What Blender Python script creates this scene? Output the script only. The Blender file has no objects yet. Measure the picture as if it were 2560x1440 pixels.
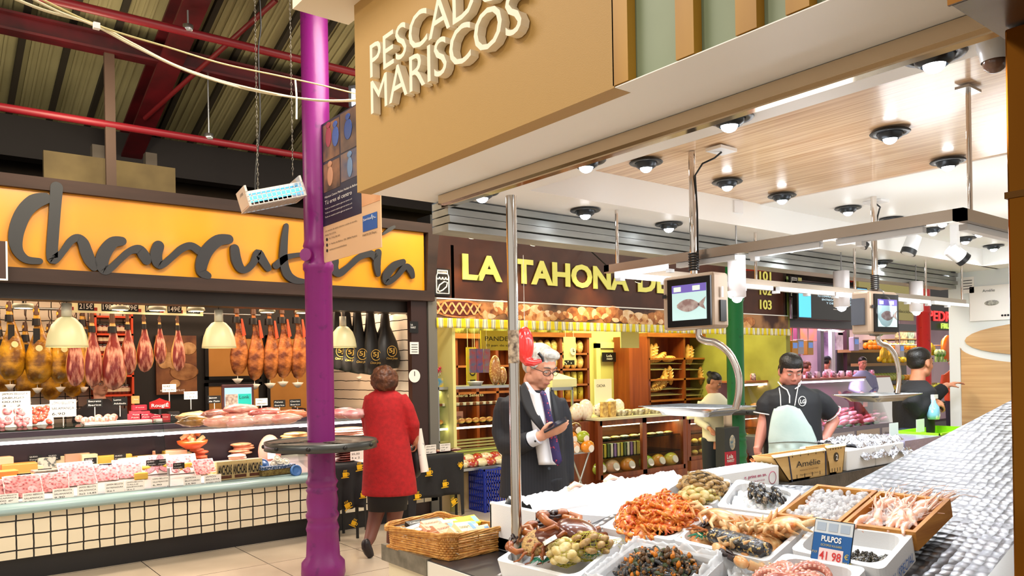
import bpy,math,random
from mathutils import Vector,Matrix,noise
V=Vector
rnd=random.Random(7)
S=bpy.context.scene
COL=S.collection
# ------------------------------------------------------------------ camera
FPX,ROLL,HCAM=1941.0,0.017,1.6
TH=math.radians(51.8)
CF=V((math.cos(TH),math.sin(TH),0));CR=V((math.sin(TH),-math.cos(TH),0));CU=V((0,0,1))
cam=bpy.data.cameras.new('camera');camo=bpy.data.objects.new('camera',cam);COL.objects.link(camo)
_r=(CR-CU*ROLL).normalized();_u=(CU+CR*ROLL).normalized();_b=-CF
camo.matrix_world=Matrix(((_r.x,_u.x,_b.x,0),(_r.y,_u.y,_b.y,0),(_r.z,_u.z,_b.z,HCAM),(0,0,0,1)))
cam.sensor_width=36;cam.lens=FPX*36/2560;cam.shift_y=202/2560;cam.clip_start=.05;cam.clip_end=200
S.camera=camo
# ------------------------------------------------------------------ world, exposure
S.view_settings.view_transform='Standard';S.view_settings.look='None'
S.view_settings.exposure=0.0;S.view_settings.gamma=1;S.view_settings.use_curve_mapping=False
W=bpy.data.worlds.new('world');S.world=W;W.use_nodes=True
W.node_tree.nodes['Background'].inputs[0].default_value=(1.0,0.93,0.85,1)
W.node_tree.nodes['Background'].inputs[1].default_value=0.85
S.cycles.max_bounces=6;S.cycles.diffuse_bounces=3;S.cycles.glossy_bounces=3
S.cycles.transparent_max_bounces=12;S.cycles.transmission_bounces=4
S.cycles.caustics_reflective=False;S.cycles.caustics_refractive=False
S.cycles.sample_clamp_indirect=4.0;S.cycles.use_denoising=True

def light(kind,name,loc,energy,color,size=.1,sy=None,rot=None,to=None,angle=None,blend=.6,rad=.04):
 l=bpy.data.lights.new(name,kind);l.energy=energy;l.color=color
 o=bpy.data.objects.new(name,l);COL.objects.link(o);o.location=loc
 if kind=='AREA':
  l.size=size
  if sy:l.shape='RECTANGLE';l.size_y=sy
 else:l.shadow_soft_size=rad
 if kind=='SPOT':l.spot_size=math.radians(angle or 90);l.spot_blend=blend
 if to is not None:o.rotation_euler=(V(to)-V(loc)).to_track_quat('-Z','Y').to_euler()
 if rot is not None:o.rotation_euler=rot
 return o
PINK=(1,.62,.5);WARM=(1,.78,.5);COOL=(.9,.96,1);LIME=(1,.93,.42)
# hall lamps above the aisles
light('AREA','hall_lamp',(3.2,4.4,4.6),200,(1,.9,.78),2.2,1.2,rot=(0,0,0))
light('AREA','hall_lamp',(9.5,4.8,4.4),120,(1,.93,.8),3.0,1.2,rot=(0,0,0))
light('AREA','hall_lamp',(-1.2,3.6,4.4),150,(1,.9,.78),2.2,2.0,rot=(0,0,0))
light('POINT','roof_fill',(-.8,5.9,3.7),70,(1,.88,.62),rad=.3)  # three added point lights without fixtures, to brighten the roof underside
light('POINT','roof_fill',(4.6,6.4,3.6),60,(1,.88,.62),rad=.3)
light('POINT','roof_fill',(1.2,6.9,3.75),30,(1,.88,.62),rad=.3)
for _x in(2.7,3.7,4.7,5.7):light('POINT','ceiling_fill',(_x,1.6,1.98),7,(.95,.97,1),rad=.2)  # added fill under the fish stall ceiling to whiten the soffit, no lamp bodies
light('SPOT','sign_fill',(1.0,4.3,4.0),160,(1,.88,.62),to=(1.2,7.2,2.75),angle=75,rad=.15)  # added spot with no fixture, makes the yellow deli sign brighter
light('SPOT','fascia_flood',(-.9,1.6,3.5),60,(1,.9,.72),to=(1.4,2.0,2.75),angle=80,rad=.05)
# deli stall
light('AREA','deli_lamp',(1.6,8.2,2.75),85,(1,.70,.46),3.6,.8,rot=(0,0,0))
light('AREA','deli_lamp',(4.2,8.2,2.75),60,(1,.72,.5),1.4,.8,rot=(0,0,0))
# bakery
light('AREA','bakery_lamp',(6.2,8.3,2.8),90,LIME,2.2,.8,rot=(0,0,0))
light('AREA','bakery_lamp',(9.4,8.3,2.8),120,LIME,3.4,.8,rot=(0,0,0))
# meat and fruit stalls
light('AREA','butcher_lamp',(14.2,8.6,2.7),130,(1,.68,.86),3.6,.8,rot=(0,0,0))
light('AREA','fruit_lamp',(18.5,8.3,2.7),110,(1,.85,.6),3,.8,rot=(0,0,0))

# ------------------------------------------------------------------ pixel ray helpers (photo 2560x1440)
def ray(px,py):
 u=(px-1280)/FPX;v=(922-py)/FPX
 a=(u+ROLL*v)/(1+ROLL**2);b=(v-ROLL*u)/(1+ROLL**2)
 return CF+CR*a+CU*b
CAM=V((0,0,HCAM))
def at(px,py,x=None,y=None,z=None,d=None):
 r=ray(px,py)
 if x is not None:t=x/r.x
 elif y is not None:t=y/r.y
 elif z is not None:t=(z-HCAM)/r.z
 else:t=d
 return CAM+r*t
def onpl(px,py,z0,gx,gy=0.0,x0=2.0,y0=1.5):
 r=ray(px,py);t=(z0-HCAM-x0*gx-y0*gy)/(r.z-gx*r.x-gy*r.y)
 return CAM+r*t
def scale_at(p):# metres per pixel at a point
 return(V(p)-CAM).dot(CF)/FPX

# ------------------------------------------------------------------ materials
def lin(h):
 if not isinstance(h,str):return tuple(h)
 c=[int(h[i:i+2],16)/255 for i in(0,2,4)]
 return tuple(x/12.92 if x<=.04045 else((x+.055)/1.055)**2.4 for x in c)
MC={}
def M(name,c='808080',rough=.5,metal=0.0,emit=0.0,c2=None,sc=8.0,det=3.0,bump=0.0,bsc=None,stretch=(1,1,1),coat=0.0,sub=0.0,lo=.35,hi=.65,kind='noise',alpha=1.0,spec=.5,ecol=None):
 if name in MC:return MC[name]
 m=bpy.data.materials.new(name);m.use_nodes=True;nt=m.node_tree;N=nt.nodes;L=nt.links
 p=N['Principled BSDF'];col=lin(c)+(1,)
 p.inputs['Base Color'].default_value=col;p.inputs['Roughness'].default_value=rough;p.inputs['Metallic'].default_value=metal
 p.inputs['Coat Weight'].default_value=coat;p.inputs['Coat Roughness'].default_value=.1
 p.inputs['Specular IOR Level'].default_value=spec
 if sub:p.inputs['Subsurface Weight'].default_value=sub;p.inputs['Subsurface Radius'].default_value=(.02,.008,.004)
 if emit:p.inputs['Emission Color'].default_value=(lin(ecol)+(1,))if ecol else col;p.inputs['Emission Strength'].default_value=emit
 p.inputs['Alpha'].default_value=alpha
 if c2 or bump:
  tc=N.new('ShaderNodeTexCoord');mp=N.new('ShaderNodeMapping');mp.inputs['Scale'].default_value=stretch
  L.new(tc.outputs['Object'],mp.inputs[0])
 if c2:
  if kind=='voro':
   t=N.new('ShaderNodeTexVoronoi');t.inputs['Scale'].default_value=sc;out=t.outputs['Distance']
  elif kind=='wave':
   t=N.new('ShaderNodeTexWave');t.inputs['Scale'].default_value=sc;t.inputs['Distortion'].default_value=det;out=t.outputs['Fac']
  else:
   t=N.new('ShaderNodeTexNoise');t.inputs['Scale'].default_value=sc;t.inputs['Detail'].default_value=det;out=t.outputs['Fac']
  L.new(mp.outputs[0],t.inputs['Vector'])
  r=N.new('ShaderNodeValToRGB');r.color_ramp.elements[0].position=lo;r.color_ramp.elements[1].position=hi
  r.color_ramp.elements[0].color=col;r.color_ramp.elements[1].color=lin(c2)+(1,)
  L.new(out,r.inputs[0]);L.new(r.outputs[0],p.inputs['Base Color'])
  if emit and not ecol:L.new(r.outputs[0],p.inputs['Emission Color'])
 if bump:
  t=N.new('ShaderNodeTexNoise');t.inputs['Scale'].default_value=bsc or sc*2;t.inputs['Detail'].default_value=3
  L.new(mp.outputs[0],t.inputs['Vector']);b=N.new('ShaderNodeBump');b.inputs['Strength'].default_value=bump;b.inputs['Distance'].default_value=.01
  L.new(t.outputs['Fac'],b.inputs['Height']);L.new(b.outputs[0],p.inputs['Normal'])
 MC[name]=m;return m
def glass(name,tint='ffffff',refl=.1,rough=.02,clear=.95):
 if name in MC:return MC[name]
 m=bpy.data.materials.new(name);m.use_nodes=True;nt=m.node_tree;N=nt.nodes;L=nt.links
 N.remove(N['Principled BSDF']);o=N['Material Output']
 t=N.new('ShaderNodeBsdfTransparent');t.inputs[0].default_value=tuple(x*clear for x in lin(tint))+(1,)
 g=N.new('ShaderNodeBsdfGlossy');g.inputs['Roughness'].default_value=rough
 f=N.new('ShaderNodeLayerWeight');f.inputs[0].default_value=refl
 mx=N.new('ShaderNodeMixShader');L.new(f.outputs['Fresnel'],mx.inputs[0]);L.new(t.outputs[0],mx.inputs[1]);L.new(g.outputs[0],mx.inputs[2]);L.new(mx.outputs[0],o.inputs[0])
 MC[name]=m;return m

# ------------------------------------------------------------------ mesh builder
def frame(d):
 d=V(d).normalized();a=V((0,0,1))if abs(d.z)<.9 else V((1,0,0))
 u=d.cross(a).normalized();return u,d.cross(u).normalized()
class MB:
 def __init__(s,T=None):s.v=[];s.f=[];s.m=[];s.s=[];s.T=T
 def add(s,vs,fs,m=0,sm=False):
  k=len(s.v);s.v+=[(s.T@V(p)if s.T else V(p))for p in vs]
  for f in fs:s.f.append(tuple(i+k for i in f));s.m.append(m);s.s.append(sm)
  return s
 def box(s,x0,y0,z0,x1,y1,z1,m=0):
  x0,x1=sorted((x0,x1));y0,y1=sorted((y0,y1));z0,z1=sorted((z0,z1))
  return s.hexa([(x0,y0,z0),(x1,y0,z0),(x1,y1,z0),(x0,y1,z0),(x0,y0,z1),(x1,y0,z1),(x1,y1,z1),(x0,y1,z1)],m)
 def hexa(s,p,m=0):
  return s.add(p,[(0,3,2,1),(4,5,6,7),(0,1,5,4),(1,2,6,5),(2,3,7,6),(3,0,4,7)],m)
 def cbox(s,c,sx,sy,sz,m=0,rot=None):
  p=[V((a*sx/2,b*sy/2,g*sz/2))for g in(-1,1)for a,b in((-1,-1),(1,-1),(1,1),(-1,1))]
  R=rot.to_matrix()if hasattr(rot,'to_matrix')else(Matrix.Rotation(rot,3,'Z')if rot else Matrix.Identity(3))
  return s.hexa([V(c)+R@q for q in p],m)
 def quad(s,a,b,c,d,m=0):return s.add([a,b,c,d],[(0,1,2,3)],m)
 def slab(s,a,b,c,d,n,m=0):# quad thickened along vector n
  n=V(n);q=[V(a),V(b),V(c),V(d)];return s.hexa([p for p in q]+[p+n for p in q],m)
 def cyl(s,p0,p1,r0,r1=None,n=16,m=0,sm=True,caps=True):
  return s.tube([p0,p1],[r0,r0 if r1 is None else r1],n,m,caps,sm)
 def tube(s,pts,r,n=8,m=0,caps=True,sm=True,flat=1.0):
  pts=[V(p)for p in pts];k=len(pts);rs=r if isinstance(r,(list,tuple))else[r]*k
  d=(pts[1]-pts[0]).normalized();u,w=frame(d);vs=[]
  for i,p in enumerate(pts):
   dn=((pts[i+1]if i<k-1 else p)-(pts[i-1]if i>0 else p)).normalized()
   if dn.length>0:u=(u-dn*u.dot(dn)).normalized();w=dn.cross(u)
   for j in range(n):
    a=2*math.pi*j/n;vs.append(p+(u*math.cos(a)+w*math.sin(a)*flat)*rs[i])
  fs=[(i*n+j,i*n+(j+1)%n,(i+1)*n+(j+1)%n,(i+1)*n+j)for i in range(k-1)for j in range(n)]
  s.add(vs,fs,m,sm)
  if caps:s.add(vs[:n],[tuple(range(n))[::-1]],m);s.add(vs[-n:],[tuple(range(n))],m)
  return s
 def sph(s,c,rx,ry=None,rz=None,n=10,m=0,rot=None,fn=None):
  ry=ry or rx;rz=rz or rx;R=rot or Matrix.Identity(3);vs=[];k=max(4,n*2//3)
  for i in range(k+1):
   t=math.pi*i/k
   for j in range(n):
    a=2*math.pi*j/n;q=V((math.sin(t)*math.cos(a),math.sin(t)*math.sin(a),math.cos(t)))
    if fn:q=q*fn(q)
    vs.append(V(c)+R@V((q.x*rx,q.y*ry,q.z*rz)))
  return s.add(vs,[(i*n+j,(i+1)*n+j,(i+1)*n+(j+1)%n,i*n+(j+1)%n)for i in range(k)for j in range(n)],m,True)
 def lathe(s,prof,n=24,m=0,c=(0,0,0),sm=True,fn=None):
  vs=[]
  for r,z in prof:
   for j in range(n):
    a=2*math.pi*j/n;q=r*(fn(a,z)if fn else 1);vs.append(V(c)+V((q*math.cos(a),q*math.sin(a),z)))
  return s.add(vs,[(i*n+j,i*n+(j+1)%n,(i+1)*n+(j+1)%n,(i+1)*n+j)for i in range(len(prof)-1)for j in range(n)],m,sm)
 def prism(s,poly,o,u,v,n,m=0):# 2d polygon in frame (o,u,v) extruded by vector n
  o,u,v,n=V(o),V(u),V(v),V(n);k=len(poly);q=[o+u*a+v*b for a,b in poly]
  s.add(q+[p+n for p in q],[tuple(range(k))[::-1],tuple(range(k,2*k))]+[(i,(i+1)%k,(i+1)%k+k,i+k)for i in range(k)],m);return s
 def grid(s,fn,nu,nv,m=0,sm=True,th=None):
  g=[V(fn(i/nu,j/nv))for i in range(nu+1)for j in range(nv+1)]
  fs=[(i*(nv+1)+j,(i+1)*(nv+1)+j,(i+1)*(nv+1)+j+1,i*(nv+1)+j+1)for i in range(nu)for j in range(nv)]
  return s.add(g,fs,m,sm)
 def mesh(s,name,mats,bevel=0):
  me=bpy.data.meshes.new(name);me.from_pydata([tuple(p)for p in s.v],[],s.f)
  for q in(mats if isinstance(mats,(list,tuple))else[mats]):me.materials.append(q)
  me.polygons.foreach_set('material_index',s.m);me.polygons.foreach_set('use_smooth',s.s);me.validate();me.update()
  return me
 def build(s,name,mats,parent=None,bevel=0,sub=0,solid=0,loc=None):
  o=bpy.data.objects.new(name,s.mesh(name,mats));COL.objects.link(o)
  if loc is not None:o.location=loc
  if parent is not None:
   o.parent=parent
  if solid:md=o.modifiers.new('s','SOLIDIFY');md.thickness=solid
  if bevel:md=o.modifiers.new('b','BEVEL');md.width=bevel;md.segments=2;md.limit_method='ANGLE'
  if sub:md=o.modifiers.new('u','SUBSURF');md.levels=sub;md.render_levels=sub
  return o
def tag(o,label,cat,group=None,kind=None):
 o['label']=label;o['category']=cat
 if group:o['group']=group
 if kind:o['kind']=kind
 return o
def thing(name,label,cat,loc=(0,0,0),rz=0,group=None):
 o=bpy.data.objects.new(name,None);COL.objects.link(o);o.location=loc;o.rotation_euler=(0,0,rz);o.empty_display_size=.1
 return tag(o,label,cat,group)
def struct(o):o['kind']='structure';return o
CHILD={}
def kids(o):return[c for c in bpy.data.objects if c.parent==o]
def copy_tree(o,loc=None,rot=None,sc=None,label=None,group=None,_ks={}):
 if o.name not in _ks:_ks[o.name]=[(c,[g for g in kids(c)])for c in kids(o)]
 r=o.copy();COL.objects.link(r)
 for c,gs in _ks[o.name]:
  d=c.copy();COL.objects.link(d);d.parent=r
  for g in gs:e=g.copy();COL.objects.link(e);e.parent=d
 if loc is not None:r.location=loc
 if rot is not None:r.rotation_euler=rot
 if sc is not None:r.scale=(sc,sc,sc)if isinstance(sc,(int,float))else sc
 if label:r['label']=label
 if group:r['group']=group
 return r
def place(o,used,**k):# first use moves the prototype itself, later uses copy it
 if o.name not in used:
  used.add(o.name);kids(o)
  copy_tree.__defaults__[-1].setdefault(o.name,[(c,kids(c))for c in kids(o)])
  if 'loc' in k:o.location=k['loc']
  if k.get('rot')is not None:o.rotation_euler=k['rot']
  s=k.get('sc')
  if s is not None:o.scale=(s,s,s)if isinstance(s,(int,float))else s
  if k.get('label'):o['label']=k['label']
  if k.get('group'):o['group']=k['group']
  return o
 return copy_tree(o,**k)
USED=set()
def text(name,s,o,u,v,h,mat,parent=None,width=None,depth=.001,bold=0.0,shear=0.0,space=1.0,align='LEFT',line=1.0):
 """Lettering: h = cap height, o = baseline start, u/v = unit vectors along and up."""
 c=bpy.data.curves.new(name,'FONT');c.body=s;c.size=1;c.resolution_u=3;c.offset=bold;c.shear=shear;c.space_character=space;c.align_x=align;c.space_line=line
 t=bpy.data.objects.new('t',c);me=bpy.data.meshes.new_from_object(t);bpy.data.objects.remove(t);bpy.data.curves.remove(c)
 if not me.vertices:return None
 xs=[q.co.x for q in me.vertices];w=max(xs)-min(xs);sy=h/.73;sx=(width/w)if width else sy
 x0=min(xs)if align=='LEFT' else 0
 o,u,v=V(o),V(u),V(v);n=u.cross(v).normalized()
 base=[(q.co.x-x0,q.co.y)for q in me.vertices];fs=[tuple(p.vertices)for p in me.polygons]
 edge={}
 for f in fs:
  for i in range(len(f)):
   a,b=f[i],f[(i+1)%len(f)];edge[(a,b)]=edge.get((a,b),0)+1
 bord=[(a,b)for a,b in edge if(b,a)not in edge];k=len(base)
 P0=[o+u*(a*sx)+v*(b*sy)for a,b in base]
 vs=P0+[p+n*depth for p in P0]
 F=[tuple(i+k for i in f)for f in fs]
 if depth>.0015:F+=[(a,b,b+k,a+k)for a,b in bord]+[tuple(reversed(f))for f in fs]
 m=MB();m.add(vs,F);bpy.data.meshes.remove(me)
 return m.build(name,mat,parent)

def smooth(pts,k=5):
 P=[V(p)for p in pts];P=[P[0]]+P+[P[-1]];out=[]
 for i in range(1,len(P)-2):
  for j in range(k):
   t=j/k;a,b,c,d=P[i-1:i+3]
   out.append(.5*(2*b+(c-a)*t+(2*a-5*b+4*c-d)*t*t+(3*b-3*c+d-a)*t**3))
 return out+[P[-2]]
# shared materials
STEEL=M('steel','b9bcbe',.28,.9,bump=.05,sc=60)
CHROME=M('chrome','e0d8d0',.08,1)
WHITE=M('white','f2f2f0',.5)
WHITEG=M('white_gloss','f4f4f4',.25)
BLACK=M('black','0b0b0c',.45)
DARK=M('dark','1c1a1a',.6)
FOAM=M('foam_white','f3f5f8',.6,bump=.08,sc=120)
CARD=M('card_white','f5f0ea',.6)
INK=M('ink','15121a',.7)
RED=M('red_pipe_paint','7e1420',.4)
GLASS=glass('clear_glass')
GLASSM=glass('green_edge_glass','e6f5ee',.12)
PLASTIC=glass('clear_plastic','f6f8ff',.35,.12,.93)
# ================================================================== structure
def mat_floor():
 m=M('floor_tiles','c9b8a6',.18);nt=m.node_tree;N=nt.nodes;L=nt.links;p=N['Principled BSDF']
 tc=N.new('ShaderNodeTexCoord');mp=N.new('ShaderNodeMapping');L.new(tc.outputs['Object'],mp.inputs[0])
 b=N.new('ShaderNodeTexBrick');b.offset=0;b.inputs['Scale'].default_value=1;b.inputs['Brick Width'].default_value=.8;b.inputs['Row Height'].default_value=.8
 b.inputs['Mortar Size'].default_value=.004;b.inputs['Color1'].default_value=lin('d3c3ae')+(1,);b.inputs['Color2'].default_value=lin('cbbca8')+(1,);b.inputs['Mortar'].default_value=lin('4a4038')+(1,)
 L.new(mp.outputs[0],b.inputs[0]);n=N.new('ShaderNodeTexNoise');n.inputs['Scale'].default_value=2.5;L.new(mp.outputs[0],n.inputs['Vector'])
 mx=N.new('ShaderNodeMixRGB');mx.blend_type='MULTIPLY';mx.inputs[0].default_value=.3;L.new(b.outputs[0],mx.inputs[1]);L.new(n.outputs[0],mx.inputs[2]);L.new(mx.outputs[0],p.inputs['Base Color'])
 return m
struct(MB().box(-6,-3,-.1,26,13,0).build('floor',mat_floor()))
def roofz(y):return 4.2+.32*(9-y)
ROOFM=M('roof_sheet','a89e74',.8,c2='7c7450',sc=1.2,stretch=(1,.3,1),bump=.3,bsc=30)
RIBM=M('roof_rib','2a2216',.8)
b=MB();b.slab((-8,9.9,roofz(9.9)),(26,9.9,roofz(9.9)),(26,-.5,roofz(-.5)),(-8,-.5,roofz(-.5)),(0,0,.05),0)
for k in range(100):
 x=-8+k*.34
 b.slab((x,9.9,roofz(9.9)-.05),(x+.05,9.9,roofz(9.9)-.05),(x+.05,-.5,roofz(-.5)-.05),(x,-.5,roofz(-.5)-.05),(0,0,.05),1)
 for q in(.1,.17,.24):b.slab((x+q,9.9,roofz(9.9)-.012),(x+q+.02,9.9,roofz(9.9)-.012),(x+q+.02,-.5,roofz(-.5)-.012),(x+q,-.5,roofz(-.5)-.012),(0,0,.012),0)
struct(b.build('ceiling',[ROOFM,RIBM]))
BEAMR=M('beam_red','62121a',.5,c2='3c0d11',sc=3);BEAMD=M('beam_brown','170c0a',.7)
# purlin along X, rafter down the slope
pb=onpl(380,158,4.2-.30,0,-.32,y0=9);YB=pb.y
b=MB();zb=roofz(YB)-.30
b.box(-8,YB-.07,zb,26,YB+.07,zb+.02).box(-8,YB-.012,zb+.02,26,YB+.012,zb+.15).box(-8,YB-.07,zb+.14,26,YB+.07,zb+.16)
struct(b.build('roof_beam',BEAMR))
def rafter(x,name='roof_beam'):
 b=MB();w=.1
 for dz0,dz1,ww in((-.34,-.31,w),(-.31,-.08,.015),(-.08,-.05,w)):
  b.slab((x-ww,9.9,roofz(9.9)+dz0),(x+ww,9.9,roofz(9.9)+dz0),(x+ww,-.5,roofz(-.5)+dz0),(x-ww,-.5,roofz(-.5)+dz0),(0,0,dz1-dz0))
 return struct(b.build(name,BEAMR))
XR=onpl(430,150,4.2-.33,0,-.32,y0=9).x
for k in range(5):rafter(XR+k*5.5)
pa=onpl(362,296,4.2-.36,0,-.32,y0=9);pc=onpl(690,0,4.2-.36,0,-.32,y0=9)
struct(MB().cyl(pa,pc,.022,n=8).build('roof_brace',M('brace_red','6a1418',.5)))
p0_=at(272,130,y=YB);
struct(MB().box(p0_.x-.04,YB-.02,2.9,p0_.x+.04,YB+.02,zb).build('roof_post',M('post_brown','4b3528',.7)))
struct(MB().box(-8,8.9,3.75,26,9.1,4.15).build('roof_beam',BEAMD))
struct(MB().box(-8,9.62,0,26,9.75,4.3).build('wall_back',M('wall_dark','2b231d',.9,c2='4a3a2c',sc=1.5)))
# red pipes hung under the roof
def pipe(p1,p2,y,label,r=.034):
 a=at(*p1,y=y);c=at(*p2,y=y);d=(c-a)
 a2=a-d*.6;c2=a+d*6;c2.z=c.z+(c.z-a.z);a2.z=a.z
 return tag(MB().cyl(a2,c2,r,n=12).build('sprinkler_pipe',RED),label,'pipe','red pipes under the roof')
pl_=pipe((0,268),(755,388),YB,'lower red pipe hanging on a thin rod under the purlin')
pu=onpl(470,72,4.2-.52,0,-.32,y0=9);YU=pu.y
pipe((145,4),(895,180),YU,'upper red pipe clamped below the dark red rafter')
for(px,py0,py1,y,lab)in((522,175,343,YB,'thin rod holding the lower red pipe under the purlin'),(470,32,72,YU,'short metal clamp holding the upper red pipe to the rafter')):
 a=at(px,py0,y=y);c=at(px,py1,y=y)
 t=thing('pipe_hanger',lab,'hanger',(c.x,c.y,c.z));MB().cyl((0,0,0),(0,0,(a.z-c.z)+.02),.008,n=6).build('rod',STEEL,t)
 MB().lathe([(.036,-.03),(.042,-.03),(.042,.03),(.036,.03)],12).build('clamp',STEEL,t)
a=at(107,368,y=7.75);c=at(437,490,y=7.75)
tag(MB().box(a.x,7.72,3.08,c.x,7.78,a.z-.03).build('plywood_board',M('dusty_board','75633f',.85,c2='5c4c30',sc=3)),'dusty brown board standing upright on top of the deli stall','board')
for px in(243,375):
 a=at(px,365+(px-243)*.15,y=7.95);tag(MB().box(a.x-.05,7.9,3.08,a.x+.05,8.0,a.z).build('timber_post',M('post_grey','5b5148',.8)),('left' if px<300 else 'right')+' grey timber stub behind the dusty board on the deli roof','post')

# cast-iron columns with round shelf rings
def column(pos,name,paint,c2,label,extra):
 x,y=pos;t=thing('iron_column',label,'column',(x,y,0))
 m=M(name,paint,.42,c2=c2,sc=14,lo=.62,hi=.72,bump=.12,bsc=25,coat=.08)
 r=.105
 MB().lathe([(.16,0),(.17,.03),(.165,.12),(.13,.16),(.12,.35),(.128,.38),(.12,.41),(.112,.44),(.125,.47),(.128,.49),(.114,.52),(.122,.60),(.112,.66),(.124,.68),(.11,.70),(.112,.72),(.125,.745),(.11,.77),(r,.80),(r,2.38),(r+.012,2.4),(r+.012,2.44),(r,2.46),(r,2.56),(r+.01,2.58),(r,2.62),(r,4.9)],28).build('shaft',m,t)
 if extra:MB().cyl((-.12,-.06,2.5),(-.135,-.07,2.5),.05,n=16).cyl((-.1,-.05,2.5),(-.12,-.06,2.5),.03,n=12).build('inspection_cap',m,t)
 return t
PURP=at(808,1400,d=6.07);GRN=at(1840,1000,d=9.6);REDC=at(2312,1000,d=12.7)
column((PURP.x,PURP.y),'purple_paint','7a0e6c','650a5e','purple cast-iron column in front of the deli stall',1)
column((GRN.x,GRN.y),'green_paint','08703a','0b5a30','green cast-iron column in front of the bakery',0)
column((REDC.x,REDC.y),'red_paint','c31c1c','a31515','red cast-iron column beside the fruit stall',0)
def ring(pos,z,label):
 t=thing('column_shelf',label,'shelf',(pos.x,pos.y,z),0,'round shelves around the columns')
 MB().lathe([(.12,-.02),(.42,-.02),(.42,0),(.12,0),(.12,-.02)],40).build('shelf_top',M('shelf_grey','6a6a62',.3),t)
 rm_=MB().lathe([(.418,-.055),(.43,-.055),(.43,.008),(.418,.008),(.418,-.055)],40).build('rim',M('rim_dark','4a4c4c',.35,.6),t)
 for k in range(10):
  a=k*.628+.3;MB().sph((.43*math.cos(a),.43*math.sin(a),-.024),.017,n=10).build('bolt',BLACK,rm_)
 return t
ring(PURP,1.06,'round grey shelf clamped around the purple column');ring(GRN,1.06,'round grey shelf clamped around the green column')
# slate boards lying on the purple column's shelf
MENU=M('menu_dark','1d1a18',.4,c2='6a6258',sc=30)
for(dx,dy,a,lb)in((-.25,-.12,.5,'dark menu sheet lying on the left of the purple column shelf'),(.2,-.2,-.7,'dark menu sheet lying on the right of the purple column shelf')):
 dd=CR*dx-CF*(-dy);o=MB().cbox((0,0,0),.26,.13,.006,0).build('menu_sheet',MENU);o.location=(PURP.x+dd.x,PURP.y+dd.y,1.066);o.rotation_euler=(0,0,a-.6);tag(o,lb,'menu')

# ================================================================== fish stall shell
FX=1.41
BEIGE=M('fascia_beige','b08a4a',.55,bump=.1,bsc=300)
SOF=M('soffit_white','fbfaf6',.45)
struct(MB().box(FX,1.36,2.298,FX+.06,2.75,3.05).build('wall_fascia',BEIGE))
struct(MB().box(FX+.06,-2.5,2.5,FX+.12,2.75,3.6).box(FX+.061,2.69,2.5,6.6,2.75,3.6).box(1.48,2.68,2.302,6.6,2.75,2.5).build('wall_stall_upper',SOF))
struct(MB().box(FX-.18,-2.5,3.03,FX+.06,2.92,3.6).build('trim_cornice',M('cornice_cream','eadfc8',.6)))
struct(MB().box(FX+.003,-2.5,2.2985,FX+.07,1.36,2.301).box(FX+.061,-2.5,2.30,1.95,2.748,2.40).box(1.95,2.37,2.30,6.6,2.748,2.40).box(1.95,2.35,2.3,6.6,2.37,2.45).build('ceiling_soffit',SOF))
WOODC=M('ceiling_wood','bf8c58',.28,c2='f2d4ac',sc=3.2,stretch=(26,.5,1),lo=.3,hi=.7,coat=.3)
struct(MB().box(1.93,-2.5,2.43,3.5,2.36,2.47).build('ceiling_wood_panel',WOODC))
struct(MB().box(3.5,-2.5,2.425,6.65,2.36,2.47).box(6.3,-2.5,2.30,6.65,2.37,2.43).build('ceiling_white_panel',SOF))
# glass-and-fin part of the fascia
GP=M('green_panel','7d8c6c',.45,c2='8f9c80',sc=2)
FIN=M('fin_wood','a07014',.45,c2='bc8c2c',sc=6,stretch=(1,1,.15))
t=thing('slatted_fascia','pale green fascia panel with upright wooden fins beside the beige sign wall','fascia',(FX,0,2.3))
MB().box(.03,-2.5,0.002,.06,1.355,.75).build('panel',GP,t)
for k,px in enumerate((1551,1713,1867,1996,2110,2210)):
 y=at(px,200,x=FX).y;MB().box(0,y-.026,0.003,.029,y+.026,.75).build('fin',FIN,t)
# letters
def sign3d(s,px0,py0,px1,h,z,parent):
 a=at(px0,py0,x=FX);y1=at(px1,100,x=FX).y
 text('lettering',s,(FX-.008,a.y,z),(0,-1,0),(0,0,1),h,M('letter_cream','efe6cf',.5),parent,width=a.y-y1,depth=.035,bold=.008)
t=thing('stall_sign','raised cream letters PESCADOS MARISCOS on the beige fascia','sign',(FX,0,0));
za=at(957,285,x=FX);zb_=at(952,195,x=FX)
def sgn(s,pxa,pya,pxb,h):
 a=at(pxa,pya,x=FX);b_=at(pxb,pya,x=FX)
 o=text('lettering',s,(-.004,a.y,a.z),(0,-1,0),(0,0,1),h,M('letter_cream','efe6cf',.5),t,width=a.y-b_.y,depth=.03,bold=0)
sgn('MARISCOS',948,290,1331,.128);sgn('PESCADOS',946,200,1345,.128)
# chrome shutter rails
tag(MB().box(1.70,-1.5,2.262,1.76,2.62,2.298,0).box(1.715,-1.5,2.252,1.745,2.62,2.262,0).build('shutter_rail',M('rail_bronze','cdbba0',.1,1)),'polished metal shutter rail under the near edge of the fish stall ceiling','rail')
ALU=M('aluminium','a9aaa6',.4,.7,c2='8f908c',sc=10,stretch=(.3,1,1))
b=MB()
for k in range(4):b.box(1.76,2.64-.012*(k%2),2.17+k*.032,6.55,2.76,2.197+k*.032)
tag(b.build('shutter_housing',ALU),'long ribbed aluminium shutter housing along the far side of the fish stall','shutter')
bq=at(1142,545,y=2.9)
tag(MB().box(bq.x-.1,2.79,bq.z-.06,bq.x+.12,2.95,bq.z+.06).build('shutter_motor',M('motor_blue','2f4a63',.4)),'blue-grey shutter motor box at the left end of the aluminium housing','motor')
a=at(1266,445,x=1.735)
po=thing('steel_pole','round brushed steel pole standing at the corner of the fish counter','pole',(a.x+.02,a.y,.80))
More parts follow.
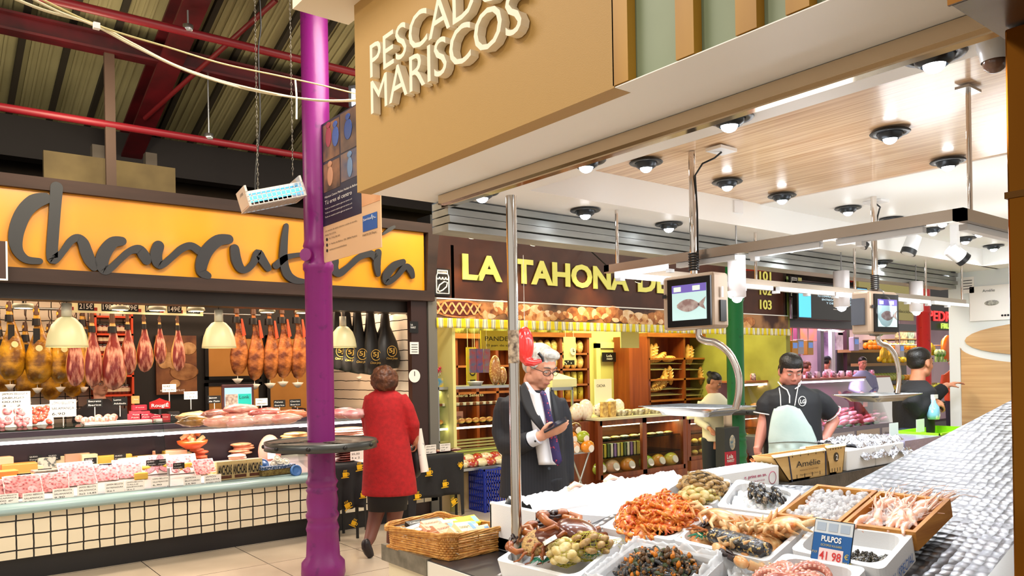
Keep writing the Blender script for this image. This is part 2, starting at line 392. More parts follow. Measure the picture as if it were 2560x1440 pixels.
MB().cyl((0,0,0),(0,0,1.43),.0195,n=20).build('tube',M('pole_steel','c9c4bc',.16,1),po)
stp=MB().cyl((0,0,.82),(0,0,.94),.0203,n=20).build('sticker',M('sticker_tan','cdb79a',.6,c2='5a4638',sc=60),po)
post=at(2397,690,y=2.68)
tag(MB().box(post.x-.05,2.64,0,post.x+.01,2.72,2.17).build('steel_post',M('post_steel','5c6266',.35,.5)),'upright steel shutter guide at the far corner of the fish stall','post')
# end wall of the fish stall with wood logo
WX=6.6
struct(MB().box(WX,-1,0,WX+.1,2.72,2.42).build('wall_end',M('wall_gloss_white','dfe3e2',.3)))
WOODW=M('wall_wood','b98f5f',.35,c2='d4ad7d',sc=3,stretch=(1,.4,14),lo=.3,hi=.7)
b=MB();
def arc(cy,cz,ry,rz,a0,a1,n=30):return[(cy+ry*math.cos(math.radians(a0+(a1-a0)*i/n)),cz+rz*math.sin(math.radians(a0+(a1-a0)*i/n)))for i in range(n+1)]
low=[(y,z)for y,z in arc(2.0,1.80,.72,.20,0,-180)]
poly=[(2.63,.0),(2.63,1.70)]+[(y,z-.03)for y,z in arc(1.98,1.75,.66,.15,-5,-175)]+[(-.9,1.6),(-.9,0)]
b.prism([(y,z)for y,z in poly],(WX-.012,0,0),(0,1,0),(0,0,1),(.012,0,0))
b.prism([(y,z)for y,z in arc(1.98,1.76,.62,.13,0,360)][:-1],(WX-.012,0,0),(0,1,0),(0,0,1),(.012,0,0))
tag(b.build('wood_wall_panel',WOODW),'pale wood wall panel with an oval cut by a white arc at the stall end','panel')
def wallpaper(name,p1,p2,label,cat,x=WX-.004,mat=CARD):
 a=at(*p1,x=x);c=at(*p2,x=x);t=thing(name,label,cat,(x,a.y,c.z))
 MB().box(-.004,0,0,0,c.y-a.y,a.z-c.z).build('sheet',mat,t);return t,a.y-c.y,a.z-c.z
t,w,h=wallpaper('wall_poster',(2424,718),(2528,798),'white poster with an open oyster and the word Amélie on the end wall','poster')
text('lettering','Amélie',(-.006,-w*.33,h*.82),(0,-1,0),(0,0,1),.022,INK,t,width=w*.3)
MB().sph((-.008,-w*.55,h*.5),.004,.05,.02,n=12).build('oyster_picture',M('oyster_print','6c6a66',.6,c2='b9b4a8',sc=60),t)
for k in(.8,.87,.94):MB().cyl((-.005,-w*k,h*.12),(-.008,-w*k,h*.12),.008,n=10).build('badge',INK,t)
t,w,h=wallpaper('wall_notice',(2404,694),(2436,732),'small white notice taped beside the steel post on the end wall','notice')
for k in range(4):MB().box(-.006,-w*.15,h*(.25+k*.17),-.004,-w*.85,h*(.29+k*.17)).build('text_line',INK,t)

# brass-clad pillar of the next stall at the right edge
BRASS=M('brass_clad','70420e',.12,.95,c2='8a5818',sc=2.5,stretch=(1,1,.25))
t=thing('clad_pillar','brown brass-clad pillar with a steel cap at the right edge of the photo','pillar',(1.62,.30,0))
MB().box(0,0,0,.25,.262,2.215).build('shaft',BRASS,t,bevel=.004)
for z in(1.02,1.9):MB().box(-.004,-.003,z,.253,.265,z+.012).build('band',M('brass_dark','5a3a16',.3,.9),t)
MB().box(-.18,-.35,2.217,.3,.28,2.5).build('cap',M('steel_warm','9a8f80',.25,.9,c2='6b5a48',sc=3),t)
MB().box(-.185,-.35,2.217,-.178,.285,2.23).build('cap_edge',M('brass_dark','5a3a16',.3,.9),t)

# cylindrical ceiling camera
p=at(2487,90,z=2.30);t=thing('security_camera','white dome camera under the ceiling beside the brown pillar','camera',(p.x,p.y,2.30))
MB().lathe([(.036,0),(.036,-.02),(.03,-.04),(.027,-.055)],20).build('housing',WHITEG,t);MB().sph((0,0,-.055),.025,n=14).build('dome',M('dome_dark','2a1714',.08,c2='8a6a5a',sc=20),t)

# ------------------------------------------------------------------ recessed spots
def mk_spot():
 t=thing('ceiling_spot','x','ceiling spotlight')
 MB().lathe([(.0,-.002),(.064,-.002),(.068,-.006),(.064,-.010),(.046,-.010),(.044,-.004)],28).build('ring',M('spot_ring','14181c',.35),t)
 gm_=MB().lathe([(.043,-.004),(.040,-.022),(.028,-.030)],20).build('gimbal',M('spot_gimbal','3a3f44',.3,.7),t)
 MB().sph((0,0,-.026),.024,.024,.02,n=14).build('bulb',M('bulb_cool','ffffff',.5,emit=25,ecol='f2f8ff'),gm_)
 return t
proto=mk_spot()
SP=[(1205,478,0,'near the pole, leftmost'),(1465,398,0,'beside the shutter rail, left'),(1823,290,0,'beside the shutter rail, middle'),(2335,132,0,'beside the shutter rail, largest at top right'),
 (1615,403,1,'at the near left of the wooden ceiling panel'),(1818,452,1,'in the middle left of the wooden ceiling panel'),(1955,487,1,'at the far edge of the wooden ceiling panel'),(2225,328,1,'in the near right of the wooden ceiling panel'),(2370,400,1,'behind the hanger rod at right of the wooden panel'),
 (1463,523,0,'over the far soffit, left of the thin hanger rod'),(1672,558,0,'over the far soffit, left of the first scale pole'),(1979,612,0,'over the far soffit, right of the green column'),(2206,652,0,'over the far soffit, beside the second scale pole'),(2365,681,0,'over the far soffit, nearest the steel post'),
 (2120,518,1,'in the white ceiling just past the wooden panel'),(2229,545,1,'in the white ceiling behind the lamp frame'),(2332,571,1,'in the white ceiling above the track lamps, left'),(2356,549,1,'in the white ceiling under the frame corner'),(2413,594,1,'in the white ceiling above the track lamps, middle'),(2448,575,1,'in the white ceiling right of the frame corner'),(2484,613,1,'in the white ceiling close to the end wall')]
for i,(px,py,hi,lab)in enumerate(SP):
 p=at(px,py,z=2.425 if hi else 2.30)
 o=place(proto,USED,loc=p,label=('round black spotlight %s'%lab),group='round black ceiling spotlights');o.rotation_euler=(0,0,rnd.random()*6)
 if p.x<6.5:
  light('SPOT','spot_light',(p.x,p.y,p.z-.055),13,COOL,to=(p.x,p.y,0),angle=150,blend=.9,rad=.02)

# ------------------------------------------------------------------ suspended lamp frame
zf=2.05;c1=at(1514,664,z=zf);c2_=at(2386,520,z=zf);XF=(c1.x+c2_.x)/2;YF1=c1.y;YF0=c2_.y
t=thing('lamp_frame','rectangular steel frame of light tracks hanging over the fish counter','light frame',(XF,YF0,zf))
L_,Wd=6.15-XF,YF1-YF0
for nm,a in(('near_bar',(0,-.02,-.035,.03,Wd,0)),('far_bar',(0,Wd-.03,-.03,L_,Wd,0)),('side_bar',(0,-.02,-.035,L_,.01,0))):
 MB().box(*a).build(nm,M('frame_steel','b5a594',.25,.85),t)
TUBE=M('led_tube','ffffff',.4,emit=1.5,ecol='f0f6ff');TR=M('track_white','e9ecef',.35)
for k in range(6):MB().box(.04+k*.62,Wd-.05,-.055,.60+k*.62,Wd-.025,-.032).build('tube_light',TUBE if k%3==0 else TR,t)
for k in range(4):MB().box(.01,.1+k*.34,-.055,.035,.38+k*.34,-.036).build('tube_light',TUBE if k==3 else TR,t)
for k in range(3):MB().box(.08+k*.5,0.0,-.055,.5+k*.5,.025,-.036).build('tube_light',TR,t)
for k in range(12):MB().cbox((.06+k*.3,Wd-.04,-.062),.03,.03,.014).build('clip',TR,t)
for k in range(3):MB().cbox((.02,.3+k*.4,-.062),.03,.02,.014).build('clip',TR,t)
for dx in(.4,1.6,2.8):light('AREA','track_light',(XF+dx,YF1-.05,zf-.08),6,COOL,.9,.04,rot=(0,0,0))
# hanger rods
for(px,p0,p1,hi,lab)in((1552,420,655,1,'thin hanger rod left of the first scale pole'),(1890,500,690,1,'thin hanger rod above the green column'),(2375,165,520,2,'long hanger rod at the near right corner of the lamp frame'),(2137,545,690,1,'thin hanger rod left of the second scale pole'),(2315,590,745,1,'thin hanger rod right of the second scale'),(2447,622,757,1,'thin hanger rod at the far end of the lamp frame')):
 a=at(px,p0,z=2.425)
 if hi==2:x,y=XF+.1,YF0+.0;
 else:x,y=(a.x,YF1-.015)
 if px in(1552,):x,y=XF+.07,YF1-.015
 if px!=1552 and hi==1:
  r=ray(px,p1);tt=(YF1-.015)/r.y;x=r.x*tt;x=min(x,XF+L_-.03)
 t=thing('hanger_rod',lab,'hanger',(x,y,zf),0,'hanger rods of the lamp frame')
 MB().cyl((0,0,0),(0,0,2.425-zf),.0075,n=10).build('rod',CHROME,t);MB().box(-.045,-.02,2.416-zf,.045,.02,2.424-zf).build('ceiling_plate',STEEL,t)

# ------------------------------------------------------------------ hanging scales
def mk_scale(label,p,rz):
 t=thing('hanging_scale',label,'scale',p,rz,'hanging shop scales')
 body=M('scale_beige','b39a82',.35,.2)
 MB().cyl((0,0,0),(0,0,2.425-p[2]),.014,n=14).build('pole',CHROME,t)
 MB().cbox((.05,-.10,2.418-p[2]),.10,.07,.012).build('outlet_plate',WHITEG,t)
 MB().tube([(.05,-.1,2.41-p[2]),(.02,-.09,2.385-p[2]),(.0,-.05,2.37-p[2]),(-.008,-.02,2.33-p[2]),(.014,-.01,2.2-p[2]),(.012,-.012,.05)],.004,6).build('cable',BLACK,t)
 for k in range(7):MB().lathe([(.018,.012+k*.01),(.022,.016+k*.01),(.018,.02+k*.01)],14).build('cable_coil',BLACK,t)
 hd=MB().box(-.045,-.12,-.215,.055,.12,-.005).build('head',body,t,bevel=.012)
 MB().box(-.052,-.115,-.205,-.044,.09,-.02).build('bezel',M('scale_black','0d0d10',.2),t)
 sc=MB().box(-.0535,-.098,-.18,-.0515,.065,-.045).build('screen',M('scale_screen','a9c0b8',.3,emit=.9,ecol='9fbfc0'),hd)
 MB().box(-.0545,-.098,-.075,-.0536,.065,-.045).build('screen_header',M('screen_purple','6a5aa8',.3,emit=.6),hd)
 for k in range(2):MB().box(-.0552,.02-k*.09,-.07,-.0546,.055-k*.09,-.052).build('screen_readout',M('screen_pale','cfe0cf',.3,emit=.7),hd)
 FM=M('screen_fish','8a6c66',.4,emit=.25,c2='b8a8a0',sc=40)
 b=MB();pts=[(-.055+.11*i/12,.024*math.sin(math.pi*min(1,(i+.6)/12.6))**.8)for i in range(13)]
 poly=[(x,h_)for x,h_ in pts]+[(x,-h_)for x,h_ in reversed(pts)]
 b.prism([(x,z_)for x,z_ in poly],(-.0545,-.015,-.125),(0,-1,0),(0,0,1),(-.001,0,0));b.prism([(.045,.003),(.082,.028),(.07,0),(.08,-.02),(.045,-.003)],(-.0545,-.015,-.125),(0,-1,0),(0,0,1),(-.001,0,0))
 b.build('screen_fish_picture',FM,hd)
 MB().box(-.005,-.126,-.19,.03,-.119,-.11).build('button_panel',BLACK,hd);MB().box(.0,-.1275,-.1,.012,-.1265,-.06).build('side_label',WHITE,hd)
 MB().box(-.0525,.095,-.09,-.0515,.115,-.075).build('badge',BLACK,hd)
 MB().box(-.02,.115,-.17,.045,.135,-.04).build('printer',M('printer_grey','4a4d55',.35),t)
 MB().tube(smooth([(0,-.02,-.21),(0,-.02,-.245),(0,-.05,-.262),(0,-.10,-.272),(0,-.16,-.315),(0,-.195,-.39),(0,-.195,-.46),(0,-.180,-.515)],5),.014,12,flat=.75).build('arm',M('arm_steel','d6cec6',.2,.9),t)
 b=MB()
 def pan(u,v):
  x=(u-.5)*2;y=(v-.5)*2;e=max(abs(x),abs(y));return(x*(.10 if e<.9 else .13),y*(.15 if e<.9 else .18),-.545+(.0 if e<.7 else .035*((e-.7)/.3)))
 b.grid(pan,14,14);b.build('weighing_pan',M('pan_steel','d0d2d4',.18,.9),t,solid=.003)
 return t
q=at(1735,700,d=3.0);mk_scale('first hanging scale, its lit screen showing a fish picture',(q.x,q.y,1.955),0)
q=at(2188,730,d=3.86);mk_scale('second hanging scale, wrapped in clear plastic and turned away',(q.x,q.y,1.955),math.radians(85))
o=MB().sph((q.x,q.y,1.85),.115,.07,.12,16,rot=Matrix.Rotation(math.radians(-5),3,'Z'),fn=lambda q:1+.06*noise.noise(q*5)).build('plastic_cover',PLASTIC);tag(o,'crumpled clear plastic cover over the second hanging scale','cover')

# pendant cylinder lamps and track spots
CYLM=M('cylinder_lamp','e9e2e2',.4)
for(px,p0,p1,d,lab)in((1841,640,742,3.9,'white cylinder lamp hanging in front of the green column'),(2103,678,766,4.9,'white cylinder lamp hanging in front of the black screen'),(2290,704,778,5.6,'white cylinder lamp hanging in front of the red column')):
 a=at(px,p0,d=d);c=at(px,p1,d=d);h=a.z-c.z;r=.043*h/.2
 t=thing('cylinder_lamp',lab,'pendant lamp',(a.x,a.y,c.z),0,'white cylinder lamps')
 MB().lathe([(0,h),(r,h),(r,0),(r*.8,-.005)],24).build('housing',CYLM,t);MB().sph((0,0,-.004),r*.6,n=14).build('bulb',M('bulb_cool'),t)
 MB().cyl((0,0,h),(0,0,2.42-c.z),.004,n=6).build('cable',M('cable_grey','999999'),t);MB().box(-.035,-.02,2.40-c.z-.04,.035,.02,2.42-c.z).build('track_adapter',WHITEG,t)
 light('SPOT','pendant_light',(a.x,a.y,c.z-.05),14,COOL,to=(a.x,a.y,0),angle=110,rad=.03)
for(px,py,sz,ax,lab)in((2170,590,.07,.6,'white track spot partly behind the second scale pole'),(2281,606,.085,.4,'white track spot between the second scale and the frame end'),(2388,632,.085,-.9,'white track spot tilted towards the end wall')):
 p=at(px,py,d=4.7);t=thing('track_spot',lab,'spotlight',p,0,'white track spots')
 R=Matrix.Rotation(ax,4,V((CF.x,CF.y,0)));MB(R).cyl((0,0,.04),(0,0,-.045),sz*.5,n=18).build('head',WHITEG,t);MB(R).cyl((0,0,-.045),(0,0,-.075),sz*.52,n=18).build('front_ring',BLACK,t)
 MB(R).cyl((0,0,-.06),(0,0,-.078),sz*.4,n=16).build('lens',WHITEG,t);MB().box(-.02,-.02,.03,.02,.02,2.43-p.z).build('bracket',WHITEG,t)
# ================================================================== deli (Charcutería)
YS=7.2
def stroke(mb,pts,ws,n,th,m=0):# brush stroke on a plane with normal n
 P=smooth(pts);k=len(P);n=V(n);W_=[]
 for i in range(k):
  f=i/(k-1)*(len(ws)-1);j=min(int(f),len(ws)-2);W_.append(ws[j]+(ws[j+1]-ws[j])*(f-j))
 vs=[]
 for i in range(k):
  d=(P[min(i+1,k-1)]-P[max(i-1,0)]).normalized();s_=d.cross(n).normalized()*W_[i]
  vs+=[P[i]-s_+n*th,P[i]+s_+n*th,P[i]-s_,P[i]+s_]
 fs=[]
 for i in range(k-1):
  a=4*i;b_=a+4;fs+=[(a,a+1,b_+1,b_),(a+2,b_+2,b_+3,a+3),(a,b_,b_+2,a+2),(a+1,a+3,b_+3,b_+1)]
 mb.add(vs,fs,m)
 for q,w in((P[0],W_[0]),(P[-1],W_[-1])):mb.cyl(q+n*.001,q+n*(th-.0012),w*.985,n=20,m=m,sm=False)
x1s=at(1060,660,y=YS).x
za,zb2=2.46,3.09
BROWNW=M('sign_timber','3e2a22',.75,c2='2b1c17',sc=6,stretch=(.15,1,1),bump=.3)
YEL=M('sign_yellow','f4a40f',.32,c2='e2900c',sc=1.2,stretch=(1,1,.2),coat=.5)
t=thing('deli_sign','long yellow shop sign reading Charcutería above the ham stall','sign',(0,YS,za))
MB().box(-4,0,0,x1s,.06,zb2-za).build('panel',YEL,t)
MB().box(-4,-.05,zb2-za,x1s+.17,.12,zb2-za+.10).build('top_beam',BROWNW,t);MB().box(-4,-.05,-.11,x1s+.1,.12,0).build('bottom_beam',BROWNW,t)
MB().hexa([(x1s,-.05,0),(x1s+.1,-.05,0),(x1s+.1,.12,0),(x1s,.12,0),(x1s+.03,-.05,zb2-za),(x1s+.17,-.05,zb2-za),(x1s+.17,.12,zb2-za),(x1s+.03,.12,zb2-za)]).build('end_beam',BROWNW,t)
LETG=M('letter_charcoal','27272b',.5)
def P2(lst,s=2.0):return[at(a/s,b_/s,y=YS-.02)-V((0,YS,za))for a,b_ in lst]
ST={'C':([(222,995),(170,1012),(120,1060),(88,1130),(75,1200),(88,1260),(130,1300),(195,1308)],[.048,.062,.06,.058,.052,.04,.032,.026]),
 'h':([(280,940),(272,1050),(262,1180),(257,1270),(266,1300),(310,1262),(350,1208),(385,1192),(412,1215),(428,1262),(446,1305),(466,1338)],[.048,.044,.044,.044,.04,.026,.03,.034,.044,.05,.048,.034]),
 'a':([(605,1208),(560,1215),(522,1262),(505,1315),(520,1352),(552,1340),(595,1300),(645,1258),(690,1250),(716,1280),(728,1305)],[.04,.05,.056,.054,.044,.03,.028,.03,.044,.05,.04]),
 'r':([(788,1232),(776,1275),(786,1318),(808,1326),(855,1288),(905,1245),(950,1232),(990,1256)],[.05,.052,.046,.03,.03,.034,.036,.04]),
 'c':([(1138,1198),(1085,1205),(1035,1250),(1006,1310),(1003,1360),(1034,1380)],[.046,.056,.058,.058,.048,.034]),
 'u':([(1168,1245),(1176,1300),(1196,1342),(1226,1350),(1260,1318),(1285,1268),(1306,1300),(1334,1342)],[.044,.05,.044,.03,.032,.042,.045,.036]),
 't':([(1426,1130),(1416,1200),(1412,1300),(1430,1370),(1470,1402),(1520,1408)],[.024,.036,.044,.048,.038,.02]),
 'bar':([(1374,1330),(1420,1292),(1470,1278),(1540,1272)],[.036,.03,.024,.02]),
 'e':([(1565,1345),(1600,1310),(1590,1285),(1560,1300),(1548,1350),(1580,1390),(1625,1370)],[.03,.03,.035,.04,.045,.04,.03]),
 'r2':([(1668,1305),(1664,1345),(1690,1368),(1740,1332),(1790,1288),(1845,1270),(1872,1292)],[.045,.05,.04,.03,.032,.04,.04]),
 'i':([(1886,1262),(1878,1320),(1884,1372)],[.036,.045,.03]),
 'acc':([(1908,1172),(1940,1150),(1964,1136)],[.012,.022,.016]),
 'a2':([(2010,1310),(1965,1330),(1925,1380),(1930,1412),(1975,1385),(2020,1335),(2045,1352),(2056,1382)],[.032,.042,.048,.036,.028,.034,.044,.03])}
for k_,(pp,ww)in ST.items():
 b=MB();stroke(b,P2(pp),[w*.93 for w in ww],(0,-1,0),.035);b.build('letter_stroke',LETG,t)
# small neighbouring sign at the left edge
a=at(-30,600,y=YS-.1);c=at(15,697,y=YS-.1);q=thing('pictogram_sign','brown pictogram sign cut off at the left edge of the photo','sign',(a.x,YS-.1,c.z))
MB().box(0,0,0,c.x-a.x,.03,a.z-c.z).build('panel',M('brown_sign','3a1f16',.5),q);MB().box(-.01,-.003,-.012,c.x-a.x+.012,.035,0).box(c.x-a.x,-.003,0,c.x-a.x+.012,.035,a.z-c.z).build('border',WHITE,q)
# shell of the stall
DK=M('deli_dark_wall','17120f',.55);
def tilewall(name,c1,mort,s,mw,rough=.25,off=0.0,rz=0.0):
 m=M(name,c1,rough);nt=m.node_tree;N=nt.nodes;L=nt.links;p=N['Principled BSDF']
 tc=N.new('ShaderNodeTexCoord');mp=N.new('ShaderNodeMapping');mp.inputs['Rotation'].default_value=(math.pi/2,0,rz);L.new(tc.outputs['Object'],mp.inputs[0])
 b=N.new('ShaderNodeTexBrick');b.offset=off;b.inputs['Scale'].default_value=1;b.inputs['Brick Width'].default_value=s;b.inputs['Row Height'].default_value=s;b.inputs['Mortar Size'].default_value=mw
 b.inputs['Color1'].default_value=lin(c1)+(1,);b.inputs['Color2'].default_value=lin(c1)+(1,);b.inputs['Mortar'].default_value=lin(mort)+(1,);b.inputs['Mortar Smooth'].default_value=0
 n=N.new('ShaderNodeTexNoise');n.inputs['Scale'].default_value=6;L.new(tc.outputs['Object'],n.inputs['Vector']);ad=N.new('ShaderNodeMixRGB');ad.inputs[0].default_value=.015;L.new(mp.outputs[0],ad.inputs[1]);L.new(n.outputs['Color'],ad.inputs[2]);L.new(ad.outputs[0],b.inputs[0])
 L.new(b.outputs[0],p.inputs['Base Color']);return m
TILE=tilewall('white_tile','e6d9c4','0e0c0c',.113,.0045)
YB2=9.45
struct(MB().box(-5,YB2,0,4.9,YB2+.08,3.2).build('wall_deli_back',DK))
xa=at(325,900,y=YB2).x;xb=at(925,850,y=YB2-.02).x
struct(MB().box(-5,YB2-.02,0,xa,YB2,3.0).build('wall_deli_tiles',TILE));struct(MB().box(xb,YB2-.02,0,4.9,YB2,3.0).build('wall_deli_tiles',TILE))
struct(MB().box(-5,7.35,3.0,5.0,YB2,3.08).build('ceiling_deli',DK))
tag(MB().box(-4,YS+.14,2.23,x1s+.05,YS+.36,2.42).build('shutter_box',M('shutter_dark','2a2320',.4)),'dark roller shutter box under the yellow deli sign','shutter')
xp0=at(1020,900,y=YS+.1).x;xp1=at(1078,900,y=YS+.1).x
struct(MB().box(xp0,YS+.02,0,xp1-.1,YS+.10,2.42).build('wall_partition',M('partition_brown','35201c',.3)))
struct(MB().box(xp1-.16,YS+.10,0,xp1-.1,YB2-.02,3.0).build('wall_deli_side',tilewall('side_tile','e6d9c4','0e0c0c',.113,.0045,rz=math.pi/2)))
tag(MB().box(xp1-.09,YS,0,xp1+.02,YS+.1,2.4).build('steel_upright',M('upright_grey','7d7b74',.45,.5)),'grey steel upright between the deli and the bakery','post')
def sheet(name,p0,p1,y,mat,label,cat,th=.006,parts=None,group=None):
 a=at(*p0,y=y);c=at(p1[0],p1[1],y=y);t=thing(name,label,cat,(a.x,y,c.z),0,group);w=c.x-a.x;h=a.z-c.z
 MB().box(0,0,0,w,th,h).build('sheet',mat,t);return t,w,h
yp=YS+.005
for(p0,p1,m,lb)in(((1024,803),(1046,832),BLACK,'black sticker with white letters Lola Market at the top of the brown partition'),((1025,855),(1047,885),CARD,'white notice sticker in the middle of the brown partition'),):
 t,w,h=sheet('door_sticker',p0,p1,yp,m,lb,'sticker')
 if m==BLACK:text('lettering','Lola\nMARKET',(.01,-.002,h*.62),(1,0,0),(0,0,1),h*.18,WHITE,t,width=w*.6)
 else:
  for k in range(4):MB().box(w*.15,-.002,h*(.15+.2*k),w*.85,0,h*(.2+.2*k)).build('text_line',INK,t)
a=at(1036,940,y=yp);t=thing('clock_sticker','round white clock sticker on the brown partition','sticker',(a.x,yp,a.z));MB().cyl((0,0,0),(0,-.004,0),.07,n=24).build('disc',CARD,t)
MB().hexa([(-.004,-.006,0),(.004,-.006,0),(.004,-.004,0),(-.004,-.004,0),(-.004,-.006,.05),(.004,-.006,.05),(.004,-.004,.05),(-.004,-.004,.05)]).build('hand',INK,t)
# poster, wooden panels and shelves on the back wall
def panel(p0,p1,label,mat,name='wall_panel',cat='panel',y=YB2-.05):
 a=at(*p0,y=y);c=at(*p1,y=y);t=thing(name,label,cat,(a.x,y,c.z));w=c.x-a.x;h=a.z-c.z
 MB().box(0,0,0,w,.03,h).build('board',mat,t);return t,w,h
TAN=M('tan_panel','b98440',.6,c2='a8742f',sc=2);TANF=M('panel_frame','0c0a0a',.4)
for(p0,p1,lb)in(((520,845),(644,939),'upper left tan board in a black frame behind the brown hams'),((521,966),(648,1050),'lower left tan board in a black frame behind the shop screen'),((673,846),(775,1060),'tall tan board behind the right-hand brown hams')):
 t,w,h=panel(p0,p1,lb,TAN);
 MB().box(-.04,-.01,-.04,0,.03,h+.04).box(w,-.01,-.04,w+.04,.03,h+.04).box(-.04,-.01,-.04,w+.04,.03,0).box(-.04,-.01,h,w+.04,.03,h+.04).build('frame',TANF,t)
t,w,h=panel((389,838),(493,984),'brown food poster with bowls and a web address',M('poster_brown','5a3220',.6,c2='8a5a34',sc=5),'food_poster','poster')
MB().sph((w*.68,-.002,h*.38),.16,.004,.10,14).build('bowl_picture',M('print_tan','a8794c',.6,c2='7a4f2c',sc=9),t)
for k,(x,z,r)in enumerate(((.3,.62,.08),(.2,.52,.07),(.45,.18,.06),(.42,.5,.06),(.8,.78,.09))):MB().sph((w*x,-.004,h*z),r,.004,r*.8,12).build('garlic_picture',M('print_cream','c9a070',.6,c2='9c7040',sc=12),t)
text('lettering','www.lacharcuteria.org',(w*.08,-.004,h*.05),(1,0,0),(0,0,1),.035,CARD,t,width=w*.6)
# jar shelves
ya=9.15;a=at(236,800,y=ya);c=at(336,1000,y=ya)
t=thing('jar_shelf','red-orange shelf rack behind the pink hams','shelf',(a.x,ya,0));ws=c.x-a.x
SH=M('shelf_orange','c8431a',.45);zs=[at(300,p,y=ya).z for p in(986,938,884,834,790)]
for k,z in enumerate(zs):MB().box(0,0,z-.02,ws,.26,z).build('shelf_board',SH,t)
for x in(0,ws-.02):MB().box(x,0,0,x+.02,.26,zs[-1]+.1).build('side',SH,t)
jar=thing('glass_jar','x','jar');JG=M('jar_dark','3d1512',.15,c2='6a2a1c',sc=30,coat=.6)
MB().lathe([(0,0),(.034,0),(.037,.02),(.037,.08),(.028,.09)],14).build('jar_body',JG,jar);MB().lathe([(.03,.088),(.03,.105),(0,.105)],14).build('lid',M('lid_dark','1c1818',.4),jar);MB().lathe([(.0375,.03),(.0375,.07)],14).build('jar_label',M('jar_label','c9b79a',.6),jar)
for r,z in enumerate(zs[:4]):
 for k in range(7):
  for s_ in range(2 if r in(1,2)else 1):
   place(jar,USED,loc=(a.x+.06+k*(ws-.12)/6,ya+.07,z+s_*.106),label='small dark jar with a pale label on the %s red shelf of the deli'%('lowest','second','third','top')[r],group='jars on the red deli shelves, row %d'%r)
# price board under the shutter
y=8.0;a=at(176,752,y=y);c=at(508,790,y=y)
t=thing('price_board','long cream price board with ham prices under the deli shutter','price board',(a.x,y,c.z));w=c.x-a.x;h=a.z-c.z
MB().box(0,0,0,w,.02,h).build('board',M('board_cream','f3e3a8',.5,emit=.25),t)
for k,(px,s_)in enumerate(((215,'215€'),(273,'198€'),(327,'179€'),(381,'149€'),(436,'149€'),(483,'83,90'))):
 x=at(px,775,y=y).x-a.x;MB().box(x-.065,-.004,.02,x+.065,0,.10).build('price_plate',BLACK,t);text('lettering',s_,(x-.055,-.006,.035),(1,0,0),(0,0,1),.05,CARD,t,width=.11,bold=.01)
 MB().box(x-.2 if k else x-.12,-.003,.02,x-.1,0,.05).build('small_print',M('print_red','b04030',.6),t)
# ceiling bar of small spots, bell lamps
def bell(px,d0,p1,dia_px,y,label,lit=1):
 c=at(px,p1,y=y);r=dia_px*scale_at(c)/2;k=r/.155
 t=thing('bell_lamp',label,'pendant lamp',c,0,'cream bell lamps of the deli')
 MB().lathe([(.155*k,0),(.153*k,.02*k),(.14*k,.10*k),(.112*k,.18*k),(.065*k,.235*k),(.036*k,.25*k)],32).build('shade',M('bell_cream','ddd6a6',.35),t,solid=.003)
 MB().lathe([(0,.25*k),(.04*k,.25*k),(.038*k,.36*k),(0,.362*k)],20,fn=lambda a,z:1+.06*math.sin(a*10)).build('lamp_holder',M('holder_white','d8d4c0',.4),t)
 MB().cyl((0,0,.36*k),(0,0,3.0-c.z),.004,n=6).build('cable',BLACK,t);MB().lathe([(0,.012),(.075*k,.012),(.1*k,.03)],20).build('bulb',M('bulb_warm','fff2d8',.5,emit=14,ecol='fff0d0'),t)
 light('SPOT','bell_light',(c.x,c.y,c.z-.02),45,(1,.86,.7),to=(c.x,c.y,0),angle=140,rad=.05)
bell(168,757,868,95,7.5,'largest cream bell lamp, in front of the golden hams');bell(548,768,870,82,7.5,'middle cream bell lamp, left of the brown hams');bell(858,775,869,67,7.6,'smallest cream bell lamp, right of the purple column')
for k,px in enumerate((58,300,393,490,668,757,961)):
 p=at(px,768+(px-58)*.018,y=7.9);t=thing('deli_spot','round lamp under the deli ceiling, %s'%('first at far left','over the pink hams','over the price board middle','at the right end of the price board','over the brown hams','just left of the purple column','beside the aprons')[k],'spotlight',p,0,'round lamps under the deli ceiling')
 MB().lathe([(.0,.03),(.075,.03),(.085,0),(.07,-.01)],20).build('rim',M('rim_pale','b8b8a0',.4),t);MB().lathe([(.07,-.008),(0,-.014)],20).build('bulb',M('bulb_warm'),t);MB().cyl((0,0,.03),(0,0,3.0-p.z),.01,n=6).build('stem',DARK,t)
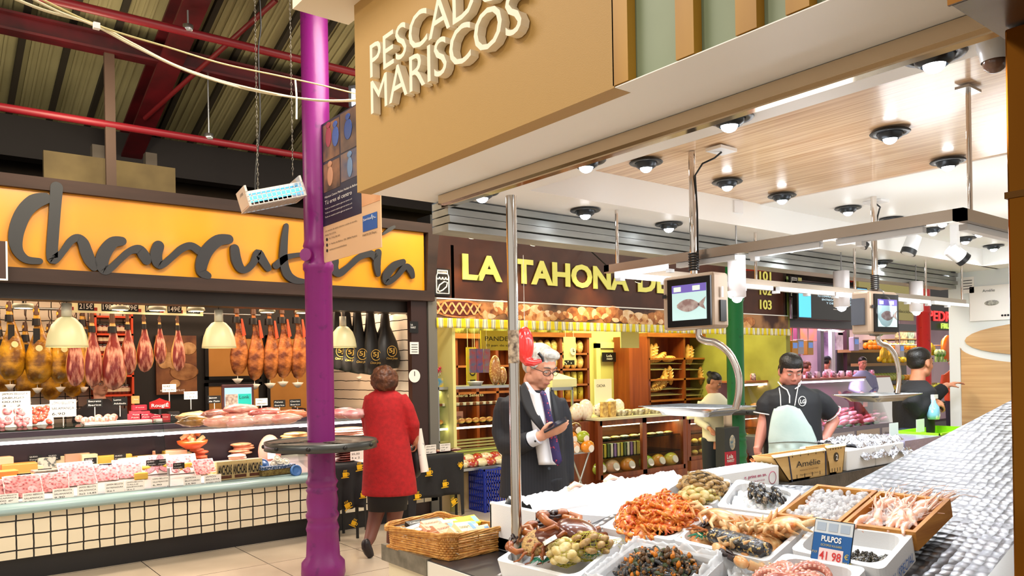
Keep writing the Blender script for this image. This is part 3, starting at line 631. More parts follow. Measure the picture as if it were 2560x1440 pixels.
# ---- hams
GOLD=M('ham_gold','6e4408',.32,c2='dca424',sc=7,det=8,bump=1.0,bsc=16,coat=.5,lo=.36,hi=.62)
BRN=M('ham_brown','6a3010',.42,c2='c87c3c',sc=10,det=8,bump=1.0,bsc=22,coat=.2,lo=.38,hi=.6)
FAT=M('ham_fat','d99a4c',.4,c2='e8b878',sc=7,bump=.2,coat=.3)
MEAT=M('ham_meat','7c1c14',.35,c2='eca890',sc=9,det=6,stretch=(2,2,.5),lo=.45,hi=.6,bump=.6,coat=.5)
HOOF=M('hoof','4a2c18',.5);DRK=M('band_black','111114',.4);CREAMP=M('label_cream','e8d7a0',.5)
def ham_shape(mb,L,r,m,sl=1.0,bend=.03,cut=False):
 prof=[(.0,0),(.026,0),(.03,.03),(.022,.07),(.03,.11),(.034,.2),(.05,.32),(.085,.45),(.115,.58),(.13,.70),(.125,.80),(.10,.90),(.06,.97),(0,1.0)]
 n=18;vs=[]
 for q,z in prof:
  for j in range(n):
   a=2*math.pi*j/n;rr=q*r/.13;k=1+.06*math.sin(3*a+z*9)
   vs.append((rr*k*math.cos(a)+bend*math.sin(z*3.1)*(1 if z>.3 else z/.3),rr*k*.62*math.sin(a)*sl,-z*L))
 k0=len(mb.f);mb.add(vs,[(i*n+j,(i+1)*n+j,(i+1)*n+(j+1)%n,i*n+(j+1)%n)for i in range(len(prof)-1)for j in range(n)],m,True)
 if cut:
  for f in range(k0,len(mb.f)):
   i,j=divmod(f-k0,n)
   if 5<=i<=12 and 10<=j<=16:mb.m[f]=1
def mk_ham(name,mat,L,r,cut=False,strap=None,cup=False,disc=False):
 t=thing(name,'x','ham')
 b=MB();ham_shape(b,L,r,0,bend=.03 if not cut else .01,cut=cut);b.build('leg_of_ham',[mat,MEAT],t)
 MB().cyl((0,0,.03),(0,0,-.08*L),.02,.027,10).build('hoof',HOOF,t);MB().cyl((0,0,-.13*L),(0,0,-.22*L),.036,.04,12).build('band',DRK,t)
 if disc:MB().cyl((.02,-.62*r*.72,-.52*L),(.02,-.62*r*.72-.012,-.52*L),.032,n=18).build('seal',CREAMP,t);MB().box(-.03,-.045,-.46*L,.03,-.04,-.26*L).build('tag',DRK,t)
 if strap:MB().hexa([(.03,-.05,-.42*L),(.065,-.05,-.40*L),(.065,-.045,-.40*L),(.03,-.045,-.42*L),(.02,-.045,-.16*L),(.035,-.045,-.16*L),(.035,-.04,-.16*L),(.02,-.04,-.16*L)]).build('strap',M('strap_red','c8431f',.5),t)
 if cup:MB().lathe([(.002,-L-.0),(.004,-L-.03),(.05,-L-.035),(.02,-L-.08),(0,-L-.09)],14).build('drip_cup',M('cup_white','ece6da',.4),t)
 t2=MB().tube([(0,0,.03),(.02,0,.07),(0,0,.11),(0,0,.20)],.005,6).build('rope',HOOF,t)
 return t
hg=mk_ham('golden_ham',GOLD,.78,.135,disc=True,cup=True);hc=mk_ham('cut_ham',FAT,.70,.11,cut=True);hb=mk_ham('brown_ham',BRN,.72,.088,strap=1,cup=True)
def hang(proto,px,p0,p1,y,L,label,group,rz=0.0,sx=1.0):
 a=at(px,p0,y=y);c=at(px,p1,y=y);s_=(a.z-c.z)/L
 return place(proto,USED,loc=a,rot=(0,0,rz),sc=(s_*sx,s_*sx,s_),label=label,group=group)
for px,p0,p1,y,rz,lb in((22,762,953,8.75,.3,'golden ham with a purple and black tag, leftmost in front'),(90,772,962,8.75,-.1,'golden ham with a round cream seal, second in the front row'),(148,780,960,8.75,.2,'golden ham hanging behind the largest bell lamp')):hang(hg,px,p0,p1,y,.78,lb,'golden hams in the front row',rz)
for px,p1,lb in((-5,985,'behind the leftmost golden ham'),(62,998,'low between the first two golden hams'),(122,1002,'low under the largest bell lamp'),(178,994,'low behind the split ham'),(205,960,'partly hidden by the pink hams')):hang(hg,px,p1-185,p1,9.2,.78,'back-row golden ham %s'%lb,'golden hams in the back row',.4)
for k,(px,p0,p1,sx)in enumerate(((185,800,967,1.1),(229,792,968,1.15),(280,792,976,1.35),(318,792,938,1.1),(359,792,931,1.2),(398,796,911,1.1),(443,796,929,1.15))):
 hang(hc,px,p0,p1,8.45,.70,'split ham showing pink meat, %s'%('overlapping the golden hams','second of the pink row, with a pale skin edge','widest of the pink row, over the shopkeeper','in front of the jar shelves','with a red ribbon','small and dark, left of the brown poster','with a paper tag, in front of the brown poster')[k],'split pink hams',rnd.uniform(-.3,.3),sx*.76)
for k,(px,p0,p1)in enumerate(((591,770,939),(633,772,952),(672,774,950),(704,770,946),(741,770,948),(900,785,935))):
 hang(hb,px,p0,p1,8.7,.72,'brown ham on a rope, %s'%('first, next to the middle bell lamp','second, with a wide orange strap','third and broadest of the row','fourth of the row','fifth, touching the purple column','hanging low right of the purple column')[k],'brown hams',rnd.uniform(.1,.5),1.15)
z=at(300,775,y=8.75).z+.1
tag(MB().cyl((-2,8.75,z+.08),(3.6,8.75,z+.08),.014,n=8).build('ham_rail',STEEL),'dark rail that the golden and brown hams hang from','rail')
for y_,z_,l_ in((8.45,at(300,792,y=8.45).z+.14,'thin rail that the split pink hams hang from'),(9.2,at(60,800,y=9.2).z+.12,'rear rail of the back-row golden hams')):tag(MB().cyl((-2,y_,z_),(3.4,y_,z_),.012,n=8).build('ham_rail',STEEL),l_,'rail')
for y_ in(8.45,8.75,9.2):
 for x_ in(-.6,1.4,3.3):tag(MB().cyl((x_,y_,z+.0),(x_,y_,3.0),.008,n=6).build('rail_hanger',STEEL),'thin rod holding a ham rail under the deli ceiling','rod','rods of the ham rails')
# long black ham sacks
y=8.6;SK=M('sack_black','14110f',.4,bump=.1,sc=4);GL=M('gold_print','c9a04a',.4)
y=7.85
for k,(px,p1,w_)in enumerate(((842,925,.10),(866,930,.11),(893,935,.12),(925,938,.14),(962,925,.17))):
 a=at(px,772,y=y-k*.03);c=at(px,p1,y=y-k*.03);L=a.z-c.z;t=thing('ham_sack','black ham sack with a gold 5J print, %s'%('mostly hidden behind the purple column','half hidden behind the smallest bell lamp','just right of the smallest bell lamp','hanging longest over the woman in red','broadest, in front at the right')[k],'sack',a,0,'black 5J ham sacks')
 MB().lathe([(.02,0),(.045,-.05),(.06,-.2),(w_*.8,-L*.55),(w_,-L*.8),(w_*.85,-L*.97),(0,-L)],16,fn=lambda a,z:.75+.25*abs(math.cos(a))).build('cloth',SK,t)
 text('lettering','5J',(-.035,-w_*.83,-L*.72),(1,0,0),(0,0,1),.05,GL,t,width=.07,bold=.02)
 b=MB();n=28;ring_=[(math.cos(i*2*math.pi/n),math.sin(i*2*math.pi/n))for i in range(n)]
 b.add([V((q[0]*r,-w_*.86-.002,q[1]*r-L*.70))for r in(.055,.062)for q in ring_],[(i,(i+1)%n,n+(i+1)%n,n+i)for i in range(n)]);b.build('seal_ring',GL,t)
 text('lettering','Cinco Jotas',(-.07,-w_*.86,-L*.83),(1,0,0),(0,0,1),.025,GL,t,width=.14,shear=.3)

# ---- display case
XL,XE=-3.0,at(1068,1100,y=7.4).x
gate=M('deck_steel','d8d0cc',.3,.6)
t=thing('deli_case','long glass deli case with white tiled front and pale blue ledge','display case',(0,YS,0))
MB().box(XL,.03,0,XE,.9,.175).build('kick_plate',M('kick_dark','16161a',.4),t);MB().box(XL,0,.175,XE,.95,.52).build('tiled_front',TILE2 if 'TILE2' in globals()else tilewall('case_tile','e9dfc6','08090c',.115,.0055),t)
b=MB();pr=[(0,.52),(-.05,.53),(-.07,.56),(-.05,.595),(0,.61),(.04,.62),(.04,.52)]
b.add([V((x,y_,z_))for x in(XL,XE)for y_,z_ in pr],[(i,(i+1)%7,7+(i+1)%7,7+i)for i in range(7)]+[tuple(range(7))[::-1],tuple(range(7,14))],0,True);b.build('ledge',M('ledge_blue','9fbcc0',.3,coat=.3),t)
DZ=lambda y:.60+.25*(y-7.25)
MB().slab((XL,.04,.60),(XE,.04,.60),(XE,.62,.60+.25*.57),(XL,.62,.60+.25*.57),(0,0,-.02)).build('deck',gate,t)
MB().box(XL,.80,.5,XE,.84,1.12).build('back_panel',M('case_dark','2a1c26',.3),t)
MB().slab((XL,.035,.62),(XE,.035,.62),(XE,.22,1.24),(XL,.22,1.24),(0,.006,0)).build('front_glass',GLASS,t)
MB().slab((XL,.02,.62),(XE,.02,.62),(XE,.03,.74),(XL,.03,.74),(0,.004,0)).build('low_glass',GLASS,t)
MB().box(XL,.34,1.15,XE,1.2,1.165).build('top_shelf',GLASSM,t);MB().box(XL,.80,1.12,XE,1.2,1.15).build('back_rail',STEEL,t)
MB().box(XL,.33,1.075,XE,.37,1.10).build('lamp_bar',STEEL,t);MB().box(XL,.325,1.05,XE,.365,1.074).build('strip_light',M('strip_pink','fff0f4',.4,emit=9,ecol='ffe2ee'),t)
for px in(406,766,1060):
 x=at(px,1050,y=7.4).x;MB().slab((x,.04,.62),(x+.006,.04,.62),(x+.006,.22,1.24),(x,.22,1.24),(0,.35,0)).build('end_glass',GLASSM,t);MB().cyl((x,.03,.6),(x,.03,.78),.012,n=8).build('glass_clamp',STEEL,t)
for k in range(4):light('AREA','case_light',(-.9+k*1.5,YS+.37,1.045),12,(1,.72,.70),1.4,.04,rot=(-.25,0,0))
def deck(px,py):return onpl(px,py,.605,0,.25,y0=7.25)
# vacuum packs of ham slices leaning on the deck
SLI=M('slices','8c1c28',.4,c2='d98886',sc=40,kind='voro',lo=.1,hi=.6,coat=.6)
def pack(px,py,w,hh,label,rot=0.0,round_=False,mat=None,group='packs of sliced ham behind the deli glass',lean=.95):
 p=deck(px,py);t=thing('ham_pack',label,'packaged meat',p,rot,group);d=V((0,math.cos(lean),math.sin(lean)))
 MB().slab((-w/2,0,0),(w/2,0,0),V((w/2,0,0))+d*hh,V((-w/2,0,0))+d*hh,(0,-.003,.006)).build('card',M('pack_card','e8d4cc',.5),t)
 b=MB();nr=5
 for i in range(nr):
  for j in range(6):
   q=V(((j-2.5)*w*.145,0,0))+d*(hh*(.14+i*.17))if not round_ else V((math.cos(j*1.05+i)*w*.09*i,0,0))+d*(hh*.5+math.sin(j*1.05+i)*hh*.09*i)
   nn=V((rnd.uniform(-.12,.12),-math.sin(lean),math.cos(lean)+rnd.uniform(-.1,.1))).normalized();q=q+nn*(.006+.0012*((i*7+j*3)%5));b.cyl(q,q+nn*.002,w*.125,w*.12,n=11)
 b.build('slices',mat or SLI,t)
 return t
LB=('cut off at the left edge','left of the LOMO IBÉRICO card','behind the first JAMÓN card','largest, behind the 3x2 card','dark, behind the EXTREMADURA card','behind the PEDROCHES card')
for(px,py,w,h_,lb,rt)in((8,1246,.22,.17,LB[0],0),(62,1243,.27,.2,LB[1],.1),(132,1230,.24,.18,LB[2],-.1),(200,1214,.28,.23,LB[3],.15),(262,1203,.22,.17,LB[4],0),(320,1196,.24,.19,LB[5],-.1)):
 pack(px,py,w,h_,'white-edged pack of pink ham slices, '+lb,rt)
pack(392,1186,.27,.2,'round fan of dark salami slices in a clear pack',0,True,M('salami','7a2c34',.3,c2='d88a90',sc=45,kind='voro',lo=.1,hi=.5));pack(458,1184,.28,.2,'round fan of pale pink slices left of the JOSELITO card',0,True);pack(515,1186,.2,.16,'small pink pack beside the anchovy boxes',.1)
# price cards along the glass
def pcard(px,py,w,h_,lines,label,y=None,dark=False,stick=0.0,rot=0.0,group=None,z=None,tilt=0.0):
 p=at(px,py,y=y if y else YS+.012);t=thing('price_card',label,'price card',(p.x,p.y,p.z),rot,group)
 MB().box(-w/2,-.001,0,w/2,.001,h_).build('card',BLACK if dark else CARD,t)
 if stick:MB().cyl((0,.002,-stick),(0,.002,.004),.004,n=6).build('stick',M('stick_clear','d8d4d0',.3),t)
 k=len(lines)
 for i,s_ in enumerate(lines):text('lettering',s_,(-w*.42,-.002,h_*(1-(i+.82)/(k+.2))),(1,0,0),(0,0,1),h_*.55/(k+.6),CARD if dark else INK,t,width=w*min(.84,.11*len(s_)+.05))
 return t
for(px,py,ls)in((18,1262,['PALETA BELLOTA','SALAMANCA','100 gr','3x2']),(84,1258,['LOMO IBÉRICO','SALAMANCA','5,90']),(158,1247,['JAMÓN BELLOTA','SALAMANCA','9,90']),(219,1238,['JAMÓN BELLOTA','SALAMANCA','3x2 14,85']),(287,1231,['JAMÓN BELLOTA','EXTREMADURA','2x1']),(337,1226,['JAMÓN BELLOTA','VALLE','PEDROCHES','2x1']),(401,1216,['LOMO BELLOTA','VALLE PEDROCHES','6,90']),(481,1213,['JAMÓN','BELLOTA JABUGO','24,90']),(532,1210,['JAMÓN','BELLOTA','JOSELITO'])):
 pcard(px,py,.15,.085,ls,'white card reading %s behind the deli glass'%' '.join(ls),y=YS+.02,group='white cards behind the deli glass')
# cheeses
CH=[M('cheese_orange','d8893c',.5),M('cheese_yellow','f0c24c',.45),M('cheese_cream','f3dfb0',.5),M('cheese_grey','6e665c',.8,c2='8f8672',sc=40),M('cheese_blue','e6dcc8',.5,c2='6a7068',sc=26,lo=.55,hi=.62),M('cheese_rind','b5843e',.7),M('cheese_pink','edb08c',.5)]
CN=('orange','yellow','cream','grey-rinded','blue-veined','brown-rinded','pinkish')
def cheese(px,py,w,h_,d,kind,ci,lb):
 p=deck(px,py);nm={'w':'cheese_wedge','b':'cheese_block','r':'round_cheese'}[kind]
 if kind=='b':b=MB().box(-w/2,-d/2,-.01,w/2,d/2,h_)
 elif kind=='w':b=MB().prism([(-w/2,0),(w/2,0),(w*.1,d)],(0,-d/2,-.01),(1,0,0),(0,1,0),(0,0,h_+.01))
 else:b=MB().lathe([(0,-.01),(w/2,-.01),(w/2+.006,h_*.5),(w/2,h_),(0,h_)],24)
 o=b.build(nm,CH[ci],None,bevel=.006 if kind!='r' else 0);o.location=p;o.rotation_euler=(0,0,rnd.uniform(-.15,.15))
 return tag(o,'%s cheese %s'%(CN[ci],lb),'cheese','cheeses in the deli case')
CL=[(8,1216,.2,.13,.12,'b',0,'block cut off at the left edge, lower'),(50,1212,.25,.09,.14,'b',5,'slab under a black card at left'),(47,1190,.26,.11,.14,'b',0,'slab on top at the left'),(5,1186,.15,.15,.12,'b',6,'tall block at the left edge'),
 (122,1205,.24,.11,.16,'b',3,'half wheel, dark, left of centre'),(181,1192,.25,.10,.16,'b',3,'half wheel, lighter, beside the dark one'),(115,1168,.14,.09,.1,'b',4,'piece above the dark half wheel'),(140,1162,.14,.08,.1,'w',2,'wedge beside the blue piece'),
 (22,1140,.12,.09,.1,'b',2,'small cube at upper left'),(47,1153,.13,.08,.1,'b',1,'small block at upper left'),(190,1160,.2,.10,.13,'b',6,'block behind the grey half wheel'),(222,1165,.13,.11,.1,'b',2,'block next to the red packet'),
 (283,1155,.3,.07,.16,'b',1,'flat yellow slab with a rounded edge'),(300,1172,.16,.08,.1,'w',0,'wedge under a black card'),(322,1175,.16,.11,.1,'b',2,'boxed piece with a gold seal'),(358,1158,.2,.07,.18,'r',5,'half wheel on the yellow wheel'),(352,1172,.3,.04,.2,'r',1,'wide wheel under the brown one'),
 (425,1160,.28,.13,.16,'b',6,'large block left of the red boxes'),(418,1128,.16,.06,.12,'r',2,'domed piece on top of the large block'),(405,1172,.16,.08,.1,'w',4,'speckled wedge right of centre'),(465,1175,.2,.07,.12,'b',1,'slab above the pink fan'),(450,1150,.2,.07,.12,'b',2,'slab behind the black card'),
 (80,1180,.16,.06,.1,'w',2,'thin wedge between slabs'),(250,1140,.2,.06,.12,'w',6,'wedge near the white box'),(350,1195,.12,.05,.08,'w',1,'sliver near the price cards'),(262,1180,.14,.06,.1,'b',2,'block wrapped in film')]
for c_ in CL:cheese(*c_)
for k,(px,py)in enumerate(((6,1195),(60,1200),(112,1188),(88,1153),(135,1150),(158,1146),(199,1138),(226,1160),(300,1150),(264,1175),(320,1164),(425,1158),(447,1172),(300,1122),(344,1125),(380,1165))):
 pcard(px,py,.1,.055,['QUESO','Curado'],'black price card standing in the cheese, %s'%('at the left edge','on the left orange slab','on the dark half wheel','by the small yellow block','left of the two above the blue piece','right of the two above the blue piece','beside the long white box','on the cream block','on the flat yellow slab','on the orange wedge','above the gold-sealed piece','on the large pink block','on the yellow slab at right','on the long white box, left','at the end of the long white box','by the speckled wedge')[k],y=deck(px,py+14).y-.05,dark=True,stick=.05,group='black price cards in the cheese')
def obj_on(px,py,name,label,cat,b,mat,z=None,rot=0,group=None,bevel=0,pf=None):
 p=(pf or deck)(px,py)if z is None else at(px,py,z=z);o=b.build(name,mat,None,bevel=bevel);o.location=p;o.rotation_euler=(0,0,rot);return tag(o,label,cat,group)
obj_on(265,1138,'storage_box','long pinkish-white box inside the deli case','box',MB().box(-.33,-.06,0,.33,.12,.14),M('box_pinkwhite','f2dcd2',.5),bevel=.008)
obj_on(85,1140,'storage_box','low red-rimmed box at the back left of the cheeses','box',MB().box(-.2,-.06,0,.2,.1,.06),M('box_redrim','b8433a',.5),bevel=.006)
# anchovy boxes, tins and basket
for k,px in enumerate((563,600,637)):
 p=deck(px,1200-k*4);t=thing('anchovy_box','cream box printed ANCHOAS, %s of the three'%('left','middle','right')[k],'box',p,.05,'upright anchovy boxes')
 MB().box(-.075,0,0,.075,.03,.17).build('carton',M('carton_cream','e6cf92',.6),t);text('lettering','ANCHOAS',(-.065,-.002,.05),(1,0,0),(0,0,1),.09,INK,t,width=.13,bold=.03)
 MB().box(-.05,-.002,.012,.06,0,.04).build('window',M('tin_brown','6a3a28',.4),t)
for k in range(8):obj_on(545,1198-k*5.5,'flat_box','flat cream box in the stack left of the anchovy boxes','box',MB().box(-.08,-.04,0,.06,.12,.014),M('carton_cream2','dcc08a',.6),z=None,rot=.2+rnd.uniform(-.1,.1),group='stack of flat cream boxes')
def lid_tex():return M('lid_paper','f0ead8',.5)
p=deck(690,1185);t=thing('gingham_basket','small basket with blue gingham trim in the deli case','basket',p,.12)
MB().box(-.17,-.06,0,.17,.1,.055).build('wicker',M('wicker_olive','9c8c4c',.7,c2='6e5a2c',sc=60),t);MB().box(-.175,-.065,.055,.175,.105,.085).build('gingham_trim',M('gingham','e8ecf0',.6,c2='3a5a80',sc=90,kind='voro',lo=.3,hi=.4),t)
for k,(dx,dz,r)in enumerate(((-.12,.10,.052),(-.02,.09,.036),(.04,.11,.036),(.1,.10,.036),(.01,.14,.034))):
 o=MB().lathe([(0,0),(r,0),(r,.022),(r*.8,.024),(r*.8,.021),(r*.5,.021),(r*.5,.024),(0,.024)],20,0).build('cheese_tin',M('tin_blue','3f6fb0',.4)if k==0 else lid_tex());o.location=p+V((dx,.02,dz));o.rotation_euler=(1.0,0,.2)
 tag(o,('blue round tin standing in the gingham basket','cream round tin low in the gingham basket','cream round tin in the middle of the gingham basket','cream round tin at the right of the gingham basket','topmost cream round tin in the gingham basket')[k],'tin','round tins in the basket')
o=MB().lathe([(.0,0),(.055,0),(.055,.03),(.04,.032),(.04,.028),(.02,.028),(0,.028)],24).build('cheese_tin',M('tin_blue'));o.location=deck(738,1190);o.location.z+=.05;o.rotation_euler=(1.35,0,.1);tag(o,'blue round tin propped up near the purple column','tin')
# orange bowl of bread on the upper shelf
p=at(481,1122,y=7.75);t=thing('clay_bowl','orange clay bowl with bread pieces in the deli case','bowl',p)
MB().lathe([(0,0),(.06,0),(.13,.05),(.14,.08),(.13,.08),(.06,.02),(0,.02)],26).build('bowl',M('clay','d8571c',.35),t)
for k in range(7):
 o=MB().cbox((0,0,0),.08,.05,.04).build('bread_piece',M('crust','d8a070',.7,c2='b87848',sc=20),None,bevel=.008);o.location=p+V((rnd.uniform(-.09,.09),rnd.uniform(-.04,.04),.09+.03*(k%3)));o.rotation_euler=(rnd.random(),rnd.random(),rnd.random()*3);tag(o,'chunk of bread in the orange clay bowl','bread','bread chunks in the clay bowl')
for(px,py,r,lb)in((675,1150,.10,'tall pink sausage block with a printed label in the deli case'),):
 p=at(px,py+15,y=7.75);t=thing('mortadella',lb,'sausage',p);MB().sph((0,0,.15),.12,.07,.17,18).build('sausage',M('mortadella_pink','e8a08c',.4),t);MB().box(-.05,-.075,.08,.03,-.068,.2).build('sausage_label',CARD,t)
for k,(px,py,rx,lb)in enumerate(((605,1135,.11,'orange-pink slices pile under the ring shelf'),(590,1165,.09,'pile of pale slices behind the anchovy boxes'),(735,1108,.13,'golden pastry pile near the purple column'),(870,1095,.2,'large pale ham cut right of the purple column'),(500,1150,.07,'red sausages stacked in the deli case'))):
 p=deck(px,py)if k in(0,1,4)else at(px,py,y=7.7);b=MB()
 for i in range(5):b.sph((rnd.uniform(-.03,.03),rnd.uniform(-.02,.02),.012+i*.022),rx,rx*.7,.02,12)
 o=b.build('meat_pile',M('pile_%d'%k,('e0885c','e8b09c','e8ac60','f0a888','c04a2c')[k],.35,c2=('f0b090','f4d0c0','f4cc90','f8c8b0','e07850')[k],sc=20,coat=.4));o.location=p;tag(o,lb,'meat')
# ---- goods on top of the case
ZT=1.167
def top(px,py):return at(px,py,z=ZT)
def bigpack(px,py,w,h_,label,c1,c2):
 p=top(px,py);t=thing('vacuum_pack',label,'packaged meat',p,-.1,'large vacuum packs on the deli case')
 MB().slab((-w/2,0,0),(w/2,0,0),(w/2,.05,h_),(-w/2,.05,h_),(0,.012,0)).build('card',CARD,t);b=MB()
 for i in range(26):b.sph((rnd.uniform(-.38,.38)*w,-.006+.05*0,rnd.uniform(.12,.85)*h_),.03,.012,.022,8,rot=Matrix.Rotation(rnd.random()*3,3,'Y'))
 for q in range(len(b.v)):b.v[q]=b.v[q]+V((0,.05*b.v[q].z/h_,0))
 b.build('slices',M('pack_'+c1,c1,.3,c2=c2,sc=30,kind='voro',lo=.1,hi=.6,coat=.7),t)
bigpack(30,1068,.30,.17,'large pack with a fan of red ham slices at the left','b83a48','f0a0a8');bigpack(99,1062,.22,.18,'silver-edged pack of dark red cured meat','a8201c','e86a50')
pcard(38,1020,.22,.14,['JAMÓN BELLOTA','JABUGO','00,00','3 - 2'],'big white card reading JAMÓN BELLOTA JABUGO 3 - 2',y=7.75,rot=-.08,stick=.1,group='big white cards above the deli case');pcard(158,1042,.2,.15,['LOMO BELLOTA','SALAMANCA','6,90'],'big white card reading LOMO BELLOTA SALAMANCA',y=7.75,stick=.08,rot=-.08,group='big white cards above the deli case')
for k,(px,py)in enumerate(((195,1056),(212,1062),(228,1060),(246,1060),(262,1060),(280,1058),(208,1046),(225,1044),(242,1044))):
 o=MB().lathe([(0,0),(.034,0),(.036,.012),(.034,.025),(0,.027)],14).build('cured_slice',M('cured_roll','c06058',.35,c2='f0c8b8',sc=60,coat=.5));o.location=top(px,py)+V((0,0,.03));o.location.y=min(o.location.y,8.2);o.rotation_euler=(1.2,0,.1);tag(o,'round cured meat roll in the tray before the shopkeeper','cured meat','cured meat rolls on the deli case')
p=top(285,1058);t=MB().box(-.25,-.1,-.0,.3,.12,.02).build('meat_tray',M('tray_white','e8e4e0',.4));t.location=p;tag(t,'white tray under the cured meat rolls on the deli case','tray')
for k,(px,py,w,d,h_,c_,lb)in enumerate(((338,1070,.10,.07,.075,'b83048','lowest left red box of the pyramid'),(365,1069,.10,.07,.075,'b83048','lowest right red box of the pyramid'),(340,1048,.09,.07,.075,'c04050','middle left red box of the pyramid'),(362,1048,.09,.07,.075,'c04050','middle right red box of the pyramid'),(350,1026,.12,.07,.05,'b02c40','wide red box across the pyramid'),(340,1009,.06,.05,.07,'d8a060','orange box on top of the pyramid'),(388,1068,.1,.07,.06,'a83038','red box under the RougiÉ sign, left'),(412,1068,.1,.07,.06,'a83038','red box under the RougiÉ sign, right'),(436,1064,.1,.07,.08,'1a1518','black box right of the RougiÉ sign'))):
 o=MB().box(-w/2,0,0,w/2,d,h_).build('food_box',M('fbox'+c_,c_,.45));p=at(px,py,y=7.8);o.location=p;
 o.location.z=max(ZT,p.z);tag(o,lb+' on the deli case','box','red food boxes on the deli case');tt=text('box_print','Foie',(-w*.3,-.002,h_*.5),(1,0,0),(0,0,1),h_*.15,CARD,o,width=w*.6)
p=at(400,1022,y=7.78);t=thing('brand_sign','red arched sign reading RougiÉ on the deli case','sign',p)
b=MB();b.prism([(-.09,0),(.09,0),(.09,.065),(.04,.08),(0,.1),(-.04,.08),(-.09,.065)],(0,0,0),(1,0,0),(0,0,1),(0,.015,0));b.build('plate',M('sign_red','a81818',.4),t);text('lettering','RougiÉ',(-.075,-.002,.018),(1,0,0),(0,0,1),.032,CARD,t,width=.15,bold=.01)
MB().box(-.01,0,-.18,.01,.01,0).build('stand',DARK,t)
for k,(px,py,lb,c1,c2)in enumerate(((486,1065,'dark cured ham half with a golden rim','3a1c12','b8863c'),(486,1052,'pale cured ham half under the dark one','c89060','e8c890'),(548,1066,'vacuum-packed ham piece, lower, below the tilted card','d88878','f4c4b0'),(548,1044,'dark marbled ham piece on top of the packed one','5c2018','d89080'),(602,1066,'vacuum-packed ham piece, lower, below the shop screen','e09088','f8d0c4'),(604,1050,'vacuum-packed ham piece in the middle below the screen','d07a70','f4c8b8'),(602,1030,'bright pink ham piece right below the screen','c85858','f4c8b8'),(662,1060,'pink packed ham piece right of the screen','e09890','f8d8cc'),(665,1040,'small red ham piece on the packed one','a83030','e89088'),(712,1058,'pink ham piece left of the purple column','d88078','f4c8b8'),(730,1044,'orange-red sausage by the purple column','c0502c','e89068'),(860,1040,'pile of pink meat right of the purple column','d06a70','f8c8c8'),(893,1042,'pink meat pile beside the woman in red','d87a80','f8d0d0'))):
 p=top(px,max(py,1052));r=42*scale_at(p);b=MB();b.sph((0,0,0),r,r*.6,.045,14,fn=lambda q:1+.3*noise.noise(q*2.5+V((k,0,0))));o=b.build('ham_piece',M('hp%d'%k,c1,.3,c2=c2,sc=9,coat=.7,bump=.3,bsc=14));o.location=(p.x,min(p.y,8.25),max(ZT+.04,at(px,py-8,d=(p-CAM).dot(CF)).z));tag(o,lb,'ham','ham pieces on the deli case')
# screen
p=at(596,1025,y=8.1);t=thing('shop_screen','shop till screen with a teal page behind the ham pieces','monitor',(p.x,p.y,ZT+.02),-.12)
MB().box(-.16,0,.0,.16,.04,.3).build('casing',M('casing_maroon','4a2424',.4),t,bevel=.008);MB().box(-.135,-.003,.05,.135,0,.265).build('display',M('disp','8fc8e8',.3,emit=.9,ecol='7fb8e0'),t)
MB().box(.0,-.005,.06,.13,-.003,.2).build('display_window',M('disp_teal','1fa89a',.3,emit=.6),t);MB().box(-.13,-.005,.06,-.005,-.003,.2).build('display_photo',M('disp_photo','806a60',.3,emit=.3,c2='c8b0a0',sc=40),t)
text('lettering','Lonk',(.01,-.007,.15),(1,0,0),(0,0,1),.035,INK,t,width=.1)
MB().box(-.05,.0,-.02,.05,.05,0).build('foot',DARK,t)
for(px,py,ls,dk,lb)in((423,974,['NUEZ','DE CECINA'],0,'white card on a tall stick in front of the brown poster'),(477,992,['CECINA','DE BUEY'],0,'white card reading CECINA DE BUEY'),(536,1002,['Jamon','de Pato'],1,'tilted black card over the cured hams'),(654,1008,['LOMO','EMBUCHADO'],0,'white card right of the shop screen'),(699,1012,['Paleta','Iberica'],1,'black card first right of the screen'),(738,1010,['Chorizo','Iberico'],1,'black card by the purple column'),(237,1012,['Secreto','Iberico'],1,'black card in front of the shopkeeper, left'),(300,1008,['Lomo','Adobado'],1,'black card in front of the shopkeeper, right')):
 pcard(px,py+6,.125,.075,ls,lb,y=7.85,dark=bool(dk),stick=.1,rot=.0,group='cards on sticks above the deli case')

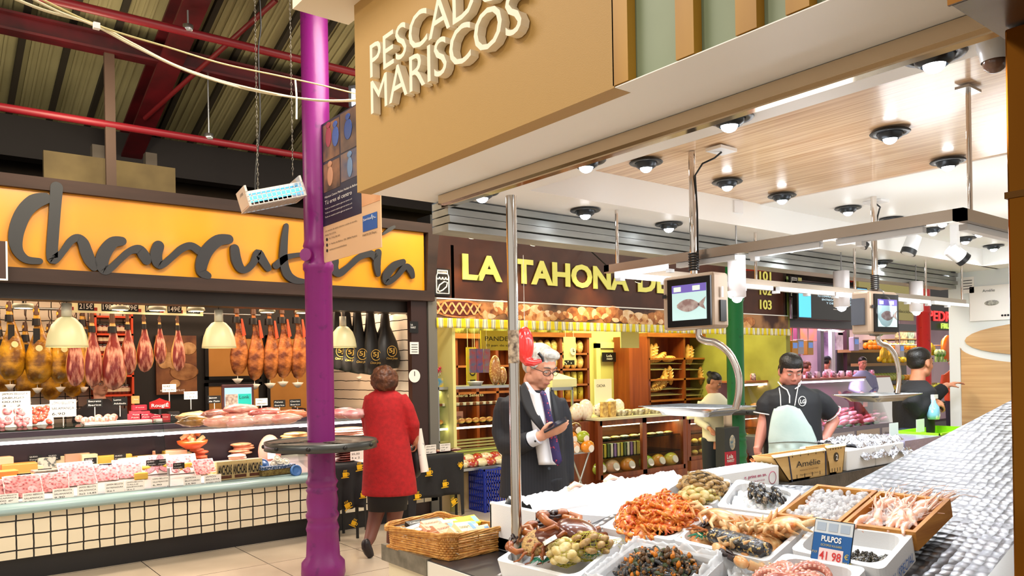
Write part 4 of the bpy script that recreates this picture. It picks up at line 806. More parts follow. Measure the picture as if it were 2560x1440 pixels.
# ---- draped tables with yellow cups
CLOTH=M('cloth_black','1a1a1e',.8,bump=.1,sc=80);YCUP=M('cup_yellow','e8b400',.6)
def cupart(mb,o,u,v,s,n):
 mb.prism([(-.5,0),(.5,0),(.55,.9),(-.55,.9)],o,V(u)*s,V(v)*s,n);mb.prism([(-.9,-.25),(.9,-.25),(.8,-.1),(-.8,-.1)],o,V(u)*s,V(v)*s,n)
 mb.prism([(.5,.25),(.85,.2),(1.0,.5),(.85,.8),(.5,.75),(.5,.62),(.8,.65),(.85,.5),(.8,.35),(.5,.38)],o,V(u)*s,V(v)*s,n)
 for k in range(3):mb.prism([(-.35+k*.3,1.0),(-.25+k*.3,1.0),(-.15+k*.3,1.4),(-.3+k*.3,1.35)],o,V(u)*s,V(v)*s,n)
def drape(p0,p1,ytop,lab,cups,tabl):
 a=at(p0,1150,y=6.75);c=at(p1,1150,y=6.75);z=.72;w=c.x-a.x;t=thing('draped_table',lab,'table',(a.x,6.75,0),0,'tables under black cup cloths')
 MB().box(0,0,z-.02,w,.38,z).build('table_top',DARK,t)
 for x in(.04,w-.04):
  for y in(.04,.34):MB().cyl((x,y,0),(x,y,z-.02),.015,n=8).build('leg',BLACK,t)
 b=MB();
 def f(u,v):
  hang_=.42+(.22 if(u<.12 or u>.9)else 0)*(1 if v>.6 else 0);off=-.02-.025*math.sin(u*16)*v
  return(u*(w+.04)-.02,off-.0,z+.004-v*hang_)
 b.grid(f,40,12);b.grid(lambda u,v:(u*(w+.04)-.02,-.02+v*.42,z+.004),20,4)
 o=b.build('table_cloth',CLOTH,None,solid=.004);o.location=t.location;tag(o,'black cloth with yellow cups over '+tabl,'tablecloth','black cloths with yellow cups')
 for(u,v,s_,ang)in cups:
  m=MB();uu=V((math.cos(ang),0,math.sin(ang)));vv=V((-math.sin(ang),0,math.cos(ang)));cupart(m,V((u*w,-.058,z-v*.42)),uu,vv,s_,(0,-.002,0));q=m.build('cup_print',YCUP,o)
drape(838,905,1140,'small table under black cloth left of the woman in red',[(.25,.25,.045,0),(.35,.95,.05,.4),(.5,1.35,.045,-.5),(.8,.12,.05,.1),(.9,.75,.045,0)],'the left small table')
drape(1020,1152,1150,'small table under black cloth right of the woman in red',[(.10,.95,.05,0),(.32,.42,.05,0),(.62,.75,.05,.05),(.8,1.2,.05,.5),(.95,.3,.04,.9)],'the right small table')
p=at(868,1165,y=6.9);
for k in range(8):
 o=MB().sph((0,0,0),.13,.06,.012,12,fn=lambda q:1+.12*noise.noise(q*4)).build('cured_sausage',M('sausage_dark','3a1512',.3,c2='8a3a30',sc=12,coat=.6));o.location=(p.x+.02*(k%2),6.95,.735+k*.022);o.rotation_euler=(0,0,rnd.uniform(-.3,.3));tag(o,'dark vacuum-packed sausage in the pile on the left draped table','sausage','dark sausages on the left draped table')
pcard(893,1150,.14,.12,['JOSELITO','25,00','3 x 2'],'white card reading JOSELITO 25,00 on the left draped table',y=6.72);
pcard(1077,1134,.13,.09,['JAMON IBERICO','BELLOTA','50 gr'],'white card on the right draped table, left one',y=6.8,group='cards on the right draped table');pcard(1113,1128,.13,.08,['LOMO IBERICO','100 gr','4x3'],'white card on the right draped table, right one',y=6.8,group='cards on the right draped table')
for k in range(4):
 p=at(1060+k*25,1140,y=6.95);o=MB().sph((0,0,0),.09,.07,.02,10).build('meat_pack',M('pack_purple','2a1216',.25,c2='7a3030',sc=10,coat=.7));o.location=(p.x,p.y,.745);tag(o,'dark meat pack on the right draped table','packaged meat','dark packs on the right draped table')
# ================================================================== fish counter
GX,GY=.32,.02
N_=V((-GX,-GY,1)).normalized()
def rim(px,py,dz=0.0):return onpl(px,py,1.0+dz,GX,GY)
def zt(x,y,z0=.915):return z0+GX*(x-2)+GY*(y-1.5)
def mat_swirl():
 m=M('swirl_steel','a6a9ad',.3,.9);nt=m.node_tree;N=nt.nodes;L=nt.links;p=N['Principled BSDF']
 tc=N.new('ShaderNodeTexCoord');v=N.new('ShaderNodeTexVoronoi');v.inputs['Scale'].default_value=36;v.inputs['Randomness'].default_value=.3;L.new(tc.outputs['Object'],v.inputs['Vector'])
 v2=N.new('ShaderNodeTexNoise');v2.inputs['Scale'].default_value=60;L.new(tc.outputs['Object'],v2.inputs['Vector'])
 b=N.new('ShaderNodeBump');b.inputs['Strength'].default_value=.4;b.inputs['Distance'].default_value=.01;L.new(v.outputs['Distance'],b.inputs['Height']);L.new(b.outputs[0],p.inputs['Normal'])
 r=N.new('ShaderNodeValToRGB');r.color_ramp.elements[0].color=(.42,.42,.435,1);r.color_ramp.elements[1].color=(.13,.13,.14,1);r.color_ramp.elements[0].position=.1;r.color_ramp.elements[1].position=.55;L.new(v.outputs['Distance'],r.inputs[0]);L.new(r.outputs[0],p.inputs['Base Color'])
 return m
SW=mat_swirl()
t=thing('fish_counter','steel fish counter with a sloping engine-turned display top','counter',(0,0,0))
b=MB();poly=[(1.68,.865),(3.85,.865),(3.85,1.215),(3.65,1.255),(2.72,1.49),(2.60,2.04),(2.1,2.28)[:2],(1.68,2.30)]
tp=[V((x,y,zt(x,y)))for x,y in poly];b.add(tp+[p-V((0,0,.03))for p in tp],[tuple(range(8)),tuple(range(8,16))[::-1]]+[(i,i+8,(i+1)%8+8,(i+1)%8)for i in range(8)]);b.build('sloping_top',SW,t)
MB().slab((1.68,.78,zt(1.68,.8)),(3.85,.78,zt(3.85,.8)),(3.85,.865,zt(3.85,.865)+.012),(1.68,.865,zt(1.68,.865)+.012),(0,0,-.05)).build('edge_trim',STEEL,t)
b=MB();b.hexa([(1.69,.80,0),(3.8,.80,0),(3.8,1.2,0),(1.69,1.2,0),(1.69,.80,zt(1.69,.8)-.06),(3.8,.80,zt(3.8,.8)-.06),(3.8,1.2,zt(3.8,1.2)-.06),(1.69,1.2,zt(1.69,1.2)-.06)])
b.hexa([(1.69,1.2,0),(2.6,1.2,0),(2.6,2.0,0),(1.69,2.28,0),(1.69,1.2,zt(1.69,1.2)-.06),(2.6,1.2,zt(2.6,1.2)-.06),(2.6,2.0,zt(2.6,2.0)-.06),(1.69,2.28,zt(1.69,2.28)-.06)]);b.build('base',M('counter_cream','e6d9b8',.4),t)
CREAMB=M('counter_cream')
MB().box(1.66,2.3,0,2.5,3.0,.80).build('corner_base',CREAMB,t);MB().box(1.65,2.28,.80,2.5,3.02,.84).build('corner_top',M('top_dark_steel','4a4a4e',.3,.7),t)
MB().box(1.64,2.66,.775,1.665,3.03,.845).build('corner_trim',M('trim_greybrown','8f8878',.5,.3,c2='6a6456',sc=14),t)
MB().box(1.645,.8,.76,1.68,2.66,.835).build('front_ledge',M('ledge_white','efeadd',.4),t)
# far bench with the ice bin and boxes
BL=6.5
MB().box(2.5,2.36,0,BL,2.78,.86).build('far_base',CREAMB,t);MB().box(2.62,2.30,.965,BL,2.80,.98).build('far_shelf',STEEL,t);MB().box(2.62,2.295,.865,BL,2.31,.98).build('far_steel_panel',M('panel_steel','7c8288',.35,.85,c2='5e656c',sc=8,bump=.3,bsc=90),t)
MB().box(2.62,1.9,.0,3.9,2.29,.62).build('inner_cabinet',M('cabinet_dark','2c2a30',.5),t)
ICEM=M('ice','eef4fa',.25,c2='ffffff',sc=60,bump=.7,bsc=90,sub=.15)
o=thing('ice_bin','white foam bin full of crushed ice along the far edge of the fish counter','bin',(1.95,2.33,.885))
MB().box(0,0,-.04,1.0,.02,.158).box(0,.30,-.04,1.0,.32,.15).box(0,0,-.04,.02,.32,.155).box(.98,0,-.04,1.0,.32,.155).box(0,0,-.04,1.0,.32,.02).build('walls',FOAM,o,bevel=.006)
MB().hexa([(.0,-.07,-.03),(.66,-.30,.06),(.66,-.27,.06),(.0,-.04,-.03),(.0,-.02,.155),(.98,-.02,.165),(.98,.0,.165),(.0,.0,.155)]).build('sloping_front',FOAM,o)
b=MB();b.grid(lambda u,v:(.02+u*.96,.02+v*.28,.13+.05*math.sin(math.pi*v)+.02*u+.022*noise.noise(V((u*14,v*8,0)))+.008*noise.noise(V((u*60,v*30,3)))),80,34);i_=b.build('crushed_ice',ICEM,o)
for(dx,dy,lb)in((.35,.15,'left'),(.62,.2,'right')):
 q=MB().tube([(-.05,0,0),(0,.015,.012),(.05,0,0)],[.01,.014,.004],8).build('prawn',M('prawn_pale','f0b89c',.3,c2='f8ddd0',sc=40,coat=.5));q.location=(1.95+dx,2.33+dy,.885+.195);tag(q,'pale orange prawn half sunk in the ice, the %s one'%lb,'prawn','prawns in the ice bin')
# ---- foam trays
def loop(u0,v0,u1,v1,ru,rv,n=5):
 pts=[]
 for cx,cy,a0 in((u1-ru,v1-rv,0),(u0+ru,v1-rv,90),(u0+ru,v0+rv,180),(u1-ru,v0+rv,270)):
  for k in range(n):a=math.radians(a0+90*k/(n-1));pts.append((cx+ru*math.cos(a),cy+rv*math.sin(a)))
 return pts
class Tray:
 def __init__(s,q,label,name='foam_tray',depth=.085,wall=.018,mat=None,dz=0.0,group=None,wood=False,cat='tray'):
  FL,FR,NR,NL=[rim(*p,dz)for p in q]
  s.P=(NL,NR,FL,FR);o=(FL+FR+NR+NL)/4;s.o=o;U_=((NR-NL)+(FR-FL))/2;W_=((FL-NL)+(FR-NR))/2;s.U,s.W=U_,W_
  s.lu,s.lw=U_.length,W_.length;s.depth=depth;s.t=thing(name,label,cat,o-N_*depth,0,group)
  eu,ev=wall/s.lu,wall/s.lw;L_=[]
  r0,r1=(.0001,.0001)if wood else(.02,.045)
  for(e,r,h)in((.0,r0,-depth),(0,r0,0),(1,r1,0),(1.25,r1,-depth*.62)):
   du,dv=eu*e,ev*e;L_.append([s.pt(u,v,h)-s.t.location for u,v in loop(du,dv,1-du,1-dv,min(.3,r/s.lu),min(.3,r/s.lw))])
  n=len(L_[0]);vs=sum(L_,[]);fs=[(k*n+i,k*n+(i+1)%n,(k+1)*n+(i+1)%n,(k+1)*n+i)for k in range(3)for i in range(n)]+[tuple(range(3*n,4*n)),tuple(range(n))[::-1]]
  MB().add(vs,fs,0,False).build('box_shell',mat or FOAM,s.t)
  s.in_u,s.in_v=eu*1.6,ev*1.6
 def pt(s,u,v,h=0.0):
  NL,NR,FL,FR=s.P;return NL*(1-u)*(1-v)+NR*u*(1-v)+FL*(1-u)*v+FR*u*v+N_*h
 def inn(s,u,v,h=0.0):return s.pt(s.in_u+u*(1-2*s.in_u),s.in_v+v*(1-2*s.in_v),h)
 def bed(s,name,mat,h,amp,sc=14,edge=0.0,nu=36,nv=36,kind='stuff',dome=0.0):
  b=MB();seed=rnd.random()*50
  b.grid(lambda u,v:s.inn(u,v,h+dome*math.sin(math.pi*u)*math.sin(math.pi*v)+amp*noise.noise(V((u*sc*s.lu/.4,v*sc*s.lw/.4,seed)))-edge*(max(abs(u-.5),abs(v-.5))*2)**6)-s.t.location,nu,nv)
  o=b.build(name,mat,s.t);return o
TRAYS={}
TQ={'brown':([(1376,1313),(1559,1346),(1440,1450),(1238,1400)],'white foam tray of brown crabs and green net bags beside the steel pole'),
 'orange':([(1622,1238),(1786,1266),(1682,1352),(1500,1318)],'white foam tray heaped with orange velvet crabs'),
 'net':([(1722,1188),(1829,1199),(1786,1262),(1640,1234)],'white foam tray with net bags of clams'),
 'pale':([(1783,1271),(2037,1302),(1919,1405),(1680,1350)],'white foam tray of pale crabs and a lobster tail'),
 'barn':([(1842,1197),(2006,1228),(1943,1286),(1790,1266)],'white foam tray of dark mussels lying in ice'),
 'snail':([(2044,1306),(2286,1334),(2207,1425),(1975,1374)],'white foam tray of sea snails with blue pen marks on its side'),
 'octo':([(1962,1382),(2168,1420),(2064,1525),(1850,1478)],'white foam tray with a pink octopus at the bottom edge'),
 'perc':([(1592,1354),(1815,1396),(1700,1505),(1462,1452)],'white foam tray lined with plastic and heaped with goose barnacles')}
for k,(q,lb)in TQ.items():TRAYS[k]=Tray(q,lb,group='foam trays on the fish counter')
WOODB=M('box_pine','c88a38',.55,c2='a86a24',sc=5,stretch=(.5,6,6),bump=.1)
TRAYS['w1']=Tray([(2043,1210),(2194,1226),(2097,1307),(1939,1285)],'wooden box of crushed ice, left of the two','wooden_box',.06,.013,WOODB,.012,wood=True,cat='box',group='wooden boxes on the fish counter')
TRAYS['w2']=Tray([(2199,1227),(2376,1247),(2289,1331),(2103,1308)],'wooden box of langoustines under clear film, right of the two','wooden_box',.06,.013,WOODB,.012,wood=True,cat='box',group='wooden boxes on the fish counter')
def lie(proto,T,u,v,h,label,group,sc=1.0,tilt=.3,flip=False,rz=None):
 p=T.inn(u,v,h);e=(rnd.uniform(-tilt,tilt)+(math.pi if flip else 0),rnd.uniform(-tilt,tilt)-.3*(-1 if flip else 1),rnd.uniform(0,6.28)if rz is None else rz)
 return place(proto,USED,loc=p,rot=e,sc=sc,label=label,group=group)
# ---- crabs
def mk_crab(name,cm,lm,w,bumpy=0.0,tip=None,label='x',lt=1.0):
 t=thing(name,label,'crab');s=w/.1
 def f(q):return(1+.12*q.y)*(1+(bumpy*noise.noise(q*9)if bumpy else 0))*(1-.12*max(0,abs(q.x)-.8))
 MB().sph((0,0,.018*s),.056*s,.041*s,.020*s,16,fn=f).build('carapace',cm,t)
 MB().sph((0,-.004*s,.010*s),.034*s,.026*s,.014*s,10).build('belly',M('crab_belly','f0d6a0',.4,c2='e0a868',sc=60),t)
 for sg in(-1,1):
  b=MB();b.tube([(sg*.035*s,.025*s,.015*s),(sg*.058*s,.045*s,.022*s),(sg*.045*s,.065*s,.02*s)],[.008*s,.009*s,.01*s],7)
  b.sph((sg*.034*s,.074*s,.02*s),.020*s,.012*s,.011*s,9);b.tube([(sg*.022*s,.078*s,.02*s),(sg*.006*s,.080*s,.022*s),(sg*-.004*s,.072*s,.02*s)],[.007*s,.005*s,.002*s],6,1);b.tube([(sg*.022*s,.07*s,.018*s),(sg*.008*s,.066*s,.018*s),(sg*-.002*s,.068*s,.018*s)],[.005*s,.004*s,.0015*s],6,1)
  b.build('claw',[lm,tip or lm],t)
  for k in range(4):
   a=.35-k*.5;d=V((sg*math.cos(a),math.sin(a),0));p0=V((sg*.038*s,(.012-k*.014)*s,.014*s))
   MB().tube([p0,p0+d*.024*s+V((0,0,.010*s)),p0+d*.040*s+V((0,.004*s,-.002*s)),p0+d*.040*s+V((0,.022*s,-.012*s))],[.007*s*lt,.0075*s*lt,.0055*s*lt,.0015*s],6,0).build('leg',lm,t)
 return t
ORC=M('crab_orange','c43c14',.3,c2='f2a850',sc=60,coat=.5);ORL=M('crab_orange_leg','d0501c',.3,c2='f0a040',sc=50,coat=.5,lo=.4,hi=.6);PALC=M('crab_pale','e8c48a',.35,c2='d07a3c',sc=30,coat=.4);PALL=M('crab_pale_leg','edd2a0',.35,c2='d8904c',sc=26,coat=.4);TIPD=M('claw_tip','2a1a18',.3)
BRC=M('crab_brown','5c2a1c',.25,c2='9c5a34',sc=8,coat=.6,lo=.4,hi=.7);SPD=M('crab_speckled','6a4420',.5,c2='c8a060',sc=70,bump=.8,bsc=120,kind='voro',lo=.1,hi=.5);BRL=M('crab_brown_leg','b06428',.35,c2='7c3a1c',sc=20,coat=.4)
co=mk_crab('velvet_crab',ORC,ORL,.075,tip=ORC);T=TRAYS['orange']
for k in range(64):
 a=k*2.4;r=math.sqrt(k/64)*.56;u,v=.5+r*math.cos(a)*.95,.52+r*math.sin(a)*.95
 if not(-.05<u<1.05 and-.03<v<1.03):continue
 lie(co,T,u,v,-.03+.055*(1-(r/.56)**2)+rnd.uniform(0,.018),'small orange velvet crab in the heaped foam tray','orange velvet crabs',rnd.uniform(.85,1.1),.5,flip=rnd.random()<.45)
cp=mk_crab('pale_crab',PALC,PALL,.15,tip=TIPD,lt=.85);T=TRAYS['pale']
for(u,v)in((.15,.75),(.42,.82),(.70,.84),(.9,.78),(.18,.45),(.45,.55),(.68,.55),(.88,.5),(.62,.28),(.86,.25),(.32,.62),(.55,.75)):
 lie(cp,T,u,v,-.03+rnd.uniform(0,.03),'cream and orange crab lying belly up in the foam tray','pale crabs',rnd.uniform(.85,1.1),.35,flip=rnd.random()<.6)
T=TRAYS['brown']
cb=mk_crab('brown_crab',BRC,BRL,.16,tip=TIPD,lt=.62)
p=T.inn(.52,.86,0);place(cb,USED,loc=p,rot=(.35,.1,.2),sc=1.1,label='smooth purple-brown crab at the back of the corner tray',group=None)
p=T.inn(.38,.62,.01);place(cb,USED,loc=p,rot=(.2,-.2,-.4),sc=1.0,label='dark brown crab in the middle of the corner tray');
cs=mk_crab('speckled_crab',SPD,BRL,.15,bumpy=.15,tip=TIPD,lt=.6);p=T.inn(.27,.36,.012);place(cs,USED,loc=p,rot=(.1,-.45,.5),sc=.85,label='knobbly speckled crab at the front of the corner tray')
# net bags of clams
CLM=[M('clam_tan','c8a468',.4,c2='8f6c3c',sc=50),M('clam_pale','e8d8a0',.4,c2='c8a858',sc=40)]
def mk_clam(m,s=.022):
 o=MB().sph((0,0,0),s,s*.8,s*.5,10,fn=lambda q:1+.04*math.sin(q.y*30)).build('clam',m);return tag(o,'x','clam')
NETY=M('net_yellow','b8b020',.5);NETG=M('net_green','0c7a5c',.5);NETB=M('net_black','1a1c1e',.6)
def netbag(c,rx,ry,rz,mat,label,proto,n,clab,cg,tilt=(0,0,0),thick=.0016):
 R=Matrix.Rotation(tilt[2],3,'Z')@Matrix.Rotation(tilt[1],3,'Y')
 b=MB();b.sph((0,0,0),rx,ry,rz,22,fn=lambda q:1+.1*noise.noise(q*4+V(c)));b.tube([(rx*.95,0,0),(rx*1.25,0,.01),(rx*1.5,.01,.0)],[.018,.008,.02],8)
 o=b.build('net_bag',mat);o.location=c;o.rotation_euler=tilt;md=o.modifiers.new('w','WIREFRAME');md.thickness=thick;md.use_replace=True;tag(o,label,'net bag')
 for k in range(n):
  ph=k*2.4;z=1-2*(k+.5)/n;q=V((math.sqrt(1-z*z)*math.cos(ph)*rx,math.sqrt(1-z*z)*math.sin(ph)*ry,z*rz))*.86
  if(R@q).z<-rz*.3:continue
  place(proto,USED,loc=V(c)+R@q,rot=(rnd.uniform(-.6,.6),rnd.uniform(-.6,.6),rnd.random()*6),sc=rnd.uniform(.9,1.3),label=clab,group=cg)
c1,c2m=mk_clam(CLM[0]),mk_clam(CLM[1]);c1['group']=''
T=TRAYS['net']
netbag(T.inn(.6,.62,.0),.135,.085,.05,NETB,'black net bag of brown clams at the back of the clam tray',c1,70,'striped brown clam inside the black net bag','clams in the black net bag',(0,0,.9),.0014)
netbag(T.inn(.75,.10,.0),.10,.07,.04,NETY,'yellow net bag of pale clams at the front of the clam tray',c2m,46,'pale yellow clam inside the yellow net bag','clams in the yellow net bag',(0,0,.5))
T=TRAYS['brown']
netbag(T.inn(.88,.62,.02),.075,.06,.05,NETY,'green-yellow net bag at the right rear of the corner tray',c1,30,'clam in the rear net bag of the corner tray','clams in the rear corner net bag',(0,0,-.5))
netbag(T.inn(.72,.30,.025),.085,.055,.045,NETY,'green-yellow net bag with a paper tag at the front of the corner tray',c2m,34,'clam in the tagged net bag of the corner tray','clams in the tagged net bag',(0,0,.7))
p=T.inn(.62,.2,.075);o=MB().grid(lambda u,v:((u-.5)*.05,(v-.5)*.1,.012*math.sin(v*3)),4,10).build('paper_tag',M('tag_paper','f2efe2',.5,c2='b8c4d0',sc=90,lo=.55,hi=.6),None,solid=.001);o.location=p;o.rotation_euler=(-.2,-.5,-.6);tag(o,'white paper tag lying on the front net bag of the corner tray','tag')
def grass(T,u,v,label,r=.05):
 b=MB()
 for k in range(22):a=rnd.random()*6.28;b.tube([(0,0,0),(math.cos(a)*r*.5,math.sin(a)*r*.5,.012),(math.cos(a)*r,math.sin(a)*r,rnd.uniform(-.003,.01))],[.0025,.002,.0006],4)
 o=b.build('plastic_grass',NETG);o.location=T.inn(u,v,-.0);return tag(o,label,'garnish')
grass(T,.5,.1,'green plastic grass at the front edge of the corner tray');grass(T,.97,.5,'green plastic grass at the right edge of the corner tray',.03);grass(T,.08,.3,'green plastic grass at the left edge of the corner tray',.03)
grass(TRAYS['pale'],.2,.12,'green plastic grass under the lobster tail',.05)
# lobster tail and claw in the pale tray
T=TRAYS['pale'];LOB=M('lobster_dark','14161c',.3,c2='b89a58',sc=75,kind='noise',lo=.56,hi=.62,bump=.5,bsc=60,coat=.6)
o=thing('lobster','dark mottled lobster tail lying at the front of the pale crab tray','lobster',T.inn(.66,.10,.012));o.rotation_euler=(0,.0,0)
d=(T.inn(.98,.12)-T.inn(.30,.26));d.normalize();b=MB()
b.tube([d*(-.12+.24*i/40)for i in range(41)],[(.040-.010*abs(i/20-1)**2*1.0-.018*(1 if i<2 or i>38 else 0))*(1-.07*((i%6)==0))for i in range(41)],18,flat=.8)
b.build('tail',LOB,o);
for k in range(5):q=d*(-.10);MB().tube([q,q-d*.04+V((.01*(k-2),.03*(k-2),.01)),q-d*.09+V((.01*(k-2),.045*(k-2),-.01))],[.006,.005,.002],6).build('leg',BRL,o)
# snails
SN=M('snail_dark','24241f',.2,c2='8a7c5c',sc=60,coat=.8,lo=.5,hi=.75);b=MB();b.sph((0,0,0),.0125,.0125,.010,10);b.sph((.006,.002,.007),.007,.007,.006,8);b.sph((.009,.003,.011),.0035,.0035,.003,6)
sn=tag(b.build('sea_snail',SN),'x','sea snail');T=TRAYS['snail']
for k in range(120):
 u,v=.30+.68*rnd.random(),.05+.50*rnd.random()
 if u<.55 and v>.4:continue
 lie(sn,T,u,v,-.044+rnd.uniform(0,.012),'glossy dark sea snail in the deep foam tray','sea snails in the foam tray',rnd.uniform(.85,1.2),1.0)
text('pen_mark','3K  SPECIAL',T.pt(1.0,.12,-.07)-T.t.location+V((0,-.003,0)),(T.P[3]-T.P[1]).normalized(),N_,.03,M('pen_blue','4a78c8',.5),T.t,width=.16,shear=.3)
# dark mussels in ice, ice bed
T=TRAYS['barn'];T.bed('crushed_ice',ICEM,-.02,.02,16);MU=M('mussel_dark','23262a',.25,c2='b8a88a',sc=50,coat=.6,lo=.52,hi=.64)
mu=tag(MB().sph((0,0,0),.024,.011,.009,9,fn=lambda q:1-.2*q.x).build('dark_mussel',MU),'x','shellfish')
for k in range(95):
 u,v=rnd.random(),rnd.random()
 if not(.28<u<.80 and .12<v<.90 and not(u<.48 and v<.42))and not(u>.88 and .4<v<.7):continue
 lie(mu,T,u,v,.008+rnd.uniform(-.005,.02),'dark shellfish lying in the ice tray','dark shellfish in the ice tray',rnd.uniform(.9,1.2),.5,rz=rnd.uniform(.2,1.2))
# goose barnacles
T=TRAYS['perc'];PB=M('barnacle_dark','17181c',.35,c2='a8742c',sc=50,bump=.6,coat=.5,lo=.5,hi=.68)
b=MB();b.tube([(-.022,0,0),(-.008,.003,.002),(.006,0,0)],[.005,.008,.008],7,0);b.sph((.014,0,0),.011,.008,.007,8,1);b.sph((.022,.001,.001),.005,.004,.004,6,1)
pbn=[tag(b.build('goose_barnacle',[PB,M('barnacle_tip',t_,.4,c2='5a4a38',sc=70)]),'x','barnacle')for t_ in('8a5a2c',)][0]
pb2=pbn.copy();pb2.data=pbn.data.copy();COL.objects.link(pb2);pb2.data.materials[1]=M('barnacle_orange','d07a1c',.4);pb3=pbn.copy();pb3.data=pbn.data.copy();COL.objects.link(pb3);pb3.data.materials[0]=M('barnacle_green','24382c',.4,c2='6a7048',sc=40);pb3.data.materials[1]=PB
for k in range(290):
 a=k*2.4;r=math.sqrt(k/290)*.5;u,v=.52+r*math.cos(a)*.98,.56+r*math.sin(a)*.95
 lie((pbn,pbn,pb2,pb3)[k%4],T,u,v,-.03+.06*(1-(r/.5)**2)+rnd.uniform(-.004,.014),'small dark and orange goose barnacle in the plastic-lined tray','goose barnacles',rnd.uniform(.85,1.2),1.2)
def film(T,label,h=.01,amp=.02,u0=-.06,u1=1.06,seed=3):
 b=MB();b.grid(lambda u,v:T.pt(u0+u*(u1-u0),-.05+v*1.12,h+amp*noise.noise(V((u*7,v*7,seed)))+amp*.5*noise.noise(V((u*20,v*20,seed)))-.05*max(0,1-min(min(u,1-u),min(v,1-v))*0-1)),44,44)
 return b
b=MB()
for s0 in range(4):# crumpled film standing round the rim
 def f(u,v,s0=s0):
  e={0:(u,1-.10*v),1:(u,.08*v),2:(.08*v,u),3:(1-.08*v,u)}[s0]
  return T.pt(e[0],e[1],.004+.022*math.sin(math.pi*v)*(1+noise.noise(V((u*9,s0,1))))+.008*noise.noise(V((u*25,v*4,s0)))-.035*max(0,v-.6))
 b.grid(f,50,6)
tag(b.build('plastic_liner',M('film_white','f2f6fb',.12,coat=1,alpha=.55)),'crumpled clear plastic lining folded over the rim of the barnacle tray','plastic sheet')
b=MB();Tp=TRAYS['octo'];b.grid(lambda u,v:rim(1815+u*130,1398+v*50+u*(-6))+N_*(-.03+.03*noise.noise(V((u*6,v*6,2)))+.01*noise.noise(V((u*18,v*18,2)))),30,20);tag(b.build('plastic_bag',M('film_white')),'crumpled clear plastic between the barnacle tray and the octopus tray','plastic sheet')
# octopus
T=TRAYS['octo'];OC=M('octopus_pink','a8503e',.25,c2='dc9480',sc=14,coat=.8,bump=.2,bsc=50);OCS=M('sucker_pale','eeb8a4',.3,coat=.6)
o=thing('octopus','pink octopus coiled in the foam tray at the bottom edge','octopus',T.inn(.33,.42,-.02));b=MB();b.sph((0,0,.0),.05,.045,.035,16);b.build('body',OC,o)
ex=T.U.normalized();ey=T.W.normalized();ti=MB()
for k,(a0,L_,up)in enumerate(((1.2,.15,.055),(1.9,.13,.03),(.5,.16,.035),(2.7,.14,.03),(-.3,.16,.03),(3.6,.12,.03),(4.5,.12,.02),(5.3,.14,.02))):
 pts=[];
 for i in range(12):f=i/11;a=a0+f*2.6*(1 if k%2 else-1)*f;pts.append(pts[-1]+(ex*math.cos(a)+ey*math.sin(a))*L_/11 if pts else V((0,0,.0)));
 pts=[p+N_*(up*.5*math.sin(math.pi*min(1,i/11*1.1))+.015)for i,p in enumerate(pts)]
 rs=[.024-.017*i/11 for i in range(12)];MB().tube(pts,rs,10).build('tentacle',OC,o)
 for i in range(1,11):
  dn=(pts[i]-pts[i-1]).normalized();sd=dn.cross(N_).normalized()
  for s_ in(-1,1):ti.lathe([(.0,.003),(rs[i]*.22,.003),(rs[i]*.28,0),(rs[i]*.3,-.004)],8,0,pts[i]+(N_*.75+sd*s_*.5-ey*.5).normalized()*rs[i])
so=ti.build('suckers',OCS,o);so['kind']='stuff'
# price sign PULPOS
p=onpl(2075,1402,1.0+.0,GX,GY);t=thing('price_sign','blue price sign reading PULPOS 41 98 standing between the foam trays','price sign',p+V((-.0,0,-.0)),0)
u=(CR*.93+V((0,0,-.0))).normalized();u=(V((.10,-1,-.02))).normalized();v=(V((.28,0,1))).normalized();n=u.cross(v).normalized()
sw,sh=.112,.125;o0=-u*sw/2-v*.012
def sg(a,b_,c,d,m,nm,th=.001):return MB().slab(o0+u*a*sw+v*b_*sh+n*th,o0+u*c*sw+v*b_*sh+n*th,o0+u*c*sw+v*d*sh+n*th,o0+u*a*sw+v*d*sh+n*th,n*.0008).build(nm,m,t)
sg(-.02,-.02,1.02,1.02,M('sign_edge','1c2430',.4),'edge',-.001);sg(0,0,1,.70,M('sign_blue','155a9c',.35),'blue_field');sg(0,.70,1,1,M('sign_grey','cfd6da',.4),'grey_field');sg(.19,.05,.82,.36,M('sign_pink','f2d8d6',.5),'price_field',.002)
text('lettering','PULPOS',o0+u*.22*sw+v*.52*sh+n*.0025,u,v,.13*sh,WHITE,t,width=.52*sw,bold=.03);text('lettering','OCTOPUS VULGARIS',o0+u*.22*sw+v*.41*sh+n*.0025,u,v,.05*sh,M('ink_yellow','d8c040',.5),t,width=.55*sw)
text('lettering','41 98',o0+u*.22*sw+v*.10*sh+n*.0035,u,v,.2*sh,M('ink_red','d02828',.5),t,width=.56*sw,bold=.01);text('lettering','P.V.P.',o0+u*.02*sw+v*.22*sh+n*.0025,u,v,.06*sh,M('ink_yellow'),t,width=.14*sw);text('lettering','€',o0+u*.86*sw+v*.18*sh+n*.0025,u,v,.12*sh,M('ink_yellow'),t);text('lettering','KILO',o0+u*.84*sw+v*.05*sh+n*.0025,u,v,.07*sh,M('ink_yellow'),t)
for k in range(3):sg(.06+k*.31,.76,.30+k*.31,.95,M('sign_grey2','a9b8c8',.4),'small_print',.002)
